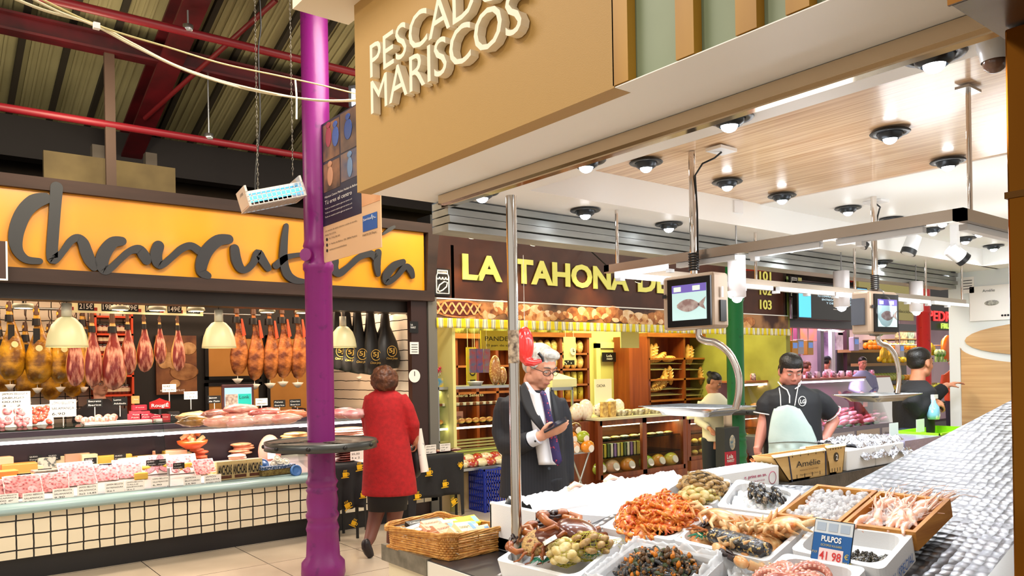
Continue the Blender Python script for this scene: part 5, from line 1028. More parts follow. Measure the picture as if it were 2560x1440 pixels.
# wooden boxes content
TRAYS['w1'].bed('ice_cubes',M('ice_pink','f2eeee',.2,c2='eba890',sc=12,bump=.8,bsc=70,sub=.1,lo=.5,hi=.8),-.022,.016,22,nu=60,nv=60)
ic=tag(MB().sph((0,0,0),.011,.010,.008,9).build('ice_lump',M('ice_lump','f4f4f6',.12,coat=1,alpha=.45)),'x','ice')
for k in range(220):lie(ic,TRAYS['w1'],rnd.random(),rnd.random(),-.012+rnd.uniform(-.004,.006),'clear ice lump in the left wooden box','ice lumps in the left wooden box',rnd.uniform(.6,1.2),2)
T=TRAYS['w2'];T.bed('white_liner',M('liner','f4e6e2',.35,c2='f0c4b4',sc=10,bump=.3),-.038,.008,12)
LG=M('langoustine','f0a884',.3,c2='f8dccc',sc=30,coat=.7)
b=MB();b.tube([(-.06,0,0),(-.03,.006,.004),(0,.008,.006),(.03,.004,.004),(.05,0,0)],[.004,.011,.014,.013,.006],9)
for s_ in(-1,1):b.tube([(.045,s_*.006,0),(.075,s_*.012,.004),(.11,s_*.006,.006)],[.004,.005,.002],6);b.tube([(.05,s_*.002,.006),(.10,s_*.03,.02),(.13,s_*.05,.01)],.0008,4)
lg=tag(b.build('langoustine',LG),'x','langoustine')
for k in range(26):lie(lg,T,.1+.8*rnd.random(),.08+.88*rnd.random(),-.024+rnd.uniform(0,.014),'pale pink langoustine in the right wooden box','langoustines',rnd.uniform(.85,1.1),.25,rz=rnd.uniform(-.6,.9))
b=MB();b.grid(lambda u,v:T.inn(u*.85+.1,v*.75+.03,-.004+.012*noise.noise(V((u*8,v*8,5)))+.006*noise.noise(V((u*22,v*22,5)))),50,50);tag(b.build('plastic_film',M('film_clear','f6f4f6',.06,coat=1,alpha=.28)),'clear plastic film over the langoustines in the right wooden box','plastic sheet')
# ---- wicker basket with packets
bz=.842
def bsk(px,py):return at(px,py,z=bz)
A_,B_,C_=bsk(1122,1403),bsk(966,1368),bsk(1262,1372);
du=(C_-A_);dv=(B_-A_);t=thing('wicker_basket','low wicker basket of packets at the left end of the fish counter','basket',A_)
WK=M('wicker','b8762c',.5,c2='dca252',sc=40,lo=.35,hi=.65,coat=.2);hb_=.075
def bp(s_,h,out=0.0):# rounded rectangle path
 q=loop(-out,-out,1+out,1+out,.16,.16,7);k=int(s_*len(q))%len(q);f=s_*len(q)-int(s_*len(q));a,c=q[k],q[(k+1)%len(q)];return du*(a[0]*(1-f)+c[0]*f)+dv*(a[1]*(1-f)+c[1]*f)+V((0,0,h))
b=MB();n=168
for r in range(8):
 pts=[bp(i/n,.008+r*.0095,.0)+(bp(i/n,0,.05)-bp(i/n,0,0))*(.12+.03*r+(.09 if(i//3+r)%2 else-.09))for i in range(n+1)];b.tube(pts,.0042,5,caps=False)
b.build('woven_wall',WK,t)
b=MB()
for k in range(56):p=bp(k/56,0,.0)*1.0;q=bp(k/56,0,.04);b.tube([p,p+(q-p)*.3+V((0,0,hb_-.01)),p+(q-p)*.5+V((0,0,hb_+.02*(.5+.5*math.sin(k*6.28*2/56))))],.0032,5)
b.build('stakes',WK,t)
b=MB()
for o_,h,rr in((.0,.004,.007),(.05,hb_+.004,.0065),(.05,hb_+.013,.0065)):
 for ph in(0,2,4):b.tube([bp(i/n,h+.004*math.sin(i*.9+ph)+(.02*(.5+.5*math.sin(i*6.28*2/n))if h>.05 else 0),o_+.008*math.cos(i*.9+ph))for i in range(n+1)],rr*.62,5,caps=False)
b.build('braided_rim',WK,t)
MB().hexa([V((0,0,0)),du,du+dv,dv,V((0,0,.01)),du+V((0,0,.01)),du+dv+V((0,0,.01)),dv+V((0,0,.01))]).build('bottom',WK,t)
b=MB()
for k in range(230):
 p=A_+du*rnd.uniform(.05,.95)+dv*rnd.uniform(.05,.95)+V((0,0,rnd.uniform(.015,.095)));a=rnd.random()*6.28;d=V((math.cos(a),math.sin(a),rnd.uniform(-.3,.4)))*rnd.uniform(.015,.035);q=V((d.y,-d.x,.01))*.5
 b.tube([p-d,p+q*.6,p+d,p+d*1.5-q],.0011,4)
tag(b.build('straw_filling',M('straw_paper','efe6cc',.6)),'curly pale paper straw filling the wicker basket','straw',kind='stuff')
PK={'pink':'f0b08c','white':'ece8dc','yellow':'eee02c','cream':'f2e6b8'}
def packet(u,v,z,cn,rz,label,tilt=(.0,.0)):
 p=A_+du*(.08+u*.84)+dv*(.14+v*.74)+V((0,0,z+.022));t=thing('olasagasti_packet' if 0 else 'food_packet',label,'packet',p,0,'packets in the wicker basket');t.rotation_euler=(tilt[0],tilt[1],rz)
 MB().box(-.055,-.028,0,.055,.028,.036).build('carton',M('pk_'+cn,PK[cn],.45),t,bevel=.002);MB().box(-.055,-.0285,.0,.055,-.028,.022).build('kraft_side',M('kraft','d89a58' if cn=='pink' else 'd8c87a',.6),t)
 text('lettering','OLASAGASTI',(-.05,-.010,.0368),(1,0,0),(0,1,0),.013,M('ink_brown','6a4a30',.6),t,width=.07,bold=.01);MB().box(.026,-.02,.0362,.05,.018,.037).build('blue_square',M('pk_blue','7fa4d0',.5),t)
 return t
ang=math.atan2(du.y,du.x)
for i_,(u,v,z,cn,rz,lb,tl)in enumerate(((.32,.62,.035,'pink',.12,'pink packet lying at the left of the basket',(.35,.2)),(.30,.33,.05,'pink',.18,'pink packet tilted forwards in the middle of the basket',(.5,0)),(.46,.70,.05,'pink',-.05,'pink packet at the back of the basket',(.3,0)),
 (.55,.42,.055,'white',.1,'white packet in the middle of the basket',(.5,.1)),(.52,.14,.055,'cream',.25,'cream packet in the front of the basket',(.6,.1)),(.36,.10,.035,'cream',.3,'cream packet low at the front of the basket',(.5,.3)),(.72,.55,.05,'yellow',.0,'yellow packet behind the white one in the basket',(.4,0)),(.78,.35,.045,'yellow',-.1,'yellow packet low at the right of the basket',(.5,.1)),
 (.92,.45,.055,'yellow',.0,'yellow packet at the right end of the basket',(.5,0)),(.70,.22,.035,'cream',.1,'cream packet behind the wicker at the right front',(.9,0)),(.85,.15,.03,'cream',.1,'cream packet low in the right front corner',(.9,0)),(.12,.7,.04,'white',.4,'white packet at the left back of the basket',(.2,0)))):
 packet(u,v,z,cn,ang+rz,lb,tl)
for u,v,lb in((.45,.92,'black packet with white print at the back of the basket'),(.68,.88,'black packet with an orange picture at the back of the basket')):
 o=MB().box(-.05,-.02,0,.05,.02,.02).build('black_packet',M('pk_black','16161a',.4));o.location=A_+du*u+dv*v+V((0,0,.075));o.rotation_euler=(.3,0,ang);tag(o,lb,'packet');text('lettering','Conservas',(-.04,-.008,.0205),(1,0,0),(0,1,0),.010,CARD,o,width=.07)
# ---- boxes on the far bench
FZ=.98
def fx(px,y=2.31):return at(px,1190,y=y).x
x0,x1=fx(1790),fx(1948);t=thing('foam_box','white foam box with red print beside the wooden oyster basket','box',(x0,2.31,.95))
MB().box(0,0,0,x1-x0,.16,.13).build('shell',FOAM,t,bevel=.006);text('lettering','g. prins en zn.',((x1-x0)*.42,-.002,.085),(1,0,0),(0,0,1),.016,M('print_crimson','b0305c',.5),t,width=.19,bold=.02);text('lettering','HOLLAND',((x1-x0)*.55,-.002,.035),(1,0,0),(0,0,1),.018,M('print_crimson'),t,width=.10);text('lettering','TEL. 0113-571310',((x1-x0)*.42,-.002,.062),(1,0,0),(0,0,1),.009,M('print_crimson'),t,width=.17)
MB().lathe([(.030,0),(.033,0),(.033,.001),(.030,.001)],24).build('stamp',M('print_crimson'),t);k_=kids(t)[-1]if 0 else[c for c in bpy.data.objects if c.parent==t and c.name.startswith('stamp')][-1];k_.location=((x1-x0)*.88,-.002,.07);k_.rotation_euler=(math.pi/2,0,0)
MB().sph((.03,.015,0),.0,.0,.0,4)
b=MB();b.grid(lambda u,v:(x0+.02+u*(x1-x0-.04),2.32+v*.14,1.075+.012*math.sin(3.14*v)+.012*noise.noise(V((u*20,v*10,7)))),30,14);tag(b.build('crushed_ice',ICEM),'crushed ice heaped on the red-printed foam box','ice',kind='stuff')
b=MB();
for k in range(9):b.tube([(0,0,0),(rnd.uniform(-.05,.05),rnd.uniform(-.03,.03),.04+.02*rnd.random()),(rnd.uniform(-.08,.08),rnd.uniform(-.05,.05),rnd.uniform(-.01,.09))],.0022,5)
o=b.build('prawn_feelers',M('feeler_orange','f08a50',.4));o.location=at(1890,1172,y=2.45);tag(o,'thin curly orange prawn feelers sticking out of the ice','prawns')
VEN=M('veneer','d9b478',.6,c2='c99f5e',sc=4,stretch=(.4,1,5))
def bourriche(pa,pb_,pc_,pd,label,txt,ofs,num=False):
 y=2.31;a,b_,c,d=[at(*q,y=y)for q in(pa,pb_,pc_,pd)]# top-left, top-right, bottom-right, bottom-left
 a.z=b_.z=(a.z+b_.z)/2;c.z=d.z=FZ+.001;t=thing('oyster_basket',label,'basket',d,0,'wooden oyster baskets');o=d;th=V((0,.008,0));w=V((0,.12,0));a,b_,c,d=a-o,b_-o,c-o,V((0,0,0));h=a.z
 MB().hexa([d,c,c+th,d+th,a,b_,b_+th,a+th]).hexa([d+w,c+w,c+w+th,d+w+th,a+w,b_+w,b_+w+th,a+w+th]).hexa([d,d+V((.008,0,0)),d+w+V((.008,0,0)),d+w,a,a+V((.008,0,0)),a+w+V((.008,0,0)),a+w]).hexa([c-V((.008,0,0)),c,c+w,c+w-V((.008,0,0)),b_-V((.008,0,0)),b_,b_+w,b_+w-V((.008,0,0))]).hexa([d,c,c+w,d+w,d+V((0,0,.01)),c+V((0,0,.01)),c+w+V((0,0,.01)),d+w+V((0,0,.01))]).build('veneer_walls',VEN,t)
 e=V((0,-.002,0));W_=c.x
 if num:
  b=MB();b.cyl(V((W_*.5,-.001,h*.62)),V((W_*.5,-.003,h*.62)),.026,n=24);b.build('dark_oval',M('oval_brown','3a3020',.5),t);text('lettering','2',(W_*.5-.011,-.005,h*.62-.015),(1,0,0),(0,0,1),.03,CARD,t,width=.022,bold=.02)
 else:
  text('lettering','Amélie',(W_*.16,-.003,h*.50),(1,0,0),(0,0,1),h*.24,INK,t,width=W_*.62);text('lettering',"MAISON D'HUÎTRES",(W_*.25,-.003,h*.34),(1,0,0),(0,0,1),h*.05,M('ink_brown'),t,width=W_*.48);text('lettering','Dégustation, Le Claire, France',(W_*.25,-.003,h*.17),(1,0,0),(0,0,1),h*.06,INK,t,width=W_*.48)
  for f in(.06,.94):MB().hexa([(W_*f-.004,-.003,0),(W_*f+.004,-.003,0),(W_*f+.004,0,0),(W_*f-.004,0,0),(W_*f-.004-.03*(f<.5),-.003,h),(W_*f+.004-.03*(f<.5),-.003,h),(W_*f+.004-.03*(f<.5),0,h),(W_*f-.004-.03*(f<.5),0,h)]).build('blue_cord',M('cord_navy','24304c',.6),t)
 b=MB()
 for k in range(9):x=W_*(.08+.1*k);z_=h*(.08 if k%2 else .9);b.box(x,-.002,z_,x+.002,0,z_+.02)
 b.build('staples',INK,t)
 MB().slab(a+V((0,-.004,-.004)),b_+V((0,-.004,-.004)),b_+V((0,.01,.008)),a+V((0,.01,.008)),(0,0,.004)).build('top_rim',M('rim_pale_wood','e8cfa0',.6),t)
bourriche((1933,1150),(2064,1120),(2070,1190),(1974,1208),'wooden oyster basket printed Amélie on the far bench',1,0);bourriche((2066,1121),(2114,1113),(2107,1182),(2074,1188),'narrow wooden basket with a dark oval number 2',1,0,True)
FOIL=M('foil','c8ccd8',.15,.95,bump=1.0,bsc=40,sc=20);xs=[fx(p)for p in(2118,2190,2262,2352,2440)]
for k in range(3):
 t=thing('foam_box',('foam box with a pale wood end beside the number 2 basket','foam box covered with crumpled foil','foam box with a purple-grey cover and small red print')[k],'box',(xs[k],2.31,FZ));MB().box(.003,0,.001,xs[k+1]-xs[k]-.003,.3,.12).build('shell',FOAM,t,bevel=.006)
 if k==2:MB().box(.0,-.004,.055,xs[3]-xs[2],.31,.125).build('cover',M('cover_lilac','a8a4c0',.25,.5,bump=.6,bsc=25),t);text('lettering','GR PRINS HOLLAND',(.06,-.003,.022),(1,0,0),(0,0,1),.014,M('print_crimson'),t,width=.16)
b=MB();w=xs[2]-xs[1]+.2;b.grid(lambda u,v:(xs[1]-.18+u*(w+.05),2.60-v*.30-(.02 if v>.75 else 0),1.125+.03*noise.noise(V((u*8,v*8,1)))+.015*noise.noise(V((u*25,v*25,1)))-(max(0,v-.75)*.36)),60,30,sm=False);tag(b.build('crumpled_foil',FOIL,None),'crumpled silver foil spread over the foam boxes','foil')
t=thing('green_crate','lime green plastic crate at the far end of the bench','crate',(xs[3]+.005,2.31,FZ));w=xs[4]-xs[3]+.1;GRL=M('crate_lime','9ad81c',.35)
MB().hexa([(0,0,0),(w,0,0),(w,.01,0),(0,.01,0),(-.0,-.0,.14),(w,-.0,.14),(w,.01,.14),(0,.01,.14)]).box(0,.3,0,w,.31,.14).box(0,0,0,.01,.3,.14).box(w-.01,0,0,w,.3,.14).box(0,0,0,w,.3,.01).build('shell',GRL,t);MB().box(-.005,-.012,.13,w,.0,.142).build('rim',GRL,t)
for(px,py,h_,lb)in((2236,1112,.085,'blank white card on a stand above the foil boxes, left one'),(2302,1095,.09,'blank white card on a stand above the foil boxes, right one')):
 p=at(px,py,y=2.5);t=thing('price_card',lb,'price card',(p.x,2.5,FZ+.15));MB().box(-.06,0,-.02,.06,.003,h_-.02).build('card',M('card_mint','dcebe0',.5),t);MB().cyl((0,.004,-.14),(0,.004,0),.004,n=6).build('stick',WHITE,t)
# ================================================================== bakery (La Tahona)
YK=7.25
bx0=at(1080,660,y=YK).x;bx1=at(1966,700,y=YK).x;zb0=at(1655,773,y=YK).z;zt0=at(1105,575,y=YK).z
t=thing('bakery_sign','dark brown sign reading LA TAHONA DE over the bakery','sign',(bx0,YK,zb0))
BRS=M('sign_brown','4a2514',.45,c2='3c1d10',sc=4);LTL=M('letter_lime','e0dd72',.45,emit=.12)
MB().box(0,0,0,bx1-bx0,.06,zt0-zb0).build('panel',BRS,t)
def sx_(px):return at(px,700,y=YK).x-bx0
zl=at(1155,696,y=YK).z-zb0;hl=at(1155,632,y=YK).z-zb0-zl
for s_,p0,p1 in(('LA',1154,1253),('TAHONA',1284,1569),('DE',1592,1668)):text('lettering',s_,(sx_(p0),-.014,zl),(1,0,0),(0,0,1),hl*.98,LTL,t,width=sx_(p1)-sx_(p0),depth=.012,bold=.035)
for k,s_ in enumerate(('101','102','103')):
 p=at(1897,700+36*k,y=YK);text('lettering',s_,(sx_(1897),-.01,p.z-zb0),(1,0,0),(0,0,1),.15,LTL,t,width=sx_(1926)-sx_(1897),depth=.008,bold=.02)
def picto(px0,py0,px1,py1,label,y=YK-.035):
 a=at(px0,py0,y=y);c=at(px1,py1,y=y);q=thing('pictogram_sign',label,'sign',(a.x,y,c.z));w=c.x-a.x;h=a.z-c.z;MB().box(0,0,0,w,.03,h).build('panel',BLACK,q)
 b=MB();
 def ln(pts,r=.008):b.tube([V((x*w,-.003,z*h))for x,z in pts],r,5)
 ln([(.12,.08),(.12,.7),(.2,.82),(.8,.82),(.88,.7),(.88,.08),(.12,.08)]);ln([(.2,.82),(.2,.93),(.8,.93),(.8,.82)])
 for k in range(4):ln([(.12+.19*k,.68),(.17+.19*k,.6),(.26+.19*k,.6),(.31+.19*k,.68)])
 ln([(.2,.2),(.3,.38),(.6,.52),(.78,.5),(.74,.34),(.5,.2),(.3,.14),(.2,.2)]);b.build('line_drawing',WHITE,q);text('lettering','PANADERIA',(w*.25,-.002,h*.85),(1,0,0),(0,0,1),h*.05,WHITE,q,width=w*.5)
picto(1085,670,1127,740,'black pictogram sign of a bread shop on the brown sign')
# spotlights of the sign
for k,(px,py,lb)in enumerate(((1180,578,'leftmost'),(1335,597,'second from the left, right of the steel pole'),(1506,615,'third, over the N'),(1598,690,'low one in front of the letter D'))):
 p=at(px,py,y=YK-.45 if k<3 else YK-.9);t=thing('sign_spot','brown cylinder spotlight over the bakery sign, %s'%lb,'spotlight',p,0,'spotlights of the bakery sign');d=V((.1,.55,-1)).normalized()
 MB().cyl(d*-.06,d*.07,.045,n=18).build('head',M('spot_brown','3b2f28',.4,.4),t);MB().cyl(d*.07,d*.075,.036,n=16).build('lens',M('lens_warm','fff0c8',.4,emit=6),t);MB().tube([(0,0,.03),(-.06,.05,.10),(-.02,.42,.10),(-.02,.5 if k<3 else .95,zt0+.05-p.z)],.008,6).build('arm',DARK,t)
 q=p+d*.1;light('SPOT','sign_spot_light',q,40,(1,.6,.2),to=(p.x+.1,YK,p.z-(.75 if k<3 else .45)),angle=62,blend=.7,rad=.02)
light('SPOT','sign_spot_light',(at(1890,640,y=YK-.4).x,YK-.4,3.1),30,(1,.6,.2),to=(at(1930,740,y=YK).x,YK,2.5),angle=60,blend=.7,rad=.02)
tag(MB().box(bx0,YK+.02,zt0+.02,bx1,YK+.3,zt0+.16).build('cable_tray',DARK),'dark cable tray along the top of the bakery sign','tray')
# printed strip of bread photographs and striped valance
zs0=at(1655,813,y=YK-.02).z;t=thing('bread_picture_strip','long printed strip with bread and pie pictures under the brown sign','banner',(bx0,YK-.02,zs0));hs=zb0-zs0
MB().box(-.02,0,0,bx1-bx0,.04,hs-.005).build('strip',M('strip_brown','3a2018',.5,c2='a87a50',sc=2.2,lo=.4,hi=.6),t)
MB().box(-.02,-.006,hs-.014,bx1-bx0,.0,hs).build('white_edge',WHITE,t)
PR=[M('print_bread%d'%k,a,.5,c2=c,sc=12)for k,(a,c)in enumerate((('c88a4a','e8c08c'),('9c5a2c','d09058'),('e0b888','f0d8b8'),('7a4020','b87840')))]
b=MB();p=sx_(1140);b.cyl((p,-.003,hs*.5),(p,-.006,hs*.5),.0,n=3)if 0 else None
for k in range(110):
 px=1180+k*7.1;x=sx_(px);r=rnd.uniform(.05,.12)
 if 1360<px<1420:r*=.6
 MBk=MB();MBk.sph((x,-.002-.00005*k,hs*rnd.uniform(.18,.7)),r*rnd.uniform(1,1.5),.003,r*.75,12)
 if k<98 and k%1==0:MBk.build('bread_print',PR[k%4],t)
MB().sph((sx_(1143),-.004,hs*.5),.36,.003,hs*.46,32).build('pie_print',PR[1],t);MB().sph((sx_(1143),-.006,hs*.5),.30,.003,hs*.37,28).build('pie_filling_print',M('pie_dark','5a1c14',.5),t)
b=MB()
for k in range(6):x=sx_(1143)-.25+k*.1;b.hexa([(x-.06,-.012,hs*.2),(x-.035,-.012,hs*.2),(x-.035,-.008,hs*.2),(x-.06,-.008,hs*.2),(x+.04,-.012,hs*.8),(x+.065,-.012,hs*.8),(x+.065,-.008,hs*.8),(x+.04,-.008,hs*.8)]);b.hexa([(x+.04,-.014,hs*.2),(x+.065,-.014,hs*.2),(x+.065,-.010,hs*.2),(x+.04,-.010,hs*.2),(x-.06,-.014,hs*.8),(x-.035,-.014,hs*.8),(x-.035,-.010,hs*.8),(x-.06,-.010,hs*.8)])
b.build('lattice_print',PR[0],t)
def mat_stripes():
 m=M('valance_stripes','d8c81c',.7);nt=m.node_tree;N=nt.nodes;L=nt.links;p=N['Principled BSDF'];tc=N.new('ShaderNodeTexCoord');w=N.new('ShaderNodeTexWave');w.inputs['Scale'].default_value=2.6;w.bands_direction='X';L.new(tc.outputs['Object'],w.inputs['Vector'])
 r=N.new('ShaderNodeValToRGB');r.color_ramp.interpolation='CONSTANT';e=r.color_ramp.elements;e[0].color=lin('d8c41c')+(1,);e[1].position=.45;e[1].color=lin('f0ecd8')+(1,);q=e.new(.6);q.color=lin('8c8c78')+(1,);q2=e.new(.82);q2.color=lin('e8e4c8')+(1,);L.new(w.outputs['Fac'],r.inputs[0]);L.new(r.outputs[0],p.inputs['Base Color']);return m
zv=at(1655,832,y=YK-.06).z;b=MB();b.grid(lambda u,v:(sx_(1082)+u*(bx1-bx0-sx_(1082)),-.03-.015*math.sin(u*260)*v,(1-v)*(zs0-zv)),400,4)
o=b.build('valance',mat_stripes(),None,solid=.004);o.location=(bx0,YK-.03,zv);tag(o,'yellow and grey striped valance under the bread picture strip','valance')
# shell of the bakery
LIMEW=M('wall_lime','dcd88c',.6);YKB=9.3
struct(MB().box(4.9,YKB,0,12.2,YKB+.08,3.2).build('wall_bakery_back',LIMEW));struct(MB().box(4.9,7.4,3.0,12.2,YKB,3.08).build('ceiling_bakery',LIMEW))
xr=at(1966,900,y=YK).x
struct(MB().box(xr,YK,0,xr+.12,9.3,3.0).build('wall_bakery_side',M('wall_olive','9c9a48',.6,c2='86843a',sc=2)));struct(MB().box(4.86,7.25,0,4.9,YKB,3.0).build('wall_bakery_left',LIMEW))
WD=M('wood_dark','6a2c12',.4,c2='8c441c',sc=4,stretch=(3,3,.3),coat=.3);WD2=M('wood_mid','8a4a1c',.4,c2='a8622c',sc=4,stretch=(.5,2,3),coat=.3)
def shelfunit(px0,px1,py0,y,n,label,depth=.32,cols=1,ztop=None,back=True,zlow=.9,name='wooden_shelf'):
 a=at(px0,py0,y=y);c=at(px1,py0,y=y);w=c.x-a.x;zt_=a.z if ztop is None else ztop;t=thing(name,label,'shelf',(a.x,y,0));
 for k in range(cols+1):x=w*k/cols;MB().box(x-.025,0,0,x+.025,depth,zt_).build('side',WD,t)
 MB().box(-.05,-.03,zt_,w+.05,depth,zt_+.07).build('cornice',WD2,t)
 if back:MB().box(0,depth-.02,0,w,depth,zt_).build('back_board',WD,t)
 zs=[zlow+(zt_-zlow)*k/n for k in range(n)]
 for z in zs:MB().box(0,0,z-.03,w,depth-.02,z).build('shelf_board',WD2,t)
 return t,a.x,w,zs,zt_
# left: niche with jars, tall shelf, signs
t,x0,w,zs,zz=shelfunit(1092,1122,850,9.0,4,'arched wooden niche of small jars at the left of the bakery',.25,zlow=1.35)
for r,z in enumerate(zs):
 for k in range(4):place(jar,USED,loc=(x0+.07+k*(w-.14)/3,9.08,z),label='small jar with a pale label in the left bakery niche',group='jars in the left bakery niche')
t,x0,w,zs,zz=shelfunit(1140,1290,846,9.0,3,'dark wooden shelf wall behind the pastry case',.28,cols=3,zlow=.9)
for k in range(9):
 o=MB().sph((0,0,.12),.12,.06,.14,12,fn=lambda q:1+.1*noise.noise(q*3)).build('bread_bag',M('bag_green%d'%(k%2),('c8c86a','a8b060')[k%2],.25,c2='6a7030',sc=12,coat=.6,alpha=.9));o.location=(x0+.15+k*.26+(0),9.15,zz+.075);tag(o,'clear bag of bread on top of the wooden shelves','bag','bread bags on top of the bakery shelves')
def board(p0,p1,y,m,label,cat,name,txt=None,tm=None,vert=False):
 a=at(*p0,y=y);c=at(*p1,y=y);t=thing(name,label,cat,(a.x,y,c.z));w=c.x-a.x;h=a.z-c.z;MB().box(0,0,0,w,.015,h).build('board',m,t)
 if name[:4]in('hang','vert','cloc'):
  for f_ in(.15,.85):MB().cyl((w*f_,.008,h),(w*f_,.008,3.0-c.z),.003,n=5).build('cord',CARD,t)
 if txt:
  for s_,fx_,fz,fw,fh in txt:
   if vert:text('lettering',s_,(w*fx_,-.003,h*fz),(0,0,1),(-1,0,0),w*fh,tm or INK,t,width=h*fw)
   else:text('lettering',s_,(w*fx_,-.003,h*fz),(1,0,0),(0,0,1),h*fh,tm or INK,t,width=w*fw)
 return t
board((1202,826),(1310,876),8.0,M('board_yellow','ccb83c',.5),'yellow hanging board reading PANDEPAN','sign','hanging_sign',[('PANDEPAN',.09,.48,.85,.24),('El pan de siempre',.12,.2,.8,.12)])
board((1166,868),(1192,962),8.3,M('board_yellow'),'tall yellow board with 100% written upwards','sign','vertical_sign',[('100%',.85,.1,.8,.6)],None,True)
# pastry case
t=thing('pastry_case','steel and glass pastry case at the left of the bakery','display case',(at(1096,1000,y=7.35).x,7.35,0));w=at(1300,1000,y=7.35).x-t.location.x
def zat(px,py,y):return at(px,py,y=y).z
zt1=zat(1160,966,7.35);zlow_=zat(1160,1100,7.35)
for x in(0,w):MB().box(x-.012,0,.55,x+.012,.025,zt1).build('post',STEEL,t)
MB().box(0,0,zt1-.03,w,.6,zt1).build('case_top',STEEL,t);MB().box(0,0,.0,w,.6,.42).build('marble_base',M('marble','cdb488',.3,c2='8a6a3c',sc=2.5,lo=.5,hi=.75),t);MB().box(0,.02,.5,w,.6,.62).build('lower_body',M('case_lime','c8c47a',.4,.3),t)
for k,py in enumerate((1014,1058)):z=zat(1160,py,7.35);MB().box(.01,.06,z-.012,w,.55,z).build('glass_shelf',GLASSM,t)
z=zat(1160,1068,7.35);MB().box(.02,.02,z-.02,w-.02,.05,z).build('strip_light',M('strip_lime','fff8c0',.4,emit=7),t);MB().box(0,-.005,.62,w,0,zt1-.03).build('front_glass',GLASS,t)
for k in range(5):zz_=.64+k*.035;MB().box(0,.0,zz_,w,.012,zz_+.02).build('vent_slat',M('case_lime'),t)
MB().box(0,-.25,.47,w,.02,.50).build('front_tray',STEEL,t);text('lettering','Pastelería Selecta',(.12,-.008,zt1-.12),(1,0,0),(0,0,1),.035,M('print_pale','cfc98a',.5),t,width=.5)
light('AREA','pastry_light',(t.location.x+w/2,7.6,zt1-.05),8,LIME,w*.9,.2,rot=(0,0,0))
PX=t.location.x
for k in range(24):
 o=MB().cyl((0,0,0),(0,0,.03),.022,.026,n=10).build('small_pastry',M('pastry%d'%(k%2),('f0e4c8','8a5028')[k%2],.5));o.location=(PX+.04+k*(w-.08)/23,7.45,zat(1160,1014,7.35));tag(o,'small round pastry in the upper row of the pastry case','pastry','pastries in the upper row')
for k in range(11):
 o=MB().sph((0,0,.02),.05,.03,.03,10).build('pastry',M('pastry_brown','a8602c',.4,c2='d89850',sc=16));o.location=(PX+.08+k*(w-.16)/10,7.46,zat(1160,1058,7.35));tag(o,'golden pastry in the lower row of the pastry case','pastry','pastries in the lower row')
t=board((1125,1030),(1158,1056),7.62,M('box_rose','c07a78',.5),'rose cake box with yellow GLUTEN FREE labels in the pastry case','box','cake_box',[('GLUTEN FREE',.15,.4,.7,.2)])
BAGC=['e0b23c','c83a2c','d8c878','e8d090']
for k in range(17):
 o=MB().sph((0,0,.04),.085,.06,.045,12,fn=lambda q:1+.12*noise.noise(q*4)).build('snack_bag',M('snack%d'%(k%4),BAGC[k%4],.25,c2='e8dcb0' if k%2 else 'b03020',sc=30,kind='voro',lo=.15,hi=.4,coat=.8));o.location=(PX+.08+(k%9)*.125,7.20+.08*(k//9),.505+.05*(k//9));o.rotation_euler=(.5,0,rnd.uniform(-.4,.4));tag(o,'bag of nuts and dried fruit on the shelf below the pastry case','snack bag','snack bags below the pastry case')
t=thing('blue_crate','blue perforated plastic crate standing on the floor under the snack shelf','crate',(at(1212,1262,y=7.0).x,7.0,0));w2=at(1262,1262,y=7.0).x-t.location.x;CB=M('crate_blue','1a2f9c',.4);hcr=zat(1235,1176,7.0);b=MB()
for k in range(7):z=hcr*k/6;b.box(0,0,z,w2,.012,z+.02);b.box(0,0,z,.012,.3,z+.02);b.box(0,.29,z,w2,.3,z+.02);b.box(w2-.012,0,z,w2,.3,z+.02)
for k in range(9):x=w2*k/8;b.box(x-.008,0,0,x+.008,.012,hcr);b.box(0,.3*k/8-.006,0,.012,.3*k/8+.006,hcr)
b.build('lattice',CB,t)
for k in range(26):
 o=MB().sph((0,0,.075),.018,.018,.018,8).cyl((0,0,0),(0,0,.07),.003,n=5,m=1).build('lollipop',[M('candy_red','c8284c',.3,coat=.5),WHITE]);o.location=(PX+.03+.018*(k%13)+.005,7.5+.05*(k//13),zt1+.10+.02*(k%3));tag(o,'red lollipop standing in the rack on the pastry case','lollipop','lollipops on the pastry case')
tag(MB().box(PX,7.45,zt1,PX+.28,7.65,zt1+.10).build('lollipop_rack',M('rack_blue','5a9cc8',.4,c2='e8c83c',sc=18)),'small patterned rack holding red lollipops','rack')
o=MB().lathe([(0,0),(.07,0),(.09,.04),(.10,.05),(0,.055)],20).build('kitchen_scale',M('white_gloss'));o.location=(PX+.62,7.5,zt1);tag(o,'small white scale on top of the pastry case','scale')
for k,(px,c_)in enumerate(((1183,'5a70a8'),(1200,'3c62c0'),(1218,'8888a0'))):
 p=at(px,912,y=7.9);o=MB().box(-.05,0,0,.05,.02,.30).build('hanging_packet',M('hpk%d'%k,c_,.3,c2='c04050',sc=14,coat=.5));o.location=p-V((0,0,.1));tag(o,('purple','blue','grey')[k]+' packet hanging under the PANDEPAN board','packet');MB().cyl((0,.01,.3),(0,.01,3.0-o.location.z),.002,n=5).build('cord',CARD,o)
for k,(px,w_,h_)in enumerate(((1238,.08,.36),(1256,.06,.22))):
 o=MB().sph((0,0,h_/2),w_,.06,h_/2,14,fn=lambda q:1+.06*noise.noise(q*5)).build('cereal_bag',M('cereal','d8b878',.3,c2='a06a34',sc=45,kind='voro',lo=.1,hi=.5,coat=.6));o.location=(at(px,955,y=7.5).x,7.5,zt1);tag(o,('tall clear bag of cereal beside the steel pole','short clear bag of cereal behind the steel pole')[k],'bag')
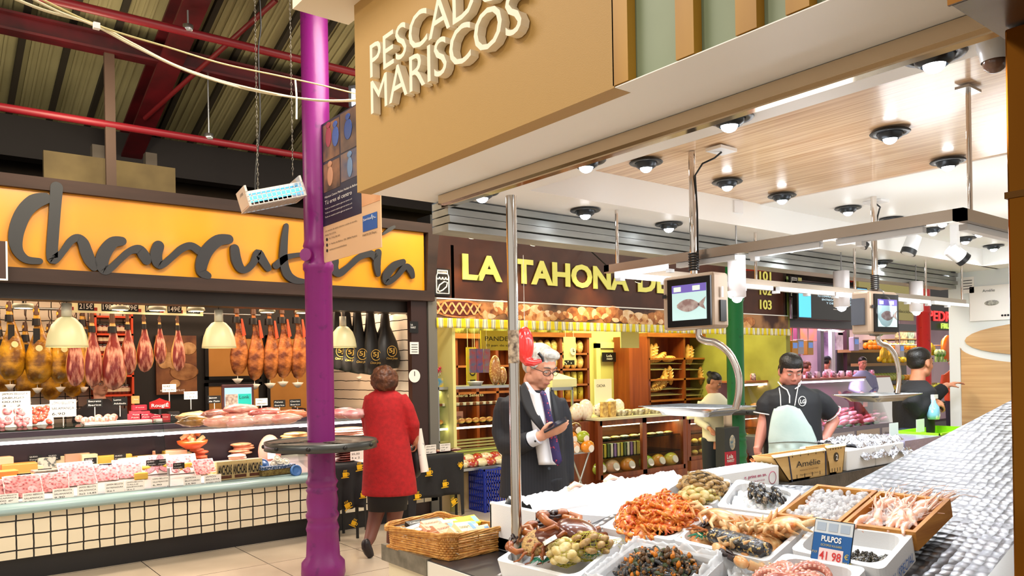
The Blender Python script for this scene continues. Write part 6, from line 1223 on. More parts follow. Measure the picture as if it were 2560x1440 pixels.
# middle: second shelf with tins, right case behind the man, lime door
t,x0,w,zs,zz=shelfunit(1330,1470,842,9.0,4,'dark wooden shelves with tins behind the man in the suit',.28,cols=2,zlow=1.1)
TC=['e0d878','d8c850','c8a040']
for r,z in enumerate(zs):
 for k in range(8):
  if r<2:o=MB().lathe([(0,0),(.05,0),(.05,.17),(.045,.175),(.045,.19),(0,.19)],16).build('tin_can',M('tin%d'%(k%3),TC[k%3],.4,c2='4a3c1c',sc=18,lo=.6,hi=.66));nm='tin'
  else:o=MB().sph((0,0,.1),.07,.06,.11,12,fn=lambda q:1+.08*noise.noise(q*4)).build('biscuit_bag',M('biscuit','d0a050',.3,c2='f0dca0',sc=20,coat=.5));nm='bag'
  o.location=(x0+.1+k*(w-.2)/7,9.1,z);tag(o,'%s on the %s board of the shelves behind the suited man'%({'tin':'pale yellow tin','bag':'bag of biscuits'}[nm],('lowest','second','third','top')[r]),nm,'goods on the shelf behind the suited man, row %d'%r)
t=board((1410,842),(1440,912),8.6,M('clockcard','e4dca8',.5),'cream shop display with a clock and a chequered foot','display','clock_display');
MB().cyl((.17,-.004,.20),(.17,-.014,.20),.055,n=20).build('clock_face',CARD,t);MB().box(.165,-.018,.20,.173,-.014,.24).box(.165,-.018,.196,.2,-.014,.204).build('clock_hands',INK,t);MB().box(0,-.004,0,.2,0,.07).build('checks',M('checks','f0ecd8',.5,c2='111111',sc=30,kind='voro',lo=.3,hi=.32),t)
t=thing('bread_case','small steel and glass case at the right shoulder of the suited man','display case',(at(1378,1000,y=7.35).x,7.35,0));w=at(1432,1000,y=7.35).x-t.location.x;z1=zat(1400,968,7.35)
MB().box(0,0,z1-.04,w,.6,z1).build('case_top',STEEL,t);MB().box(0,0,0,w,.6,.62).build('lower_body',WD,t)
for x in(0,w):MB().box(x-.012,0,.6,x+.012,.025,z1).build('post',STEEL,t)
for k in range(3):MB().box(0,.05,.64+k*.16,w,.55,.65+k*.16).build('glass_shelf',GLASSM,t)
bx=t.location.x
for k in range(6):o=MB().sph((0,0,.03),.08,.06,.03,10).build('flat_bread',M('pastry_brown'));o.location=(bx+.1+.17*(k%3),7.6,.65+.16*(k//3)+.0);tag(o,'flat bread in the small glass case','bread','flat breads in the small case')
o=MB().hexa([(0,0,0),(.42,0,0),(.42,.4,0),(0,.4,0),(0,0,.1),(.42,0,.1),(.36,.4,.2),(0,.4,.2)]).build('bread_tray',M('tray_lime','e0dfa8',.4));o.location=(bx+.05,7.38,z1);tag(o,'slanted cream tray with rolls on top of the small glass case','tray')
d0=at(1497,872,y=9.28);d1=at(1592,1040,y=9.28);o=struct(MB().box(0,0,0,d1.x-d0.x,.03,1.9).build('door_1',M('door_lime','d2cc7c',.5)));o.location=(d0.x,9.27,0)
struct(MB().box(d0.x-.10,9.24,0,d0.x,9.3,2.0).box(d1.x,9.24,0,d1.x+.10,9.3,2.0).box(d0.x-.1,9.24,1.92,d1.x+.1,9.3,2.02).build('trim_1',M('door_trim','e0da98',.5)))
board((1506,881),(1540,904),9.2,BLACK,'black Lola Market sticker on the lime door','sticker','door_sticker',[('Lola',.3,.5,.4,.3),('MARKET',.3,.2,.45,.2)],WHITE)
board((1552,826),(1598,870),7.9,M('paper_lime','d8d694',.6),'pale paper sheet hanging under the valance','paper','hanging_paper')
board((1487,948),(1530,1026),7.7,M('biscuit_card','f0e8c8',.5),'cream chocolate box standing on the bakery counter','box','chocolate_box',[('CACHA',.1,.75,.5,.09)])
# bread shelf unit
t,x0,w,zs,zz=shelfunit(1622,1792,842,8.9,3,'large dark wooden bread shelf with two bays',.36,cols=2,zlow=1.02)
xl=at(1573,900,y=8.9).x;MB().box(xl-x0,0,0,-.02,.36,zz).build('side_panel',M('wood_red','7a3414',.4,c2='94461c',sc=3,stretch=(4,4,.3)),t)
LO=M('loaf','b87c30',.5,c2='e0b25c',sc=10,stretch=(1,1,1),bump=.3,bsc=30);lf=thing('bread_loaf','x','bread')
MB().sph((0,0,0),.055,.055,.17,14).build('loaf',LO,lf);b=MB()
for k in range(4):b.tube([(-.03,-.052,-.09+k*.055),(0,-.06,-.075+k*.055),(.03,-.052,-.06+k*.055)],[.003,.007,.003],5)
b.build('score_marks',M('loaf_pale','f0d8a0',.6),lf)
z=[zat(1700,p,8.9)for p in(995,962,903)]
def loaf(px,py,y,rot,lb,sc=1.0,dz=0):place(lf,USED,loc=at(px,py,y=y),rot=rot,sc=sc,label='%s bread loaf %s'%('golden',lb),group='loaves on the bread shelf')
for px,py,rot,lb in((1627,885,(0,.1,0),'standing at the far left of the top shelf'),(1636,882,(0,.25,0),'standing second on the top shelf'),(1650,893,(0,1.1,.0),'leaning on the top shelf'),(1672,897,(0,1.5,0),'lying on the top shelf'),(1719,885,(0,.1,0),'standing in the top right bay'),(1726,888,(0,.15,0),'second in the top right bay'),
 (1640,958,(0,1.2,.3),'lying low in the left bay'),(1655,955,(0,.6,.3),'leaning low in the left bay'),(1662,945,(0,.2,.3),'tall, low in the left bay'),(1675,938,(0,-.15,.2),'dark, low in the left bay'),(1752,940,(0,-.1,0),'alone in the lower right bay'),(1635,972,(0,1.5,.0),'flat at the bottom of the left bay')):loaf(px,py,9.0,rot,lb,1.05)
for k,py in enumerate((910,925,975,990)):
 for bay,(p0,p1)in enumerate(((1626,1705),(1714,1788))):
  a=at(p0,py,y=8.95);c=at(p1,py,y=8.95);b=MB()
  for j in range(6):b.cyl((0,.05*j,.006*j),(c.x-a.x,.05*j,.006*j),.006,n=5)
  o=b.build('bread_rack',M('rack_steel','c8c49a',.3,.6));o.location=a;o['kind']='thing';tag(o,'wire bread rack in the %s bay of the bread shelf, %s'%(('left','right')[bay],('top','second','third','lowest')[k]),'rack','wire bread racks')
# wooden counters
def counter(px0,px1,pyt,y,label,rows,depth=.7,zt_=None,divs=2):
 a=at(px0,pyt,y=y);c=at(px1,pyt,y=y);w=c.x-a.x;z=zt_ or a.z;t=thing('wooden_counter',label,'display counter',(a.x,y,0))
 MB().box(0,-.03,0,w,depth,.16).build('plinth',WD,t);MB().box(-.04,-.04,z-.03,w+.04,depth,z).build('counter_top',M('marble_pale','dcd6b8',.25),t);MB().box(0,depth-.03,.16,w,depth,z-.03).build('back_board',WD2,t)
 for k in range(divs+1):x=w*k/divs;MB().box(x-.04,0,.16,x+.04,.05,z-.03).build('stile',WD,t)
 MB().box(0,0,.16,w,.05,.22).build('bottom_rail',WD,t);MB().box(0,0,z-.10,w,.05,z-.03).build('top_rail',WD,t)
 for x in(0,w):MB().box(x-.03 if x else x,.05,.16,x+(.03 if not x else 0),depth,z-.03).build('end_panel',WD,t)
 MB().box(.02,.02,.2,w-.02,.026,z-.08).build('glass_front',GLASS,t);hs_=[]
 for k in range(1,rows):zz_=.2+(z-.28)*k/rows;MB().box(.03,.06,zz_-.01,w-.03,depth-.05,zz_).build('glass_shelf',GLASSM,t);hs_.append(zz_)
 MB().box(.05,.06,z-.12,w-.05,.09,z-.10).build('strip_light',M('strip_lime'),t);light('AREA','counter_light',(a.x+w/2,y+.2,z-.13),9,LIME,w*.9,.08,rot=(-.2,0,0))
 return t,a.x,w,z,[.2]+hs_
t,cx,cw,cz,ch=counter(1500,1712,1046,7.1,'wooden bakery counter with two glass bays of packets',3)
t2,cx2,cw2,cz2,ch2=counter(1722,1905,1043,7.6,'second wooden bakery counter behind the Lola Market bag',3,divs=2)
o=MB().box(0,0,0,at(1495,1050,y=7.2).x-at(1430,1050,y=7.2).x,.6,cz-.04).build('corner_cabinet',WD);o.location=(at(1430,1050,y=7.2).x,7.2,0);tag(o,'plain dark wooden cabinet left of the glass bays','cabinet')
BG={'orange':'e8901c','pink':'e8b088','green':'a8b82c','brown':'6a3c14','yellow':'e8c850'}
def mk_bag(cn):
 t=thing('bread_packet','x','packet');MB().sph((0,0,.075),.11,.07,.08,14,fn=lambda q:1+.08*noise.noise(q*4)).build('bag',M('bg_'+cn,BG[cn],.25,coat=.7,bump=.2,bsc=30),t);MB().cyl((0,-.062,.08),(0,-.075,.085),.045,n=14).build('round_label',CARD,t);return t
bags={k:mk_bag(k)for k in BG}
for k,(cn,dx,dy,z,lb)in enumerate((('green',.06,.12,ch[0],'green bread packet at the left of the bottom bay'),('pink',.26,.12,ch[0],'pink bread packet in the bottom left bay'),('orange',.50,.12,ch[0],'large orange bread packet in the bottom left bay'),('green',.80,.12,ch[0],'green bread packet in the bottom right bay'),('orange',1.0,.13,ch[0],'orange bread packet in the bottom right bay'),('yellow',1.22,.13,ch[0],'yellow-green bread packet at the right of the bottom bay'))):
 place(bags[cn],USED,loc=(cx+dx*cw/1.35,7.1+dy,z),sc=1.2,label=lb,group=None)
for k,(cn,px,py,lb)in enumerate((('brown',1432,1085,'brown bread packet at the top of the stand beside the suited man'),('orange',1422,1108,'orange packet, middle left of the stand beside the suited man'),('green',1452,1106,'green packet, middle right of the stand beside the suited man'),('pink',1428,1132,'pink packet, bottom left of the stand beside the suited man'),('orange',1464,1130,'orange packet, bottom right of the stand beside the suited man'))):
 p=at(px,py,y=6.75+.1*(3-k)/3);place(bags[cn],USED,loc=p,rot=(.4,0,.1),sc=.95,label=lb)
a=at(1408,1135,y=6.7);c=at(1480,1135,y=6.7);t=thing('packet_stand','steel folding stand that carries the bread packets beside the suited man','stand',(a.x,6.7,0));w=c.x-a.x
MB().box(0,0,a.z-.02,w,.35,a.z).build('tray',STEEL,t)
for s_ in(0,1):MB().tube([(w-.03,.02+.3*s_,a.z-.02),(w*.35,.02+.3*s_,.02)],.012,6).build('leg',STEEL,t);MB().tube([(w*.3,.02+.3*s_,a.z-.02),(w*.85,.02+.3*s_,.02)],.012,6).build('leg',STEEL,t)
bxm=tag(MB().box(-.04,0,0,.04,.05,.17).build('food_carton',M('carton_pale','e4dfb8',.5)),'x','box');CC=[M('cart%d'%k,c_,.5,c2='f0ecd0',sc=7,lo=.55,hi=.6)for k,c_ in enumerate(('9a7ab0','d8cf8c','c8b840','5a6a3c','e8e4cc'))]
for k in range(13):
 o=bxm.copy();o.data=bxm.data.copy();o.data.materials[0]=CC[k%5];COL.objects.link(o);o.location=(cx+.08+k*.086*(cw/2.3),7.22,ch[1]);tag(o,'%s carton on the middle shelf of the bakery counter, %s'%(('lilac','cream','mustard','olive','ivory')[k%5],('at the left','in the middle','at the right')[k//5]),'box','cartons on the middle shelf of the bakery counter')
bpy.data.objects.remove(bxm)
for k in range(9):
 o=MB().sph((0,0,.02),.08,.06,.02,10).build('sweet_tray',M('sweet%d'%(k%2),('c8b070','a8c0b0')[k%2],.3,c2='6a4a2c',sc=26,coat=.6));o.location=(cx+.12+k*(cw-.24)/8,7.3,ch[2]);tag(o,'wrapped sweets on the upper shelf of the bakery counter','sweets','wrapped sweets in the bakery counter')
for k in range(22):
 r=k//11;o=MB().sph((0,0,.035),.065,.05,.04,10).build('bun',M('bun','d89840',.45,c2='f0cc80',sc=14));o.location=(cx2+.1+(k%11)*(cw2-.2)/10,7.85,ch2[r]);tag(o,'golden bun on the %s shelf of the second bakery counter'%('bottom','middle')[r],'bun','buns in the second bakery counter, %s shelf'%('bottom','middle')[r])
# goods on the counters
GD=[('clear_bag',1441,'f0d0a8',.11,.17),('clear_bag',1464,'f4dcc8',.12,.20),('clear_bag',1500,'6a2430',.12,.13),('clear_bag',1525,'8a4a30',.1,.12),('clear_bag',1553,'c0d0a8',.12,.16),('clear_bag',1572,'d8e0c0',.1,.15)]
for k,(nm,px,c_,r,h_)in enumerate(GD):
 o=MB().sph((0,0,h_*.7),r,.08,h_*.7,14,fn=lambda q:1+.1*noise.noise(q*4+V((k,0,0)))).build(nm,M('gd%d'%k,c_,.25,c2='fbf0dc',sc=26,kind='voro',lo=.1,hi=.5,coat=.8));o.location=(at(px,1040,y=7.35).x,7.35+(.2 if k>3 else 0),cz if px>1495 else cz-.04);tag(o,('tall clear bag of pale nuts at the left end of the bakery counter','tall clear bag of pink meringues on the bakery counter','dark red bag of sweets on the bakery counter','brown bag of sweets on the bakery counter','green-tinted bag behind on the bakery counter','pale bag behind on the bakery counter')[k],'bag')
for k,px in enumerate((1507,1527)):o=MB().box(-.05,0,0,.05,.05,.2).build('biscuit_box',M('bisc','e8c878',.5,c2='a87840',sc=20));o.location=(at(px,1040,y=7.25).x,7.2,cz);tag(o,('left','right')[k]+' orange biscuit box standing on the bakery counter','box','biscuit boxes on the bakery counter')
for k in range(7):
 o=MB().lathe([(0,0),(.06,0),(.085,.05),(.07,.075),(0,.085)],14).build('wrapped_bowl',M('wrap%d'%(k%2),('e8e4cc','ecd8a0')[k%2],.2,c2='8a7a5c',sc=30,coat=.8));o.location=(at(1552+21*k,1040,y=7.25).x,7.25+.04*(k%2),cz);tag(o,'film-wrapped bowl of pastries on the bakery counter','bowl','wrapped bowls on the bakery counter')
for k,(px,py,c_,w_,h_,lb)in enumerate(((1858,940,'e8e4c8',.16,.5,'stack of white boxes at the right of the bakery'),(1885,1000,'9ab0a0',.14,.3,'stack of plastic cups at the right of the bakery'),(1905,1008,'a83030',.18,.14,'red box on the right end of the bakery counter'),(1838,1005,'c8d8e0',.1,.3,'pale till screen beside the green column'))):
 p=at(px,py,y=8.1);o=MB().box(-w_/2,0,0,w_/2,.15,h_).build('counter_item',M('ci%d'%k,c_,.4));o.location=(p.x,8.1,.95);tag(o,lb,'box')
tag(MB().box(cx2-.1,8.05,0,cx2+cw2+.4,8.3,.945).build('back_counter',WD),'dark wooden back counter behind the bakery buns','counter')
p=at(1892,1030,y=7.8);o=thing('straw_basket','small basket of rolls on the second bakery counter','basket',(p.x,7.8,cz2));MB().lathe([(0,0),(.1,0),(.13,.07),(.12,.07),(.09,.01)],16).build('wicker',WK,o)
for k in range(6):a=k*1.05;q=MB().sph((0,0,0),.05,.04,.03,9).build('bread_roll',M('bun'));q.location=(p.x+.06*math.cos(a),7.8+.06*math.sin(a),cz2+.09+.01*(k%2));tag(q,'bread roll in the small basket on the second bakery counter','bread','rolls in the small basket')
b=MB()
for k in range(9):a=k*.7;b.tube([(0,0,0),(.1*math.cos(a),.1*math.sin(a),.16),(.22*math.cos(a),.22*math.sin(a),.12)],[.006,.012,.002],5)
o=thing('potted_plant','small potted palm at the right of the bakery','plant',(at(1878,930,y=8.9).x,8.9,1.15));b.build('leaves',M('leaf_green','3c5a1c',.5),o).location=(0,0,.12);MB().lathe([(0,0),(.07,0),(.09,.12),(0,.12)],16).build('pot',M('pot_red','a8402c',.5),o);tag(MB().box(o.location.x-.3,8.8,0,o.location.x+.9,9.1,1.15).build('side_cabinet',WD),'dark cabinet under the potted palm','cabinet')
# bag-stand and red flyer near the green column
p=at(1832,1180,y=5.0);t=thing('bag_stand','dark carrier bag stand with a red Lola Market panel before the green column','stand',(p.x,5.0,0));sc_=scale_at(p);w=60*sc_;zt_=at(1832,1068,y=5.0).z;zr0=at(1832,1180,y=5.0).z;zr1=at(1832,1128,y=5.0).z
MB().box(-w/2,0,0,w/2,.12,zt_).build('panel',M('stand_dark','2e3230',.5),t,bevel=.004);MB().box(-w/2-.005,-.006,zr0,w*.22,0,zr1).build('red_panel',M('panel_red','b81c34',.5),t);text('lettering','Lola',(-w*.42,-.008,zr0+(zr1-zr0)*.68),(1,0,0),(0,0,1),.045,WHITE,t,width=w*.42,bold=.02);text('lettering','MARKET',(-w*.42,-.008,zr0+(zr1-zr0)*.5),(1,0,0),(0,0,1),.03,WHITE,t,width=w*.5,bold=.02)
for k in range(2):MB().box(-w*.42,-.008,zr0+.03+.03*k,w*.1,-.006,zr0+.042+.03*k).build('text_line',WHITE,t)
MB().sph((0,-.002,zt_-.16),.05,.006,.08,16).build('oval_window',M('oval_cream','d8c8a0',.3,c2='5a7a90',sc=20),t)
q=MB().grid(lambda u,v:((u-.5)*.13,.05+.02*math.sin(u*6),v*.16),8,4).build('paper_bag',M('paper_tan','c8b49a',.7),None,solid=.003);q.location=(p.x-.0,5.0,zt_+.001);tag(q,'crumpled tan paper standing out of the carrier bag stand','paper')
# ================================================================== people
BODY=[]
def fuse(mb,name,mat,voxel,parent,it=4,fac=.6):
 o=mb.build(name,mat);md=o.modifiers.new('r','REMESH');md.mode='VOXEL';md.voxel_size=voxel;md.use_smooth_shade=True;m2=o.modifiers.new('s','SMOOTH');m2.iterations=it;m2.factor=fac
 dg=bpy.context.evaluated_depsgraph_get();me=bpy.data.meshes.new_from_object(o.evaluated_get(dg));o.modifiers.clear();o.data=me;me.materials.clear();me.materials.append(mat)
 for p in me.polygons:p.use_smooth=True
 o.parent=parent
 if name=='body':BODY.append(o)
 return o
SKIN=M('skin_fair','d9977a',.45,sub=.12,c2='e0a488',sc=9);SKIN2=M('skin_tan','c98a6a',.45,sub=.12,c2='b87656',sc=9);SKINP=M('skin_ruddy','d08a78',.45,sub=.1)
EYEW=M('eye_white','e8e0d8',.3);IRIS=M('iris_dark','20140e',.2);BROWM=M('brow_dark','1a120e',.7);LIP=M('lip','a85a50',.5);HGREY=M('hair_grey','a8a49c',.5,c2='dedad2',sc=25,stretch=(1,3,1),bump=.5,bsc=70);HBLK=M('hair_black','120e0c',.45,bump=.4,bsc=80);HBRN=M('hair_brown','3a1c10',.5,c2='6a3a1c',sc=20,bump=.6,bsc=60)
def person(px,d,label,face=None):
 g=at(px,1000,d=d);t=thing('person',label,'person',(g.x,g.y,0));return t
class Fig:
 def __init__(s,px,d,label):s.d=d;s.t=person(px,d,label);s.o=s.t.location.copy();s.k=d/FPX;s.b=MB()
 def p(s,px,py,dd=0.0):return at(px,py,d=s.d+dd)-s.o
 def lp(s,v):return V(v)
def head(mb,C,fwd,up=(0,0,1),s=1.0,jaw=1.0,neck=None):
 f=V(fwd).normalized();u=V(up);u=(u-f*u.dot(f)).normalized();r=f.cross(u);R=Matrix((r,f,u)).transposed()
 def q(x,y,z):return V(C)+R@(V((x,y,z))*s)
 def sp(x,y,z,a,b,c,n=14):mb.sph(q(x,y,z),a*s,b*s,c*s,n,rot=R)
 sp(0,-.012,.03,.074,.094,.086,20);sp(0,.02,-.03,.062*jaw,.066,.078,18);sp(0,.045,-.082,.036*jaw,.036,.028)
 for g in(-1,1):
  sp(g*.034,.05,-.028,.026,.030,.030);sp(g*.076,-.008,-.008,.010,.019,.031,10);sp(g*.011,.096,-.030,.010,.011,.009,8);sp(g*.031,.072,.010,.0165,.0145,.0125,10);sp(g*.045*jaw,.0,-.065,.022,.035,.03)
 mb.tube([q(0,.078,.014),q(0,.096,-.008),q(0,.106,-.026)],[.009*s,.010*s,.0125*s],8);mb.tube([q(-.044,.064,.028),q(-.02,.080,.032),q(.02,.080,.032),q(.044,.064,.028)],[.009*s,.011*s,.011*s,.009*s],8)
 mb.tube([q(-.024,.074,-.056),q(0,.086,-.052),q(.024,.074,-.056)],[.005*s,.008*s,.005*s],7);mb.tube([q(-.020,.074,-.066),q(0,.085,-.066),q(.020,.074,-.066)],[.005*s,.008*s,.005*s],7)
 if neck is not None:mb.tube([q(0,-.025,-.03),q(0,-.03,-.09),V(neck)],[.052*s,.052*s,.06*s],14)
 return q,R
def face_bits(q,R,s,parent,brow=BROWM,lid=.6,glasses=None):
 b=MB();c=MB();w=MB();parent=BODY[-1]
 for g in(-1,1):
  b.sph(q(g*.031,.0755,.007),.0125*s,.0125*s,.0085*s,10,rot=R);c.sph(q(g*.031,.084,.0045),.005*s,.004*s,.004*s,8,rot=R);w.tube([q(g*.014,.090,.030),q(g*.032,.088,.036),q(g*.05,.072,.030)],[.003*s,.0042*s,.002*s],6)
  w.tube([q(g*.018,.088,.009),q(g*.031,.0895,.0125),q(g*.044,.082,.008)],.0013*s,5)
 b.build('eyes',EYEW,parent);c.build('irises',IRIS,parent);w.build('eyebrows',brow,parent)
 l=MB();l.tube([q(-.022,.084,-.0605),q(0,.0945,-.0600),q(.022,.084,-.0605)],[.0016*s,.003*s,.0016*s],6);l.build('mouth',LIP,parent)
 if glasses:
  gl=MB()
  for g in(-1,1):
   pts=[q(g*(.033+.025*math.cos(a)),.098-.012*abs(math.cos(a))*(1 if math.cos(a)>0 else .2),.006+.016*math.sin(a))for a in[i*6.283/14 for i in range(15)]];gl.tube(pts,.0019*s,5,caps=False);gl.tube([q(g*.057,.088,.010),q(g*.078,.05,.010),q(g*.082,-.005,.005)],.002*s,5)
  gl.tube([q(-.009,.1,.009),q(.009,.1,.009)],.0018*s,5);gl.build('glasses',glasses,parent)
def hand(mb,W_,d,nrm,side=1,s=1.0,curl=.5,thumb=.6):
 """W_ wrist, d towards the knuckles, nrm back of the hand, side: +1 thumb at d x nrm."""
 d=V(d).normalized();n=V(nrm);n=(n-d*n.dot(d)).normalized();x=d.cross(n)*side
 P_=lambda a,b,c:V(W_)+(x*a+d*b+n*c)*s
 R=Matrix((x,d,n)).transposed();mb.sph(P_(.0,.045,0),.040*s,.050*s,.016*s,12,rot=R);mb.tube([P_(0,-.03,0),P_(0,.02,0)],[.026*s,.028*s],10)
 for k,(a,L)in enumerate(((.028,.078),(.010,.088),(-.009,.082),(-.027,.066))):
  p=P_(a,.078,.0);pts=[P_(a*.8,.05,0),p];ang=0
  for j in range(3):ang+=curl*(.6+.2*j);p=p+(d*math.cos(ang)-n*math.sin(ang)+x*a*1.2)*L*(.42,.32,.26)[j]*s;pts.append(p)
  mb.tube(pts,[.0095*s,.009*s,.0085*s,.0078*s,.006*s],8)
 mb.tube([P_(.02,.012,-.004),P_(.042,.034,-.012),P_(.050,.060,-.02-.02*thumb),P_(.040,.082,-.026-.025*thumb)],[.013*s,.0115*s,.0095*s,.007*s],8)
def loft(mb,secs,n=28,m=0):# secs: (center, ux, uy) ellipse axes as vectors
 vs=[]
 for c,a,b in secs:
  for j in range(n):t_=2*math.pi*j/n;vs.append(V(c)+V(a)*math.cos(t_)+V(b)*math.sin(t_))
 k=len(secs);mb.add(vs,[(i*n+j,i*n+(j+1)%n,(i+1)*n+(j+1)%n,(i+1)*n+j)for i in range(k-1)for j in range(n)]+[tuple(range(n))[::-1],tuple(range((k-1)*n,k*n))],m,True)
def rot_z(v,a):return Matrix.Rotation(a,3,'Z')@V(v)
RX=CR.copy();FYV=CF.copy()
def sec(f,px,py,hw,hd,dd=0.0,yaw=0.0):return(f.p(px,py,dd),rot_z(RX,yaw)*hw,rot_z(FYV,yaw)*hd)

# --- woman in the red coat
f=Fig(970,6.8,'woman seen from behind in a red coat, walking past the deli');B=MB()
C=f.p(962,948);q,R=head(B,C,CF*.95+CR*.3,s=.98,neck=f.p(962,985))
loft(B,[sec(f,965,985,.08,.06),sec(f,966,1000,.14,.08),sec(f,968,1100,.13,.09),sec(f,972,1230,.16,.10)],20)
B.tube([f.p(948,1235),f.p(938,1295,.02),f.p(925,1345,-.10),f.p(915,1368,-.16)],[.085,.06,.045,.03],12);B.tube([f.p(990,1235),f.p(984,1310,.10),f.p(978,1372,.14),f.p(976,1400,.14)],[.085,.058,.04,.03],12)
B.tube([f.p(1005,995),f.p(1034,1065,.03),f.p(1040,1108,.12)],[.045,.04,.03],10);hand(B,f.p(1041,1100,.14),(0,0,-1),CR,1,.9,.9)
fuse(B,'body',SKIN2,.008,f.t)
MB().tube([f.p(948,1250),f.p(938,1295,.02),f.p(925,1345,-.10),f.p(915,1368,-.16)],[.086,.064,.049,.034],14).build('stocking',M('stocking_brown','6e4034',.5),f.t);MB().tube([f.p(990,1250),f.p(984,1310,.10),f.p(978,1372,.14),f.p(976,1400,.14)],[.086,.062,.044,.034],14).build('stocking',M('stocking_brown'),f.t)
b=MB();
for k in range(150):
 z=1-2*(k+.5)/150;ph=k*2.4;v=V((math.sqrt(1-z*z)*math.cos(ph),math.sqrt(1-z*z)*math.sin(ph),z));fwd=V((CF.x,CF.y,0))
 if v.dot(fwd)>.55 and v.z<.3:continue
 b.sph(C+V((v.x*.098,v.y*.105,v.z*.098+.0))-fwd*.012,rnd.uniform(.018,.036),n=6)
b.sph(C-CF*.012,.095,.1,.1,14);fuse(b,'curly_hair',HBRN,.007,f.t,2)
RC=M('coat_red','b3121a',.8,c2='9c0e16',sc=30,bump=.25,bsc=160)
b=MB();loft(b,[sec(f,974,1236,.245,.17),sec(f,973,1200,.235,.165),sec(f,970,1150,.215,.155),sec(f,966,1100,.20,.145),sec(f,964,1060,.185,.135),sec(f,962,1020,.185,.125),sec(f,961,995,.175,.11),sec(f,961,982,.13,.09),sec(f,962,974,.075,.07),sec(f,962,966,.068,.066)],32)
b.tube([f.p(1000,992,.0),f.p(1018,1020,.0),f.p(1033,1062,.02),f.p(1032,1090,.10),f.p(1036,1103,.16)],[.062,.062,.060,.055,.05],14);b.tube([f.p(928,992,.02),f.p(918,1040,.06),f.p(924,1090,.14)],[.06,.06,.05],12)
fuse(b,'coat',RC,.012,f.t,3)
b=MB();b.tube([f.p(962,972)+(CR*math.cos(a)*.075+CF*math.sin(a)*.07)for a in[i*.5236 for i in range(13)]],.018,8,caps=False);b.build('collar',RC,f.t)
b=MB();loft(b,[sec(f,968,1275,.17,.12),sec(f,970,1230,.185,.13),sec(f,970,1200,.17,.12)],26);b.build('skirt',M('skirt_black','141214',.8),f.t)
for(a_,c_,u_)in((f.p(915,1362,-.16),f.p(928,1392,-.14),0),(f.p(977,1385,.13),f.p(988,1398,.22),1)):
 b=MB();b.sph(a_,.042,.042,.055,12);b.tube([a_+V((0,0,-.01)),(a_+c_)/2+V((0,0,-.01)),c_],[.045,.042,.03],10);b.tube([a_-V((0,0,.0)),a_-V((0,0,.065))-CR*.01],[.02,.014],8);fuse(b,'shoe',M('shoe_black','1c1214',.4),.006,f.t)
hb=MB().sph((0,0,0),.07,.12,.15,14).build('handbag',M('bag_black','121216',.5));hb.location=f.o+f.p(1034,1155,.20);tag(hb,'black handbag hanging at the side of the woman in red','bag');MB().tube([(0,-.06,.13),(0,0,.26),(0,.06,.13)],.007,6).build('strap',M('bag_black'),hb)
rl=thing('paper_roll','long white paper roll carried at the right of the woman in red','roll',f.o+f.p(1062,1180,.10));e=f.p(1046,1072,.13)-f.p(1062,1180,.10);MB().cyl((0,0,0),e,.038,.030,18).build('tube',M('roll_white','e4e0da',.5,c2='b8b4bc',sc=14,lo=.6,hi=.65),rl);MB().cyl(e*1.0,e*1.06,.012,n=10).build('tip',M('tip_blue','28406a',.4),rl)

# --- man in the dark suit
f=Fig(1345,4.3,'grey-haired man in a dark pinstripe suit and tie looking at his phone');B=MB();fw=(CR*.62-CF*.70+V((0,0,-.42))).normalized();C=f.p(1351,918)
q,R=head(B,C,fw,up=(0,0,1),s=1.0,jaw=1.05,neck=f.p(1336,992,.02));YW=.55
loft(B,[sec(f,1334,985,.07,.06),sec(f,1333,1004,.12,.07),sec(f,1335,1100,.14,.09),sec(f,1338,1230,.15,.1)],20)
for a_,c_ in((1308,.05),(1368,-.02)):B.tube([f.p(a_,1230,c_),f.p(a_+4,1420,c_),f.p(a_+8,1600,c_)],[.08,.055,.04],12)
WR=f.p(1346,1092,-.22);B.tube([f.p(1270,1005,.02),f.p(1264,1105,-.02),WR],[.05,.045,.028],12);B.tube([f.p(1386,1022,.1),f.p(1407,1110,.12),f.p(1414,1215,.08)],[.036,.036,.03],12);hand(B,f.p(1414,1222,.07),(0,0,-1),CR,1,1.0,.5)
hd=(CR*.93+V((0,0,.30))-CF*.1).normalized();hand(B,WR+hd*.012,hd,(V((0,0,-.85))-CF*.55),-1,1.05,.28,.2)
fuse(B,'body',SKIN,.0055,f.t,3);face_bits(q,R,1.0,f.t,M('brow_grey','6a625a',.7),glasses=M('glasses_black','121214',.3))
b=MB();hs=lambda x,y,z,a,b_,c:b.sph(q(x,y,z),a,b_,c,16,rot=R)
hs(0,-.022,.052,.080,.098,.078);hs(0,-.05,.0,.078,.062,.07);hs(.0,.038,.092,.062,.045,.028);hs(-.03,.03,.088,.045,.05,.028)
for g in(-1,1):hs(g*.072,.012,.028,.012,.028,.034)
fuse(b,'hair',HGREY,.006,f.t,2)
SUIT=M('suit_navy','15161e',.75);nt=SUIT.node_tree;N=nt.nodes;L=nt.links;tc=N.new('ShaderNodeTexCoord');mp=N.new('ShaderNodeMapping');mp.inputs['Rotation'].default_value=(0,0,-TH+math.pi/2);w=N.new('ShaderNodeTexWave');w.inputs['Scale'].default_value=20;rr=N.new('ShaderNodeValToRGB');rr.color_ramp.elements[0].position=.93;rr.color_ramp.elements[0].color=lin('16171f')+(1,);rr.color_ramp.elements[1].color=lin('22232c')+(1,)
L.new(tc.outputs['Object'],mp.inputs[0]);L.new(mp.outputs[0],w.inputs[0]);L.new(w.outputs['Fac'],rr.inputs[0]);L.new(rr.outputs[0],N['Principled BSDF'].inputs['Base Color'])
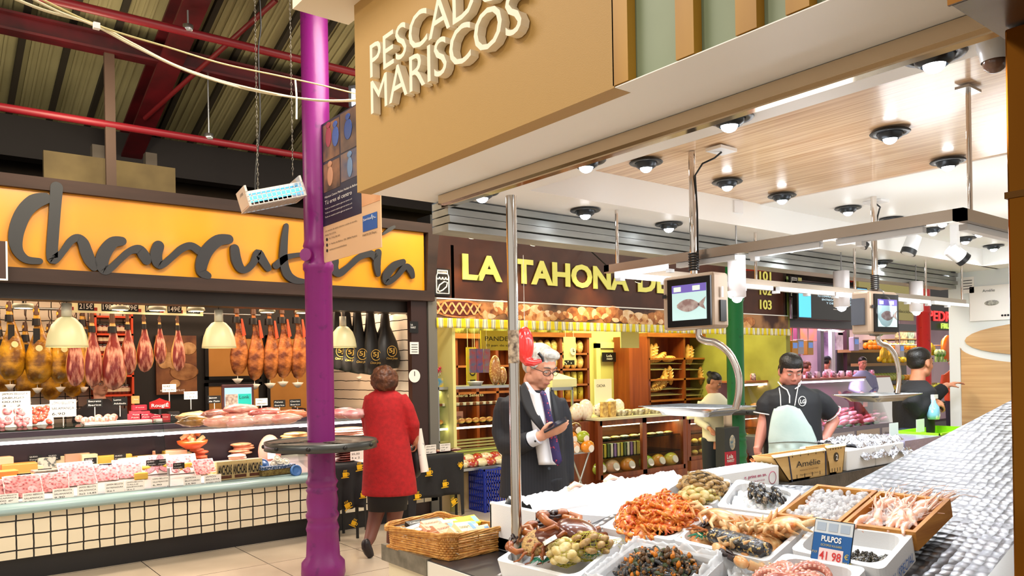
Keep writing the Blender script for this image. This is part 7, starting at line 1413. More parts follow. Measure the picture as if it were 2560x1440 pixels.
b=MB();loft(b,[sec(f,1338,1236,.215,.15,.02,.5),sec(f,1336,1190,.20,.145,.02,.5),sec(f,1334,1130,.185,.14,.02,.5),sec(f,1332,1070,.185,.14,.02,.5),sec(f,1330,1020,.195,.125,.02,.5),sec(f,1328,1000,.185,.11,.02,.5),sec(f,1330,985,.13,.09,.02,.4),sec(f,1333,975,.08,.07,.02)],32)
b.tube([f.p(1272,1000,.02),f.p(1262,1030,.01),f.p(1257,1080,0),f.p(1266,1112,-.05),f.p(1300,1110,-.14),f.p(1328,1100,-.19)],[.062,.066,.064,.062,.055,.048],16);b.tube([f.p(1390,1003,.08),f.p(1402,1040,.10),f.p(1410,1120,.11),f.p(1414,1205,.08)],[.058,.062,.058,.05],14)
fuse(b,'jacket',SUIT,.009,f.t,3)
b=MB();
for a_,c_ in((1310,.05),(1362,.0)):b.tube([f.p(a_,1190,c_),f.p(a_,1300,c_),f.p(a_+3,1420,c_),f.p(a_+8,1615,c_)],[.105,.10,.085,.075],16)
fuse(b,'trousers',SUIT,.012,f.t,2)
for a_,c_ in((1318,.05),(1372,0)):MB().sph(f.p(a_+6,1630,c_-.08),.05,.13,.045,14,rot=Matrix.Rotation(.9,3,'Z')).build('shoe',M('shoe_leather','1a100c',.3),f.t)
# shirt, tie, lapels laid on the front of the chest
def frontpanel(name,pts,mat,th,off):
 vs=[f.p(x,y,dd)for x,y,dd in pts];n=len(vs);b=MB();b.add(vs+[v+CF*th for v in vs],[tuple(range(n))]+[tuple(range(n,2*n))[::-1]]+[(i,i+n,(i+1)%n+n,(i+1)%n)for i in range(n)]);return b.build(name,mat,f.t)
SH_=M('shirt_white','e8e8ee',.6);fd=-.165
b=MB();b.grid(lambda u,v:f.p(1316+56*u+8*v+(10*v if u>.5 else 24*v*(1-u)),962+22*(1-abs(u-.55))*(1-v)+200*v,-.06-.115*math.sin(math.pi*min(1,u*.9+.05))**.6-.03*min(1,v*3)),16,20);b.build('shirt',SH_,f.t,solid=.004)
b=MB()
def tie(u,v):w_=6+3.5*min(1,v*1.4)+2*v;w_=w_*(1 if v<.93 else max(.05,(1-v)/.07));x=1358+38*v**.9;return f.p(x+(u-.5)*2*w_,982+182*v,-.185-.025*math.sin(v*2.2)-.006*(1-abs(u-.5)*2))
b.grid(tie,6,30);TIE=M('tie_print','2a1c54',.5,c2='b83048',sc=60,kind='voro',lo=.2,hi=.3);b.build('tie',TIE,f.t,solid=.004);TIE.node_tree.nodes['Color Ramp'].color_ramp.elements[0].color=lin('b83048')+(1,);TIE.node_tree.nodes['Color Ramp'].color_ramp.elements[1].color=lin('2a1c54')+(1,)
MB().sph(f.p(1357,984,-.175),.017,.014,.016,10).build('tie_knot',TIE,f.t)
LAP=M('lapel_dark','101117',.6)
b=MB();b.grid(lambda u,v:f.p(1312+54*v+(u-1)*26*math.sin(math.pi*(v*.8+.15)),955+120*v+(12*(1-u)),-.10-.10*min(1,v*1.3)-.012),4,16);b.build('lapel',LAP,f.t,solid=.004)
b=MB();b.grid(lambda u,v:f.p(1376+22*v+u*14*math.sin(math.pi*(v*.8+.15)),975+170*v,-.09-.04*math.sin(v*3)-.015*(1-u)),3,16);b.build('lapel',LAP,f.t,solid=.004)
for g in((1316,956,1338,985),(1370,970,1360,986)):MB().tube([f.p(g[0],g[1],-.055),f.p((g[0]+g[2])/2,(g[1]+g[3])/2+2,-.12),f.p(g[2],g[3],-.16)],[.010,.013,.012],8,flat=.4).build('shirt_collar',SH_,f.t)
CUF=M('cuff_white','d8dce8',.6);MB().cyl(f.p(1328,1099,-.195),f.p(1347,1091,-.222),.042,.040,20).build('cuff',CUF,f.t);MB().sph(f.p(1338,1103,-.25),.006,n=8).build('cufflink',BLACK,f.t)
for k in range(2):MB().cyl(f.p(1373,1127+k*44,-.168),f.p(1373,1127+k*44,-.178),.008,n=12).build('button',M('button_slate','3a4450',.3),f.t)
ph=MB().cbox((0,0,0),.135,.066,.009).build('mobile_phone',M('phone_dark','22222c',.2,.3),None,bevel=.003);ph.location=f.o+f.p(1388,1062,-.27);ph.rotation_euler=(0,0,0)
xx=(CR*.80+CF*-.1+V((0,0,.42))).normalized();zz_=(V((0,0,1))-CR*.42-CF*.25);zz_=(zz_-xx*zz_.dot(xx)).normalized();yy=zz_.cross(xx);ph.rotation_euler=Matrix((xx,yy,zz_)).transposed().to_euler();tag(ph,'dark mobile phone in the hand of the suited man','phone')
# red hanging scoop behind the pole
o=thing('red_scoop','shiny red plastic shell hanging on a cord behind the steel pole, above the suited man','plastic shell',at(1312,868,d=3.9));RP=M('plastic_red','e0312c',.2,coat=.6)
b=MB();b.sph((0,0,.01),.05,.04,.095,20,rot=Matrix.Identity(3));b.tube([V((0,0,-.07)),CR*.04+V((0,0,-.078)),CR*.085+V((0,0,-.070))],[.036,.03,.014],14,flat=.7);fuse(b,'shell',RP,.005,o);MB().tube([CR*.068+V((0,0,-.030)),CR*.088+V((0,0,-.055)),CR*.09+V((0,0,-.075))],.008,8).build('black_trim',BLACK,o);MB().cyl((0,0,.08),(0,0,2.17-o.location.z),.0015,n=5).build('cord',CARD,o)

# --- fishmonger
f=Fig(1977,5.5,'fishmonger with black shirt and pale apron looking down, standing behind the oyster baskets');B=MB();C=f.p(1977,928);fw=(-CF+V((0,0,-.38))-CR*.05).normalized()
q,R=head(B,C,fw,s=1.0,jaw=1.12,neck=f.p(1980,985,.03));loft(B,[sec(f,1980,985,.08,.06),sec(f,1980,1000,.16,.09),sec(f,1982,1090,.15,.1),sec(f,1982,1170,.16,.11)],20)
for g,dd in((1950,0),(2008,.02)):B.tube([f.p(g,1170,dd),f.p(g,1300,dd),f.p(g,1440,dd)],[.09,.06,.045],12)
WL=f.p(1894,1125,-.05);B.tube([f.p(1942,1002,.02),f.p(1914,1040,.04),f.p(1904,1085,-.0),WL],[.045,.046,.042,.027],12);hand(B,WL+V((0,0,-.005)),V((0,0,-1))+CR*.15,-CR-CF*.4,1,1.0,.5,.4)
WR=f.p(2062,1098,-.02);B.tube([f.p(2020,1002,.02),f.p(2074,1033,.06),f.p(2084,1052,.06),WR],[.045,.046,.044,.028],12);hand(B,WR,(-CR*.75+V((0,0,-.35))-CF*.15),(-CF*.8+CR*.3),1,1.0,.45,.4)
fuse(B,'body',SKINP,.0065,f.t,3);face_bits(q,R,1.0,f.t,BROWM)
b=MB();b.sph(q(0,-.014,.062),.081,.098,.068,16,rot=R);b.sph(q(0,-.05,.0),.078,.055,.075,14,rot=R)
for g in(-1,1):b.sph(q(g*.072,.008,.02),.010,.026,.04,10,rot=R)
fuse(b,'hair',HBLK,.007,f.t,2);
BS=M('shirt_black','14161c',.7,bump=.2,bsc=20);b=MB();loft(b,[sec(f,1982,1150,.20,.15),sec(f,1982,1100,.205,.155),sec(f,1982,1050,.195,.145),sec(f,1982,1005,.20,.13),sec(f,1981,985,.185,.11),sec(f,1980,972,.12,.09),sec(f,1979,962,.075,.075)],30)
b.tube([f.p(1948,996,.02),f.p(1930,1000,.03),f.p(1919,1015,.03),f.p(1914,1035,.03)],[.075,.080,.082,.075],14);b.tube([f.p(2015,996,.02),f.p(2034,998,.03),f.p(2056,1012,.04),f.p(2078,1034,.05)],[.075,.080,.082,.072],14);fuse(b,'shirt',BS,.011,f.t,3)
WP=M('piping_white','e0e0e0',.6)
def ringt(c,ax,r,w,name,mat):u,v=frame(ax);MB().tube([c+(u*math.cos(a)+v*math.sin(a))*r for a in[i*.4189 for i in range(16)]],w,6,caps=False).build(name,mat,f.t)
ringt(f.p(1913,1035,.03),f.p(1914,1035,.03)-f.p(1919,1005,.03),.078,.005,'sleeve_piping',WP);ringt(f.p(2079,1035,.05),f.p(2078,1034,.05)-f.p(2055,1010,.04),.075,.005,'sleeve_piping',WP)
MB().tube([f.p(1945,955,-.03),f.p(1955,967,-.075),f.p(1968,975,-.115),f.p(1974,990,-.135),f.p(1974,1008,-.15)],.0045,6).tube([f.p(2003,952,-.03),f.p(1999,965,-.08),f.p(1988,972,-.11)],.0045,6).build('collar_piping',WP,f.t)
MB().tube([f.p(1948,970,-.09),f.p(1951,990,-.145),f.p(1952,1014,-.165)],.003,6).tube([f.p(1997,958,-.07),f.p(1992,985,-.145),f.p(1987,1014,-.165)],.003,6).build('apron_strap',CARD,f.t)
AP=M('apron_mint','c2d2cc',.45,c2='b0c4be',sc=5,bump=.3,bsc=9)
def apf(u,v):
 a=(u-.5)*2;wt=22+38*min(1,v*2.2)**.55+(5*(v-.45)if v>.45 else 0);cx_=1968+14*min(1,v*2);return f.p(cx_+a*wt,1012+190*v+(6*abs(a)if v<.05 else 0),-.165-.02*math.sin(min(1,v*2)*1.57)+.05*(abs(a)**2.2)+(.008*math.sin(u*22)if v>.55 else 0))
b=MB();b.grid(apf,28,36);b.build('apron',AP,f.t,solid=.004);MB().tube([apf(u,.50)-CF*.006+V((0,0,.01*math.sin(u*3)))for u in[i/12 for i in range(13)]],.005,6).build('apron_cord',M('cord_grey','8a9490',.6),f.t)
cc=f.p(2006,1003,-.142);MB().tube([cc+(CR*math.cos(a)+V((0,0,math.sin(a))))*.033+CF*.02*math.cos(a)for a in[i*.3307 for i in range(20)]],.0028,6,caps=False).build('logo_ring',WHITE,f.t);text('logo_letters','LG',cc-CR*.018-V((0,0,.014))-CF*.008,CR,(0,0,1),.027,WHITE,f.t,width=.036,bold=.03)
b=MB()
for g,dd in((1950,0),(2008,.02)):b.tube([f.p(g,1150,dd),f.p(g,1300,dd),f.p(g,1450,dd)],[.11,.085,.07],14);b.sph(f.p(g,1462,dd-.07),.05,.12,.04,10,rot=Matrix.Rotation(TH-math.pi/2,3,'Z'))
fuse(b,'trousers',M('trousers_dark','20242c',.7),.015,f.t,2)

# --- man in the black sweater
f=Fig(2290,5.9,'man in a black sweater in profile, reaching to the right with a spray bottle');B=MB();C=f.p(2302,908);fw=(CR*.93+CF*.35+V((0,0,.02))).normalized()
q,R=head(B,C,fw,s=.98,neck=f.p(2292,960));loft(B,[sec(f,2288,960,.07,.06),sec(f,2288,975,.10,.14),sec(f,2284,1050,.10,.14),sec(f,2286,1100,.11,.15)],20)
for g,dd in((2282,-.08),(2292,.1)):B.tube([f.p(g,1095,dd),f.p(g,1250,dd),f.p(g,1420,dd)],[.08,.055,.04],12)
B.tube([f.p(2296,988,.10),f.p(2335,990,.15),f.p(2364,968,.15)],[.035,.035,.028],10);hand(B,f.p(2366,964,.15),CR+V((0,0,.3)),(0,0,1),1,.9,.4)
WH=f.p(2335,1001,-.16);B.tube([f.p(2284,995,-.10),f.p(2284,1028,-.16),WH],[.035,.036,.028],10);hand(B,WH,CR*.8+V((0,0,-.4)),(CR*.3+V((0,0,.6))-CF*.6),1,.9,.9);fuse(B,'body',SKIN2,.008,f.t,3);face_bits(q,R,.98,f.t)
b=MB();b.sph(q(0,-.022,.055),.080,.095,.072,16,rot=R);b.sph(q(0,-.05,.01),.076,.055,.06,12,rot=R);fuse(b,'hair',HBLK,.008,f.t,2)
BK=M('sweater_black','0e0e12',.85,bump=.2,bsc=60);b=MB();loft(b,[sec(f,2285,1080,.125,.19),sec(f,2283,1040,.13,.19),sec(f,2285,1000,.135,.20),sec(f,2288,975,.13,.19),sec(f,2290,962,.09,.13),sec(f,2292,950,.062,.068)],28)
b.tube([f.p(2292,984,.10),f.p(2315,992,.15),f.p(2340,987,.15),f.p(2362,968,.15)],[.07,.065,.058,.045],12);b.tube([f.p(2284,990,-.12),f.p(2278,1012,-.17),f.p(2288,1030,-.17),f.p(2326,1006,-.16)],[.072,.068,.062,.045],12);fuse(b,'sweater',BK,.012,f.t,3)
b=MB()
for g,dd in((2282,-.08),(2290,.1)):b.tube([f.p(g,1070,dd),f.p(g,1250,dd),f.p(g,1430,dd)],[.10,.08,.065],14);b.sph(f.p(g+12,1436,dd),.13,.05,.04,10,rot=Matrix.Rotation(TH-math.pi/2,3,'Z'))
fuse(b,'jeans',M('jeans','2c3a52',.8),.015,f.t,2)
sb=thing('spray_bottle','blue and white spray bottle held by the man in the black sweater','bottle',f.o+f.p(2334,1048,-.20));MB().lathe([(0,0),(.04,0),(.046,.03),(.04,.09),(.02,.12),(.014,.15),(0,.15)],18).build('bottle',M('bottle_blue','7fb8d8',.2,c2='e8eef0',sc=12,coat=.6,lo=.5,hi=.56),sb);MB().cbox((.02,0,.165),.07,.022,.03).cyl((0,0,.14),(0,0,.16),.016,n=12).build('spray_head',M('spray_white','e8e8e8',.4),sb)

# --- shopkeeper of the deli
def bust(px,py,d,label,fw,skin,hair,top_mat,hs_=1.0,glasses=None,cap=None,bun=False,sh=.19,hairtop=True):
 f=Fig(px,d,label);B=MB();k=FPX/d;C=f.p(px,py);q,R=head(B,C,fw,s=hs_,neck=C+V((0,0,-.20))+CF*.01);cz_=C.z
 B.tube([C+V((0,0,-.2)),C+V((0,0,-.5)),C+V((0,0,-.85))],[.075,.10,.10],14)
 for g in(-1,1):B.tube([C+V((0,0,-.85))+CR*g*.08,CR*g*.09+V((C.x,C.y,.05))],[.08,.045],10);B.tube([C+V((0,0,-.26))+CR*g*(sh-.02),C+V((0,0,-.52))+CR*g*(sh+.03),C+V((0,0,-.58))+CR*g*.12-CF*.24],[.045,.04,.027],10);hand(B,C+V((0,0,-.58))+CR*g*.12-CF*.25,-CF+V((0,0,-.3)),(0,0,1),g,.9,.5)
 fuse(B,'body',skin,.009,f.t,3);face_bits(q,R,hs_,f.t,glasses=glasses)
 b=MB();b.sph(q(0,-.022,.055),.080*hs_,.096*hs_,.072*hs_,14,rot=R);b.sph(q(0,-.045,.0),.078*hs_,.06*hs_,.07*hs_,12,rot=R)
 if bun:b.sph(q(0,-.11,.06),.04,.04,.04,10,rot=R)
 if hairtop:fuse(b,'hair',hair,.009,f.t,2)
 if cap:MB().sph(q(0,-.02,.07),.09,.1,.06,16,rot=R).build('cap',cap,f.t)
 b=MB();S_=lambda z,w,dd:(C+V((0,0,z)),CR*w,CF*dd);loft(b,[S_(-.75,sh*.95,.14),S_(-.5,sh*.98,.14),S_(-.3,sh*1.05,.13),S_(-.23,sh*.95,.11),S_(-.18,.12,.09),S_(-.14,.07,.07)],24)
 for g in(-1,1):b.tube([C+V((0,0,-.25))+CR*g*(sh-.02),C+V((0,0,-.5))+CR*g*(sh+.04),C+V((0,0,-.57))+CR*g*.13-CF*.2],[.068,.062,.045],12)
 fuse(b,'clothes',top_mat,.014,f.t,2);b=MB()
 for g in(-1,1):b.tube([C+V((0,0,-.7))+CR*g*.08,CR*g*.09+V((C.x,C.y,.04))],[.10,.07],12)
 fuse(b,'trousers',M('trousers_dark'),.02,f.t,2);return f,q
bust(250,962,7.75,'elderly shopkeeper with glasses and a dark jacket behind the deli case',(CR*.75-CF*.6+V((0,0,.05))),SKIN,HGREY,M('jacket_dark','1c161c',.8),1.0,glasses=M('glasses_thin','6a5a50',.3),sh=.21)
bust(1786,955,9.9,'bakery assistant in white looking down, dark hair tied up, behind the buns',(CR*.7-CF*.5+V((0,0,-.5))),SKIN2,HBLK,M('shirt_cream','e8e2cc',.7),.98,bun=True,sh=.17)
bust(2017,918,15.5,'butcher in a pink-white coat bending away, left of the three behind the meat case',(CR*.8+CF*.4+V((0,0,-.4))),SKINP,HBRN,M('coat_pinkwhite','e8d0dc',.7),1.0,sh=.2)
bust(2066,905,15.8,'butcher in white with a dark cap, middle of the three behind the meat case',(CR*.6+CF*.6+V((0,0,-.2))),SKINP,HBLK,M('coat_pinkwhite'),1.0,cap=M('cap_dark','1c2030',.6),sh=.2)
bust(2157,908,15.2,'butcher with short dark hair facing out, right of the three behind the meat case',(-CF+V((0,0,-.2))),SKINP,HBLK,M('coat_bluegrey','8a90b8',.7),1.0,sh=.2)
bust(2386,905,15.0,'person in orange partly hidden behind the steel post at the fruit stall',(-CR*.6+CF*.5),SKIN2,HBLK,M('top_orange','d85018',.6),1.0,sh=.2)
# ================================================================== butcher and fruit stalls
YM=7.3
def X(px,y=YM,py=900):return at(px,py,y=y).x
def Z(px,py,y=YM):return at(px,py,y=y).z
struct(MB().box(12.2,9.5,0,26,9.58,3.2).build('wall_far_back',M('wall_violet','a890a8',.7,c2='c8b0c0',sc=.8)))
struct(MB().box(11.9,7.5,3.0,26,9.5,3.06).build('ceiling_far',M('ceiling_dim','6a5a60',.7)))
# tv screens and upper signs
t=thing('display_screen','wide black advertising screen with white text and a blue bar','screen',(X(1997),7.0,Z(1997,797,7.0)));w=X(2172,7.0)-X(1997,7.0);h=Z(1997,702,7.0)-Z(1997,797,7.0);t.location.x=X(1997,7.0)
MB().box(0,0,0,w,.1,h).build('casing',M('screen_black','0a0a0c',.15),t,bevel=.01);MB().box(.03,-.004,.03,.17*w,0,h-.1).build('blue_bar',M('screen_blue','4cb4e8',.3,emit=1.2),t);MB().box(w-.16*w,-.004,.1,w-.03,0,h-.03).build('blue_bar',M('screen_blue'),t)
for k,s_ in enumerate(('TU COMPRA EN EL MERCADO DE','ENTREGAS DE 10:00 A 22','Y DE 10:00 A 16:00')):text('lettering',s_,(w*(.26+.06*k),-.004,h*(.62-.09*k)),(1,0,0),(0,0,1),h*.055,M('text_cyan','c8e8f8',.4,emit=1.0),t,width=w*(.5-.06*k))
MB().box(w*.48,-.003,h*.3,w*.64,0,h*.315).build('small_print',WHITE,t)
picto(1975,690,1996,745,'chalk-white pictogram panel left of the black screen',y=7.15)
MB_=MB().box(0,0,0,X(1990,7.2)-X(1968,7.2),.06,Z(1975,650,7.2)-Z(1975,800,7.2));o=MB_.build('glass_screen',GLASSM);o.location=(X(1968,7.2),7.2,Z(1975,800,7.2));tag(o,'narrow green-edged glass panel beside the brown bakery sign','panel')
t=thing('butcher_sign','pale olive sign with dark script above the butcher stall','sign',(X(2150),YM,Z(2250,800)));w=X(2286)-X(2150);h=Z(2250,708)-Z(2250,800);MB().box(0,0,0,w,.06,h).build('panel',M('sign_olive','b8b06a',.5,emit=.15),t)
text('lettering','Carnicería',(w*.18,-.004,h*.5),(1,0,0),(0,0,1),h*.2,M('ink_olive','3a3c14',.5),t,width=w*.74,shear=.25);text('lettering','Gran Selección',(w*.45,-.004,h*.2),(1,0,0),(0,0,1),h*.09,M('ink_olive'),t,width=w*.5,shear=.2)
tag(MB().box(X(1966),YM-.03,Z(2100,822),X(2300),YM+.2,Z(2100,803)).build('stall_lintel',M('lintel_grey','5a5a60',.4,.4)),'grey metal lintel under the screens of the butcher stall','lintel')
# butcher case
x0,x1=X(2040),X(2262);w=x1-x0;t=thing('butcher_case','long glass butcher case with white panels reading Fiambres Gran Selección','display case',(x0,YM,0));zc=Z(2180,1062);zt_=Z(2180,946)
MB().box(-1.6,.05,0,w,.9,.12).build('plinth',DARK,t);MB().box(-1.6,0,.12,w,.9,zc).build('body',M('case_greyviolet','8a8694',.35,.4),t)
for k,(s1,s2)in enumerate((('',''),('Fiambres','Gran Selección'),('',''),('Vaca Madurada','Gran Selección'))):
 a=-.55+k*w*.29;MB().box(a,-.008,zc*.16,a+w*.26,0,zc*.82).build('front_panel',M('panel_pale','c8c4c8',.4)if s1 else M('panel_pink','cfc0ae',.4),t)
 if s1:text('lettering',s1,(a+w*.03,-.012,zc*.52),(1,0,0),(0,0,1),zc*.12,M('ink_slate','4a4458',.5),t,width=w*.16,shear=.3);text('lettering',s2,(a+w*.02,-.012,zc*.3),(1,0,0),(0,0,1),zc*.12,M('ink_slate'),t,width=w*.21,shear=.3)
MB().slab((-1.6,.02,zc),(w,.02,zc),(w,.3,zt_),(-1.6,.3,zt_),(0,.006,0)).build('front_glass',GLASS,t);MB().box(-1.6,.3,zt_,w,.95,zt_+.03).build('top_shelf',M('shelf_brown','9a5a3c',.4),t);MB().box(-1.6,.32,zt_-.05,w,.36,zt_-.02).build('strip_light',M('strip_violet','ffd8f0',.4,emit=6),t);MB().box(-1.6,.85,zc,w,.9,zt_).build('back_panel',M('panel_dim','6a4a58',.5),t)
light('AREA','case_light',(x0+w/2-.5,YM+.45,zt_-.06),60,(1,.62,.9),w+1,.1,rot=(-.2,0,0))
ML=[M('cut%d'%k,a,.35,c2=c,sc=9,coat=.5,bump=.3,bsc=20)for k,(a,c)in enumerate((('c8506a','f0b0b8'),('8a2030','d86878'),('e090a0','f8d8d8'),('a83048','e8a0a8')))]
for k in range(54):
 i,j=k%14,k//14;r=rnd.uniform(.07,.11);o=MB().sph((0,0,0),r*1.5,r*.8,r*.55,10,fn=lambda q:1+.2*noise.noise(q*3+V((k,0,0)))).build('meat_cut',ML[k%4]);o.location=(x0-.9+(w+.8)*i/13.5+rnd.uniform(-.05,.05),YM+.18+j*.17,zc+.06+j*.06);o.rotation_euler=(0,.3,rnd.random()*3);tag(o,('pink','dark red','pale pink','crimson')[k%4]+' cut of meat in the butcher case','meat',('pink','dark red','pale pink','crimson')[k%4]+' cuts in the butcher case')
for k in range(5):o=MB().sph((0,0,0),.12,.05,.03,8,fn=lambda q:1+.3*noise.noise(q*6)).build('parsley',M('parsley','2c7a4c',.6));o.location=(x0+.9+k*.33,YM+.09,zc+.02);tag(o,'green garnish strip along the front of the butcher case','garnish','green garnish in the butcher case')
for k in range(30):
 o=MB().lathe([(0,0),(.04,0),(.042,.09),(.03,.10),(.03,.12),(0,.12)],10).build('small_jar',M('jar%d'%(k%3),('3a1c34','c8406a','d8c8d8')[k%3],.3,c2='e0c8dc',sc=30,coat=.4));o.location=(x0-1.1+(w+1.0)*k/29.5,YM+.5+.12*(k%2),zt_+.03);tag(o,('dark','magenta','pale')[k%3]+' jar on the brown top shelf of the butcher case','jar',('dark','magenta','pale')[k%3]+' jars on the butcher case')
# posts, scales and lamps of the butcher stall
for px,c_,lb in((1993,'8a4a6a','purple post at the left of the butcher stall'),(2052,'5a5a64','grey post behind the fishmonger'),(2117,'3a2028','dark red post in the butcher stall'),(2080,'c8d8e0','pale glass door edge behind the butchers')):
 x=X(px,8.4);tag(MB().box(x-.06,8.36,0,x+.06,8.44,3.0).build('stall_post',M('post_'+c_,c_,.4)),lb,'post')
for k,(px,py,c_,lb)in enumerate(((1984,868,'e8a828','yellow hanging box scale at the left of the butcher stall'),(1999,865,'c8c8d8','white hanging scale with a blue display'),(2023,867,'d8a850','brass-coloured hanging scale behind the fishmonger'),(2138,858,'b0a8c8','lilac hanging scale beside the dark post'),(2252,875,'c8c4bc','pale scale with a grey display by the bananas'))):
 p=at(px,py,y=7.9);t=thing('box_scale',lb,'scale',p);MB().box(-.10,-.03,-.15,.10,.08,.12).build('housing',M('sc_'+c_,c_,.35),t,bevel=.01);MB().box(-.07,-.035,-.02,.07,-.03,.08).build('display',M('lcd','6a90d8',.3,emit=.5),t);MB().cyl((0,.02,.12),(0,.02,3.0-p.z),.01,n=6).build('stem',STEEL,t)
for k,(px,py)in enumerate(((2060,825),(2095,828),(2200,822),(2240,826))):
 p=at(px,py,y=8.0);t=thing('stall_lamp','white lamp under the butcher stall ceiling, %s'%('first from the left','second from the left','third, behind the second scale','fourth, near the red column')[k],'lamp',p);MB().lathe([(0,.05),(.10,.05),(.12,0)],16).build('shade',WHITEG,t);MB().lathe([(.11,.0),(0,-.02)],16).build('bulb',M('bulb_warm'),t);MB().cyl((0,0,.05),(0,0,3.0-p.z),.01,n=6).build('stem',DARK,t)
p=at(2118,850,y=8.9);
for k,(px,py,w_,h_,c_,lb)in enumerate(((2110,835,.5,.05,'c8c8d0','long white ceiling strip above the butchers'),(2020,835,.9,.3,'d86a2c','orange poster at the back of the butcher stall'),(2100,880,.35,.9,'c8b8d8','violet cupboard behind the butchers'),(2140,900,.5,.8,'b8a8c8','pale cupboard behind the right butcher'))):
 p=at(px,py,y=9.2);o=MB().box(-w_/2,0,0,w_/2,.3,h_).build('back_unit',M('bu'+c_,c_,.5,c2='6a5a78',sc=3));o.location=p-V((0,0,h_/2));o['kind']='thing';tag(o,lb,'fitting')
for k in range(3):tag(MB().box(X(2262,8.6)-.2,8.58,Z(2230,885,8.6)+.18*k-.02,X(2262,8.6)+.95,9.5,Z(2230,885,8.6)+.18*k).build('goods_shelf',M('step_wood','9a7a4a',.6)),('lowest','middle','top')[k]+' wooden shelf of boxes behind the banana bunches','shelf')
for k in range(9):
 z=Z(2230,885,8.6)+.18*(k//3);o=MB().box(-.15,0,0,.15,.15,.15).build('shelf_box',M('sb%d'%(k%3),('c8b890','8ab0a0','b890a0')[k%3],.5,c2='5a4a50',sc=14));o.location=(X(2262,8.6)+.36*(k%3),8.6,z);tag(o,'small goods box on the shelf behind the banana bunches','box','boxes behind the bananas')
# fruit
YB_=7.6
bn=M('banana','f0c81c',.45,c2='c8a018',sc=12);b=MB()
def bunch(px,py,y,lb,s=1.0,n=9):
 b=MB()
 for k in range(n):a=(k-n/2)*.3;b.tube([(0,0,0),(math.sin(a)*.07,-.03*(k%2),-.07),(math.sin(a)*.13,-.02,-.16),(math.sin(a)*.12,.0,-.23)],[.012,.022,.022,.008],8)
 o=b.build('banana_bunch',bn);o.location=at(px,py,y=y);o.scale=(s,s,s);return tag(o,lb,'bananas')
bunch(2208,868,8.0,'yellow banana bunch hanging left, beside the pale scale',1.3);bunch(2226,872,8.0,'larger yellow banana bunch hanging next to the pale scale',1.5,11);bunch(2328,858,8.0,'yellow banana bunch hanging right of the red column',1.2)
tag(MB().cyl((X(2195,8.0),8.0,Z(2210,862,8.0)),(X(2395,8.0),8.0,Z(2210,862,8.0)),.015,n=6).build('fruit_rail',STEEL),'thin rail carrying banana bunches and bags','rail')
t=thing('orange_bag','orange plastic bag hanging at the fruit stall','bag',at(2368,870,y=7.9));MB().sph((0,0,0),.28,.1,.3,14,fn=lambda q:1+.15*noise.noise(q*4)).build('bag',M('bag_orange','f07018',.3,coat=.5),t)
t=thing('fruit_sign','dark sign with red PEDRO and green FRUTAS letters','sign',(X(2300,7.25),7.25,Z(2340,825,7.25)));w=X(2400,7.25)-X(2300,7.25);h=Z(2340,720,7.25)-Z(2340,825,7.25);MB().box(0,0,0,w,.06,h).build('panel',M('sign_darkgrey','1a1818',.5),t)
text('lettering','PEDRO',(w*.18,-.02,h*.22),(1,0,0),(0,0,1),h*.24,M('neon_red','e83030',.4,emit=1.0),t,width=w*.76,depth=.02,bold=.02);text('lettering','FRUTAS',(w*.48,-.03,h*.04),(1,0,0),(0,0,1),h*.13,M('neon_green','c8e860',.4,emit=.8),t,width=w*.44,depth=.02,bold=.02)
t=thing('fruit_stand','stepped fruit stand right of the red column','stand',(X(2285),7.3,0));w=X(2405)-X(2285)
ZF=[Z(2350,1022,7.4),Z(2350,985,7.6),Z(2350,905,8.0),Z(2350,875,8.3)]
MB().box(0,0,0,w,.3,ZF[0]-.25).build('base',M('stand_grey','4a4c50',.5),t)
for k,z in enumerate(ZF):MB().box(-.8 if k else 0,.05+k*.28,z-.06,w,.34+k*.28,z).build('step',M('step_wood','9a7a4a',.6),t)
MB().box(-.8,1.2,0,w,1.25,ZF[-1]).build('back',M('stand_grey'),t)
FR=[('avocado','1c2a1c',.055,0,22,'dark green avocado on the lowest step of the fruit stand'),('pear','c8c83c',.06,1,44,'yellow-green pear on the second step of the fruit stand'),('orange_fruit','f0901c',.06,3,26,'orange on the top step of the fruit stand'),('lemon','e8d030',.05,2,20,'lemon on the third step of the fruit stand')]
for nm,c_,r,st,n,lb in FR:
 o0_=MB().sph((0,0,0),r,r,r*1.15,10).build(nm,M('f_'+nm,c_,.4));tag(o0_,lb,nm.replace('_fruit',''),nm.replace('_fruit','')+'s on the fruit stand')
 for k in range(n):
  o=o0_ if k==0 else o0_.copy()
  if k:COL.objects.link(o)
  o.location=(X(2285)+.1+(k%11)*(w-.15)/10+(.0 if st else 0),7.3+.10+st*.28+.10*((k//11)%2),ZF[st]+r+r*1.3*(k//22)+.03*((k//11)%2))
for k in range(5):
 o=MB().tube([(0,0,0),(.01,0,.12),(.03,-.02,.2)],[.03,.035,.01],8).sph((.03,-.01,.2),.09,.06,.09,9,fn=lambda q:1+.3*noise.noise(q*5)).build('chard',M('chard','5aa82c',.5,c2='e8f0c0',sc=9));o.location=(X(2340,7.9)+.16*k,7.9,ZF[2]);tag(o,'leafy green chard on the third step of the fruit stand','vegetable','chard on the fruit stand')
for k in range(24):
 o=MB().sph((0,0,0),.06,.06,.06,9).build('melon' if k<16 else 'peach',M('melon_green','a8b85c',.5)if k<16 else M('peach','e8a030',.5));o.location=(X(2195,7.9)+.13*(k%8)+(1.05 if k>=16 else 0),7.85+.12*((k//8)%2),Z(2220,945,7.9)+.05*((k//8)%2));tag(o,'small green melon behind the butcher glass' if k<16 else 'yellow-orange peach at the end of the butcher glass','fruit','small green melons' if k<16 else 'peaches')
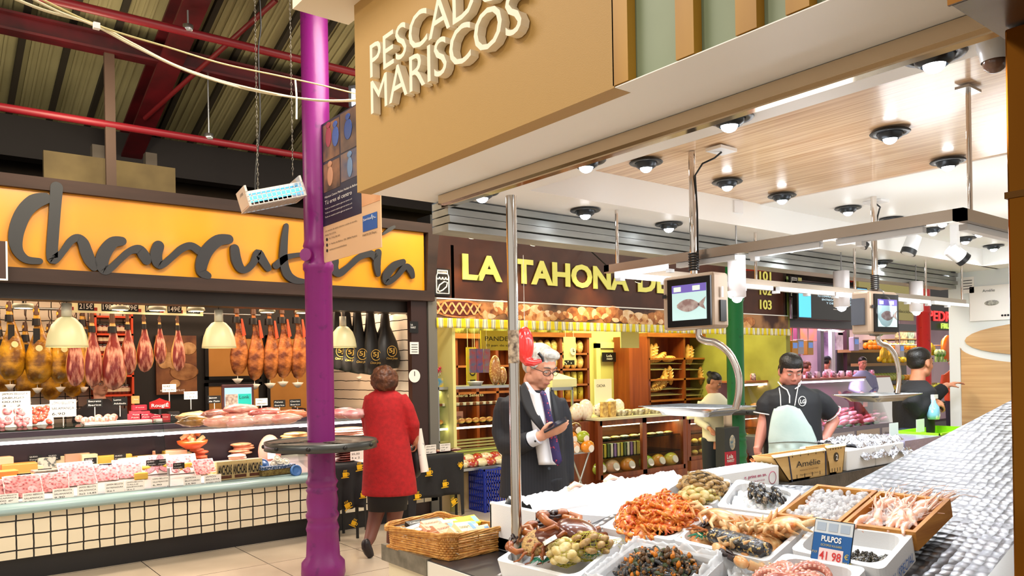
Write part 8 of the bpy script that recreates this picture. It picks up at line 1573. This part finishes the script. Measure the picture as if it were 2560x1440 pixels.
p=at(2205,956,y=7.85);tag(MB().box(p.x-.4,7.75,p.z-.12,p.x+2.3,8.1,p.z-.06).box(p.x-.4,8.05,0,p.x+2.3,8.1,p.z-.06).build('fruit_shelf',M('step_wood')),'shelf of melons and peaches behind the butcher glass','shelf')
# red roof steel seen over the far stalls, lamps between
RT=M('truss_red','c02418',.5)
for k,(a,c)in enumerate((((1850,652),(2010,640)),((1850,668),(2080,676)),((1990,640),(2130,700)),((2180,705),(2330,735)))):
 o=struct(MB().tube([at(*a,y=6.6+.3*k),at(*c,y=6.6+.3*k)],.05,4).build('roof_truss',RT))
# insect lamp on chains above the deli
q1=at(655,520,y=5.6);q2=at(735,470,y=5.2);c=(at(680,495,y=5.6));t=thing('insect_lamp','white insect-killer lamp with blue tubes hanging on two chains','lamp',c);t.rotation_euler=(0,.0,-.15)
w,dpt,hh=.42,.30,.10;LW=M('lamp_metal','d0ccc8',.4,.3);R_=Matrix.Rotation(-.28,4,'Y')
MB(R_).box(-w/2,-dpt/2,-hh/2,-w/2+.015,dpt/2,hh/2+.05).box(w/2-.015,-dpt/2,-hh/2,w/2,dpt/2,hh/2+.05).box(-w/2,-.06,hh/2-.0,w/2,.06,hh/2+.02).build('end_plates',LW,t)
b=MB(R_)
for k in range(13):x=-w/2+w*k/12;b.box(x-.003,-dpt/2,-hh/2,x+.003,dpt/2,-hh/2+.006);b.box(x-.003,-dpt/2,-hh/2,x+.003,-dpt/2+.006,hh/2)
for k in range(9):y=-dpt/2+dpt*k/8;b.box(-w/2,y-.003,-hh/2,w/2,y+.003,-hh/2+.006)
for k in range(4):b.box(-w/2,-dpt/2,-hh/2+hh*k/3,w/2,-dpt/2+.006,-hh/2+hh*k/3+.006)
b.build('grille',LW,t);MB(R_).box(-w/2,-.12,-hh/2+.008,w/2,.12,-hh/2+.012).build('tray',M('tray_copper','c08a70',.4,.4),t)
for y in(-.08,.08):MB(R_).cyl((-w/2+.02,y,.02),(w/2-.02,y,.02),.013,n=10).build('uv_tube',M('uv_tube','40c8f0',.3,emit=7,ecol='38b8f0'),t)
def chain(px0,py0,px1,py1,y,lab):
 a,c=at(px0,py0,y=y),at(px1,py1,y=y);b=MB();n=int((a.z-c.z)/.035)
 for k in range(n):z=c.z+(a.z-c.z)*k/n;x=c.x;b.tube([(x+(.007*math.cos(i*1.57)if k%2 else 0),y+(0 if k%2 else .007*math.cos(i*1.57)),z+.02+.022*math.sin(i*1.57))for i in range(5)],.0022,4,caps=False)
 tag(b.build('chain',M('chain_metal','8a8478',.4,.8)),lab,'chain')
chain(645,-120,645,478,5.6,'left chain of the insect-killer lamp');chain(732,-120,732,440,5.6,'right chain of the insect-killer lamp')
# cables
def cable(pts,r,mat,lab):tag(MB().tube(smooth([at(x,y_,d=d)for x,y_,d in pts],8),r,6).build('cable',mat),lab,'cable','cables slung under the roof')
CW=M('cable_cream','d8cfae',.6)
cable([(-40,-38,3.6),(100,22,3.8),(240,62,4.0),(330,108,4.2),(450,168,4.5),(600,215,4.8),(780,250,5.2),(900,252,5.4)],.007,CW,'cream cable sagging lowest towards the purple column');cable([(30,-30,3.6),(140,26,3.8),(241,66,4.0),(340,118,4.2),(480,182,4.5),(640,228,4.9),(800,250,5.2),(910,248,5.4)],.006,CW,'cream cable running just under the first one')
cable([(60,-25,3.7),(241,62,4.0),(420,118,4.3),(560,160,4.7),(700,190,5.0),(800,212,5.2),(905,238,5.5)],.005,M('cable_yellow','cbbd84',.6),'thin yellowish cable running highest to the purple column')
o=MB().cbox((0,0,0),.03,.03,.03).build('cable_tie',WHITE);o.location=at(241,65,d=3.98);tag(o,'white tape tie holding the cream cables together','tie')
cable([(738,200,5.0),(741,240,5.0),(741,298,5.0)],.006,WHITE,'short white cable end hanging left of the purple column')
cable([(645,-60,5.7),(652,60,5.7),(646,130,5.7),(650,300,5.7),(640,420,5.7),(638,480,5.7)],.006,BLACK,'black cable twisted beside the left chain')
# floodlight at the roof
p=at(893,248,d=6.0);t=thing('floodlight','bright square floodlight half hidden behind the beige sign wall','floodlight',p);MB().cbox((0,0,0),.16,.06,.16,rot=.6).build('housing',DARK,t);MB().cbox((-.02,-.035,-.02),.13,.02,.13,rot=.6).build('lens',M('flood_lens','ffffff',.4,emit=20,ecol='e8f4ff'),t);MB().tube([(0,0,.08),(.02,0,.3),(.02,0,roofz(p.y)-p.z)],.012,6).build('arm',DARK,t)
# advertising banner on the purple column
yb_=PURP.y;a=at(804,318,x=PURP.x-.02);
def bp2(px,py):return at(px,py,x=PURP.x+.0)
TL,TR,BR_,BL_=bp2(804,312),bp2(950,255),bp2(953,625),bp2(820,648)
y0_,y1_=TL.y,bp2(953,625).y;zt2,zb3=TL.z,(BR_.z+BL_.z)/2
t=thing('advert_banner','health clinic banner fixed beside the purple column','banner',(PURP.x,y0_,zb3));W_=y0_-y1_;H_=zt2-zb3
def bx(a,c,e,g,m,nm='print',o_=.002):return MB().box(-o_,-W_*a,H_*c,-o_+.0015,-W_*e,H_*g).build(nm,m,t)
MB().box(0,0,0,.008,-W_,H_).build('panel',M('banner_cream','e0b890',.5),t)
NV=M('banner_navy','1c1838',.5);bx(0,.26,.70,1,NV,'navy_field');bx(.03,.72,.34,.98,M('photo_warm','a8744c',.5,c2='3a2028',sc=4),'photo',.004);bx(.36,.72,.69,.99,M('photo_dark','2a2030',.5,c2='7a5a48',sc=4),'photo',.004);bx(.03,.50,.34,.70,M('photo_night','2a1a18',.5,c2='9c6a4c',sc=5),'photo',.004);bx(.36,.52,.69,.71,M('photo_floor','8a6a58',.5,c2='3a4a70',sc=5),'photo',.004);bx(.71,.30,1,.6,M('photo_skin','d08a58',.5,c2='e0a878',sc=3),'photo',.003)
for(a_,z_,s_,c_)in((.14,.88,.07,'a03048'),(.27,.86,.08,'3a5aa8'),(.50,.86,.09,'2c4a90'),(.16,.60,.07,'c89070'),(.52,.60,.06,'6a88b0')):MB().sph((-.006,-W_*a_,H_*z_),.002,W_*s_*.8,H_*.07,12).sph((-.007,-W_*a_,H_*(z_+.085)),.002,W_*.045,H_*.022,10).build('figure_print',M('fig'+c_,c_,.5),t)
def tx(s_,a,z_,h_,w_,m=CARD):return text('lettering',s_,(-.005,-W_*a,H_*z_),(0,-1,0),(0,0,1),H_*h_,m,t,width=W_*w_)
tx('Milenium Centro Médico Nuñez de Balboa',.05,.455,.016,.6);tx('Tú eres el centro',.05,.41,.03,.5)
for k in range(3):tx('Todo en nuestro centro gira en torno a ti',.05,.375-.03*k,.011,.5)
tx('Un mundo de salud, abierto a todo el mundo.',.05,.215,.012,.58,INK);tx('PIDE TU CITA',.05,.185,.012,.2,INK);tx('91 716 58 00',.12,.155,.012,.2,INK);tx('C/ Nuñez de Balboa 108, 28006 Madrid',.12,.115,.012,.5,INK);tx('sanitas.es/nunezdebalboa',.12,.075,.012,.32,INK)
for k in range(3):MB().cyl((-.004,-W_*.075,H_*(.16-.04*k)),(-.006,-W_*.075,H_*(.16-.04*k)),H_*.012,n=12).build('icon',INK,t)
bx(.72,.13,.95,.235,M('logo_blue','1458a8',.4),'logo_square',.004);text('lettering','Sanitas',(-.007,-W_*.735,H_*.20),(0,-1,0),(0,0,1),H_*.016,WHITE,t,width=W_*.14);tx('PARTE DE Bupa',.72,.1,.014,.22,INK)
MB().tube([(-.006,-W_*.86,H_*.2),(-.006,-W_*.875,H_*.225),(-.006,-W_*.89,H_*.19),(-.006,-W_*.90,H_*.212),(-.006,-W_*.915,H_*.2),(-.006,-W_*.94,H_*.2)],.002,4).build('pulse_line',WHITE,t)
for z_ in(.1,.9):MB().box(0,.0,H_*z_,.01,.12,H_*z_+.02).build('bracket',M('purple_paint'),t)
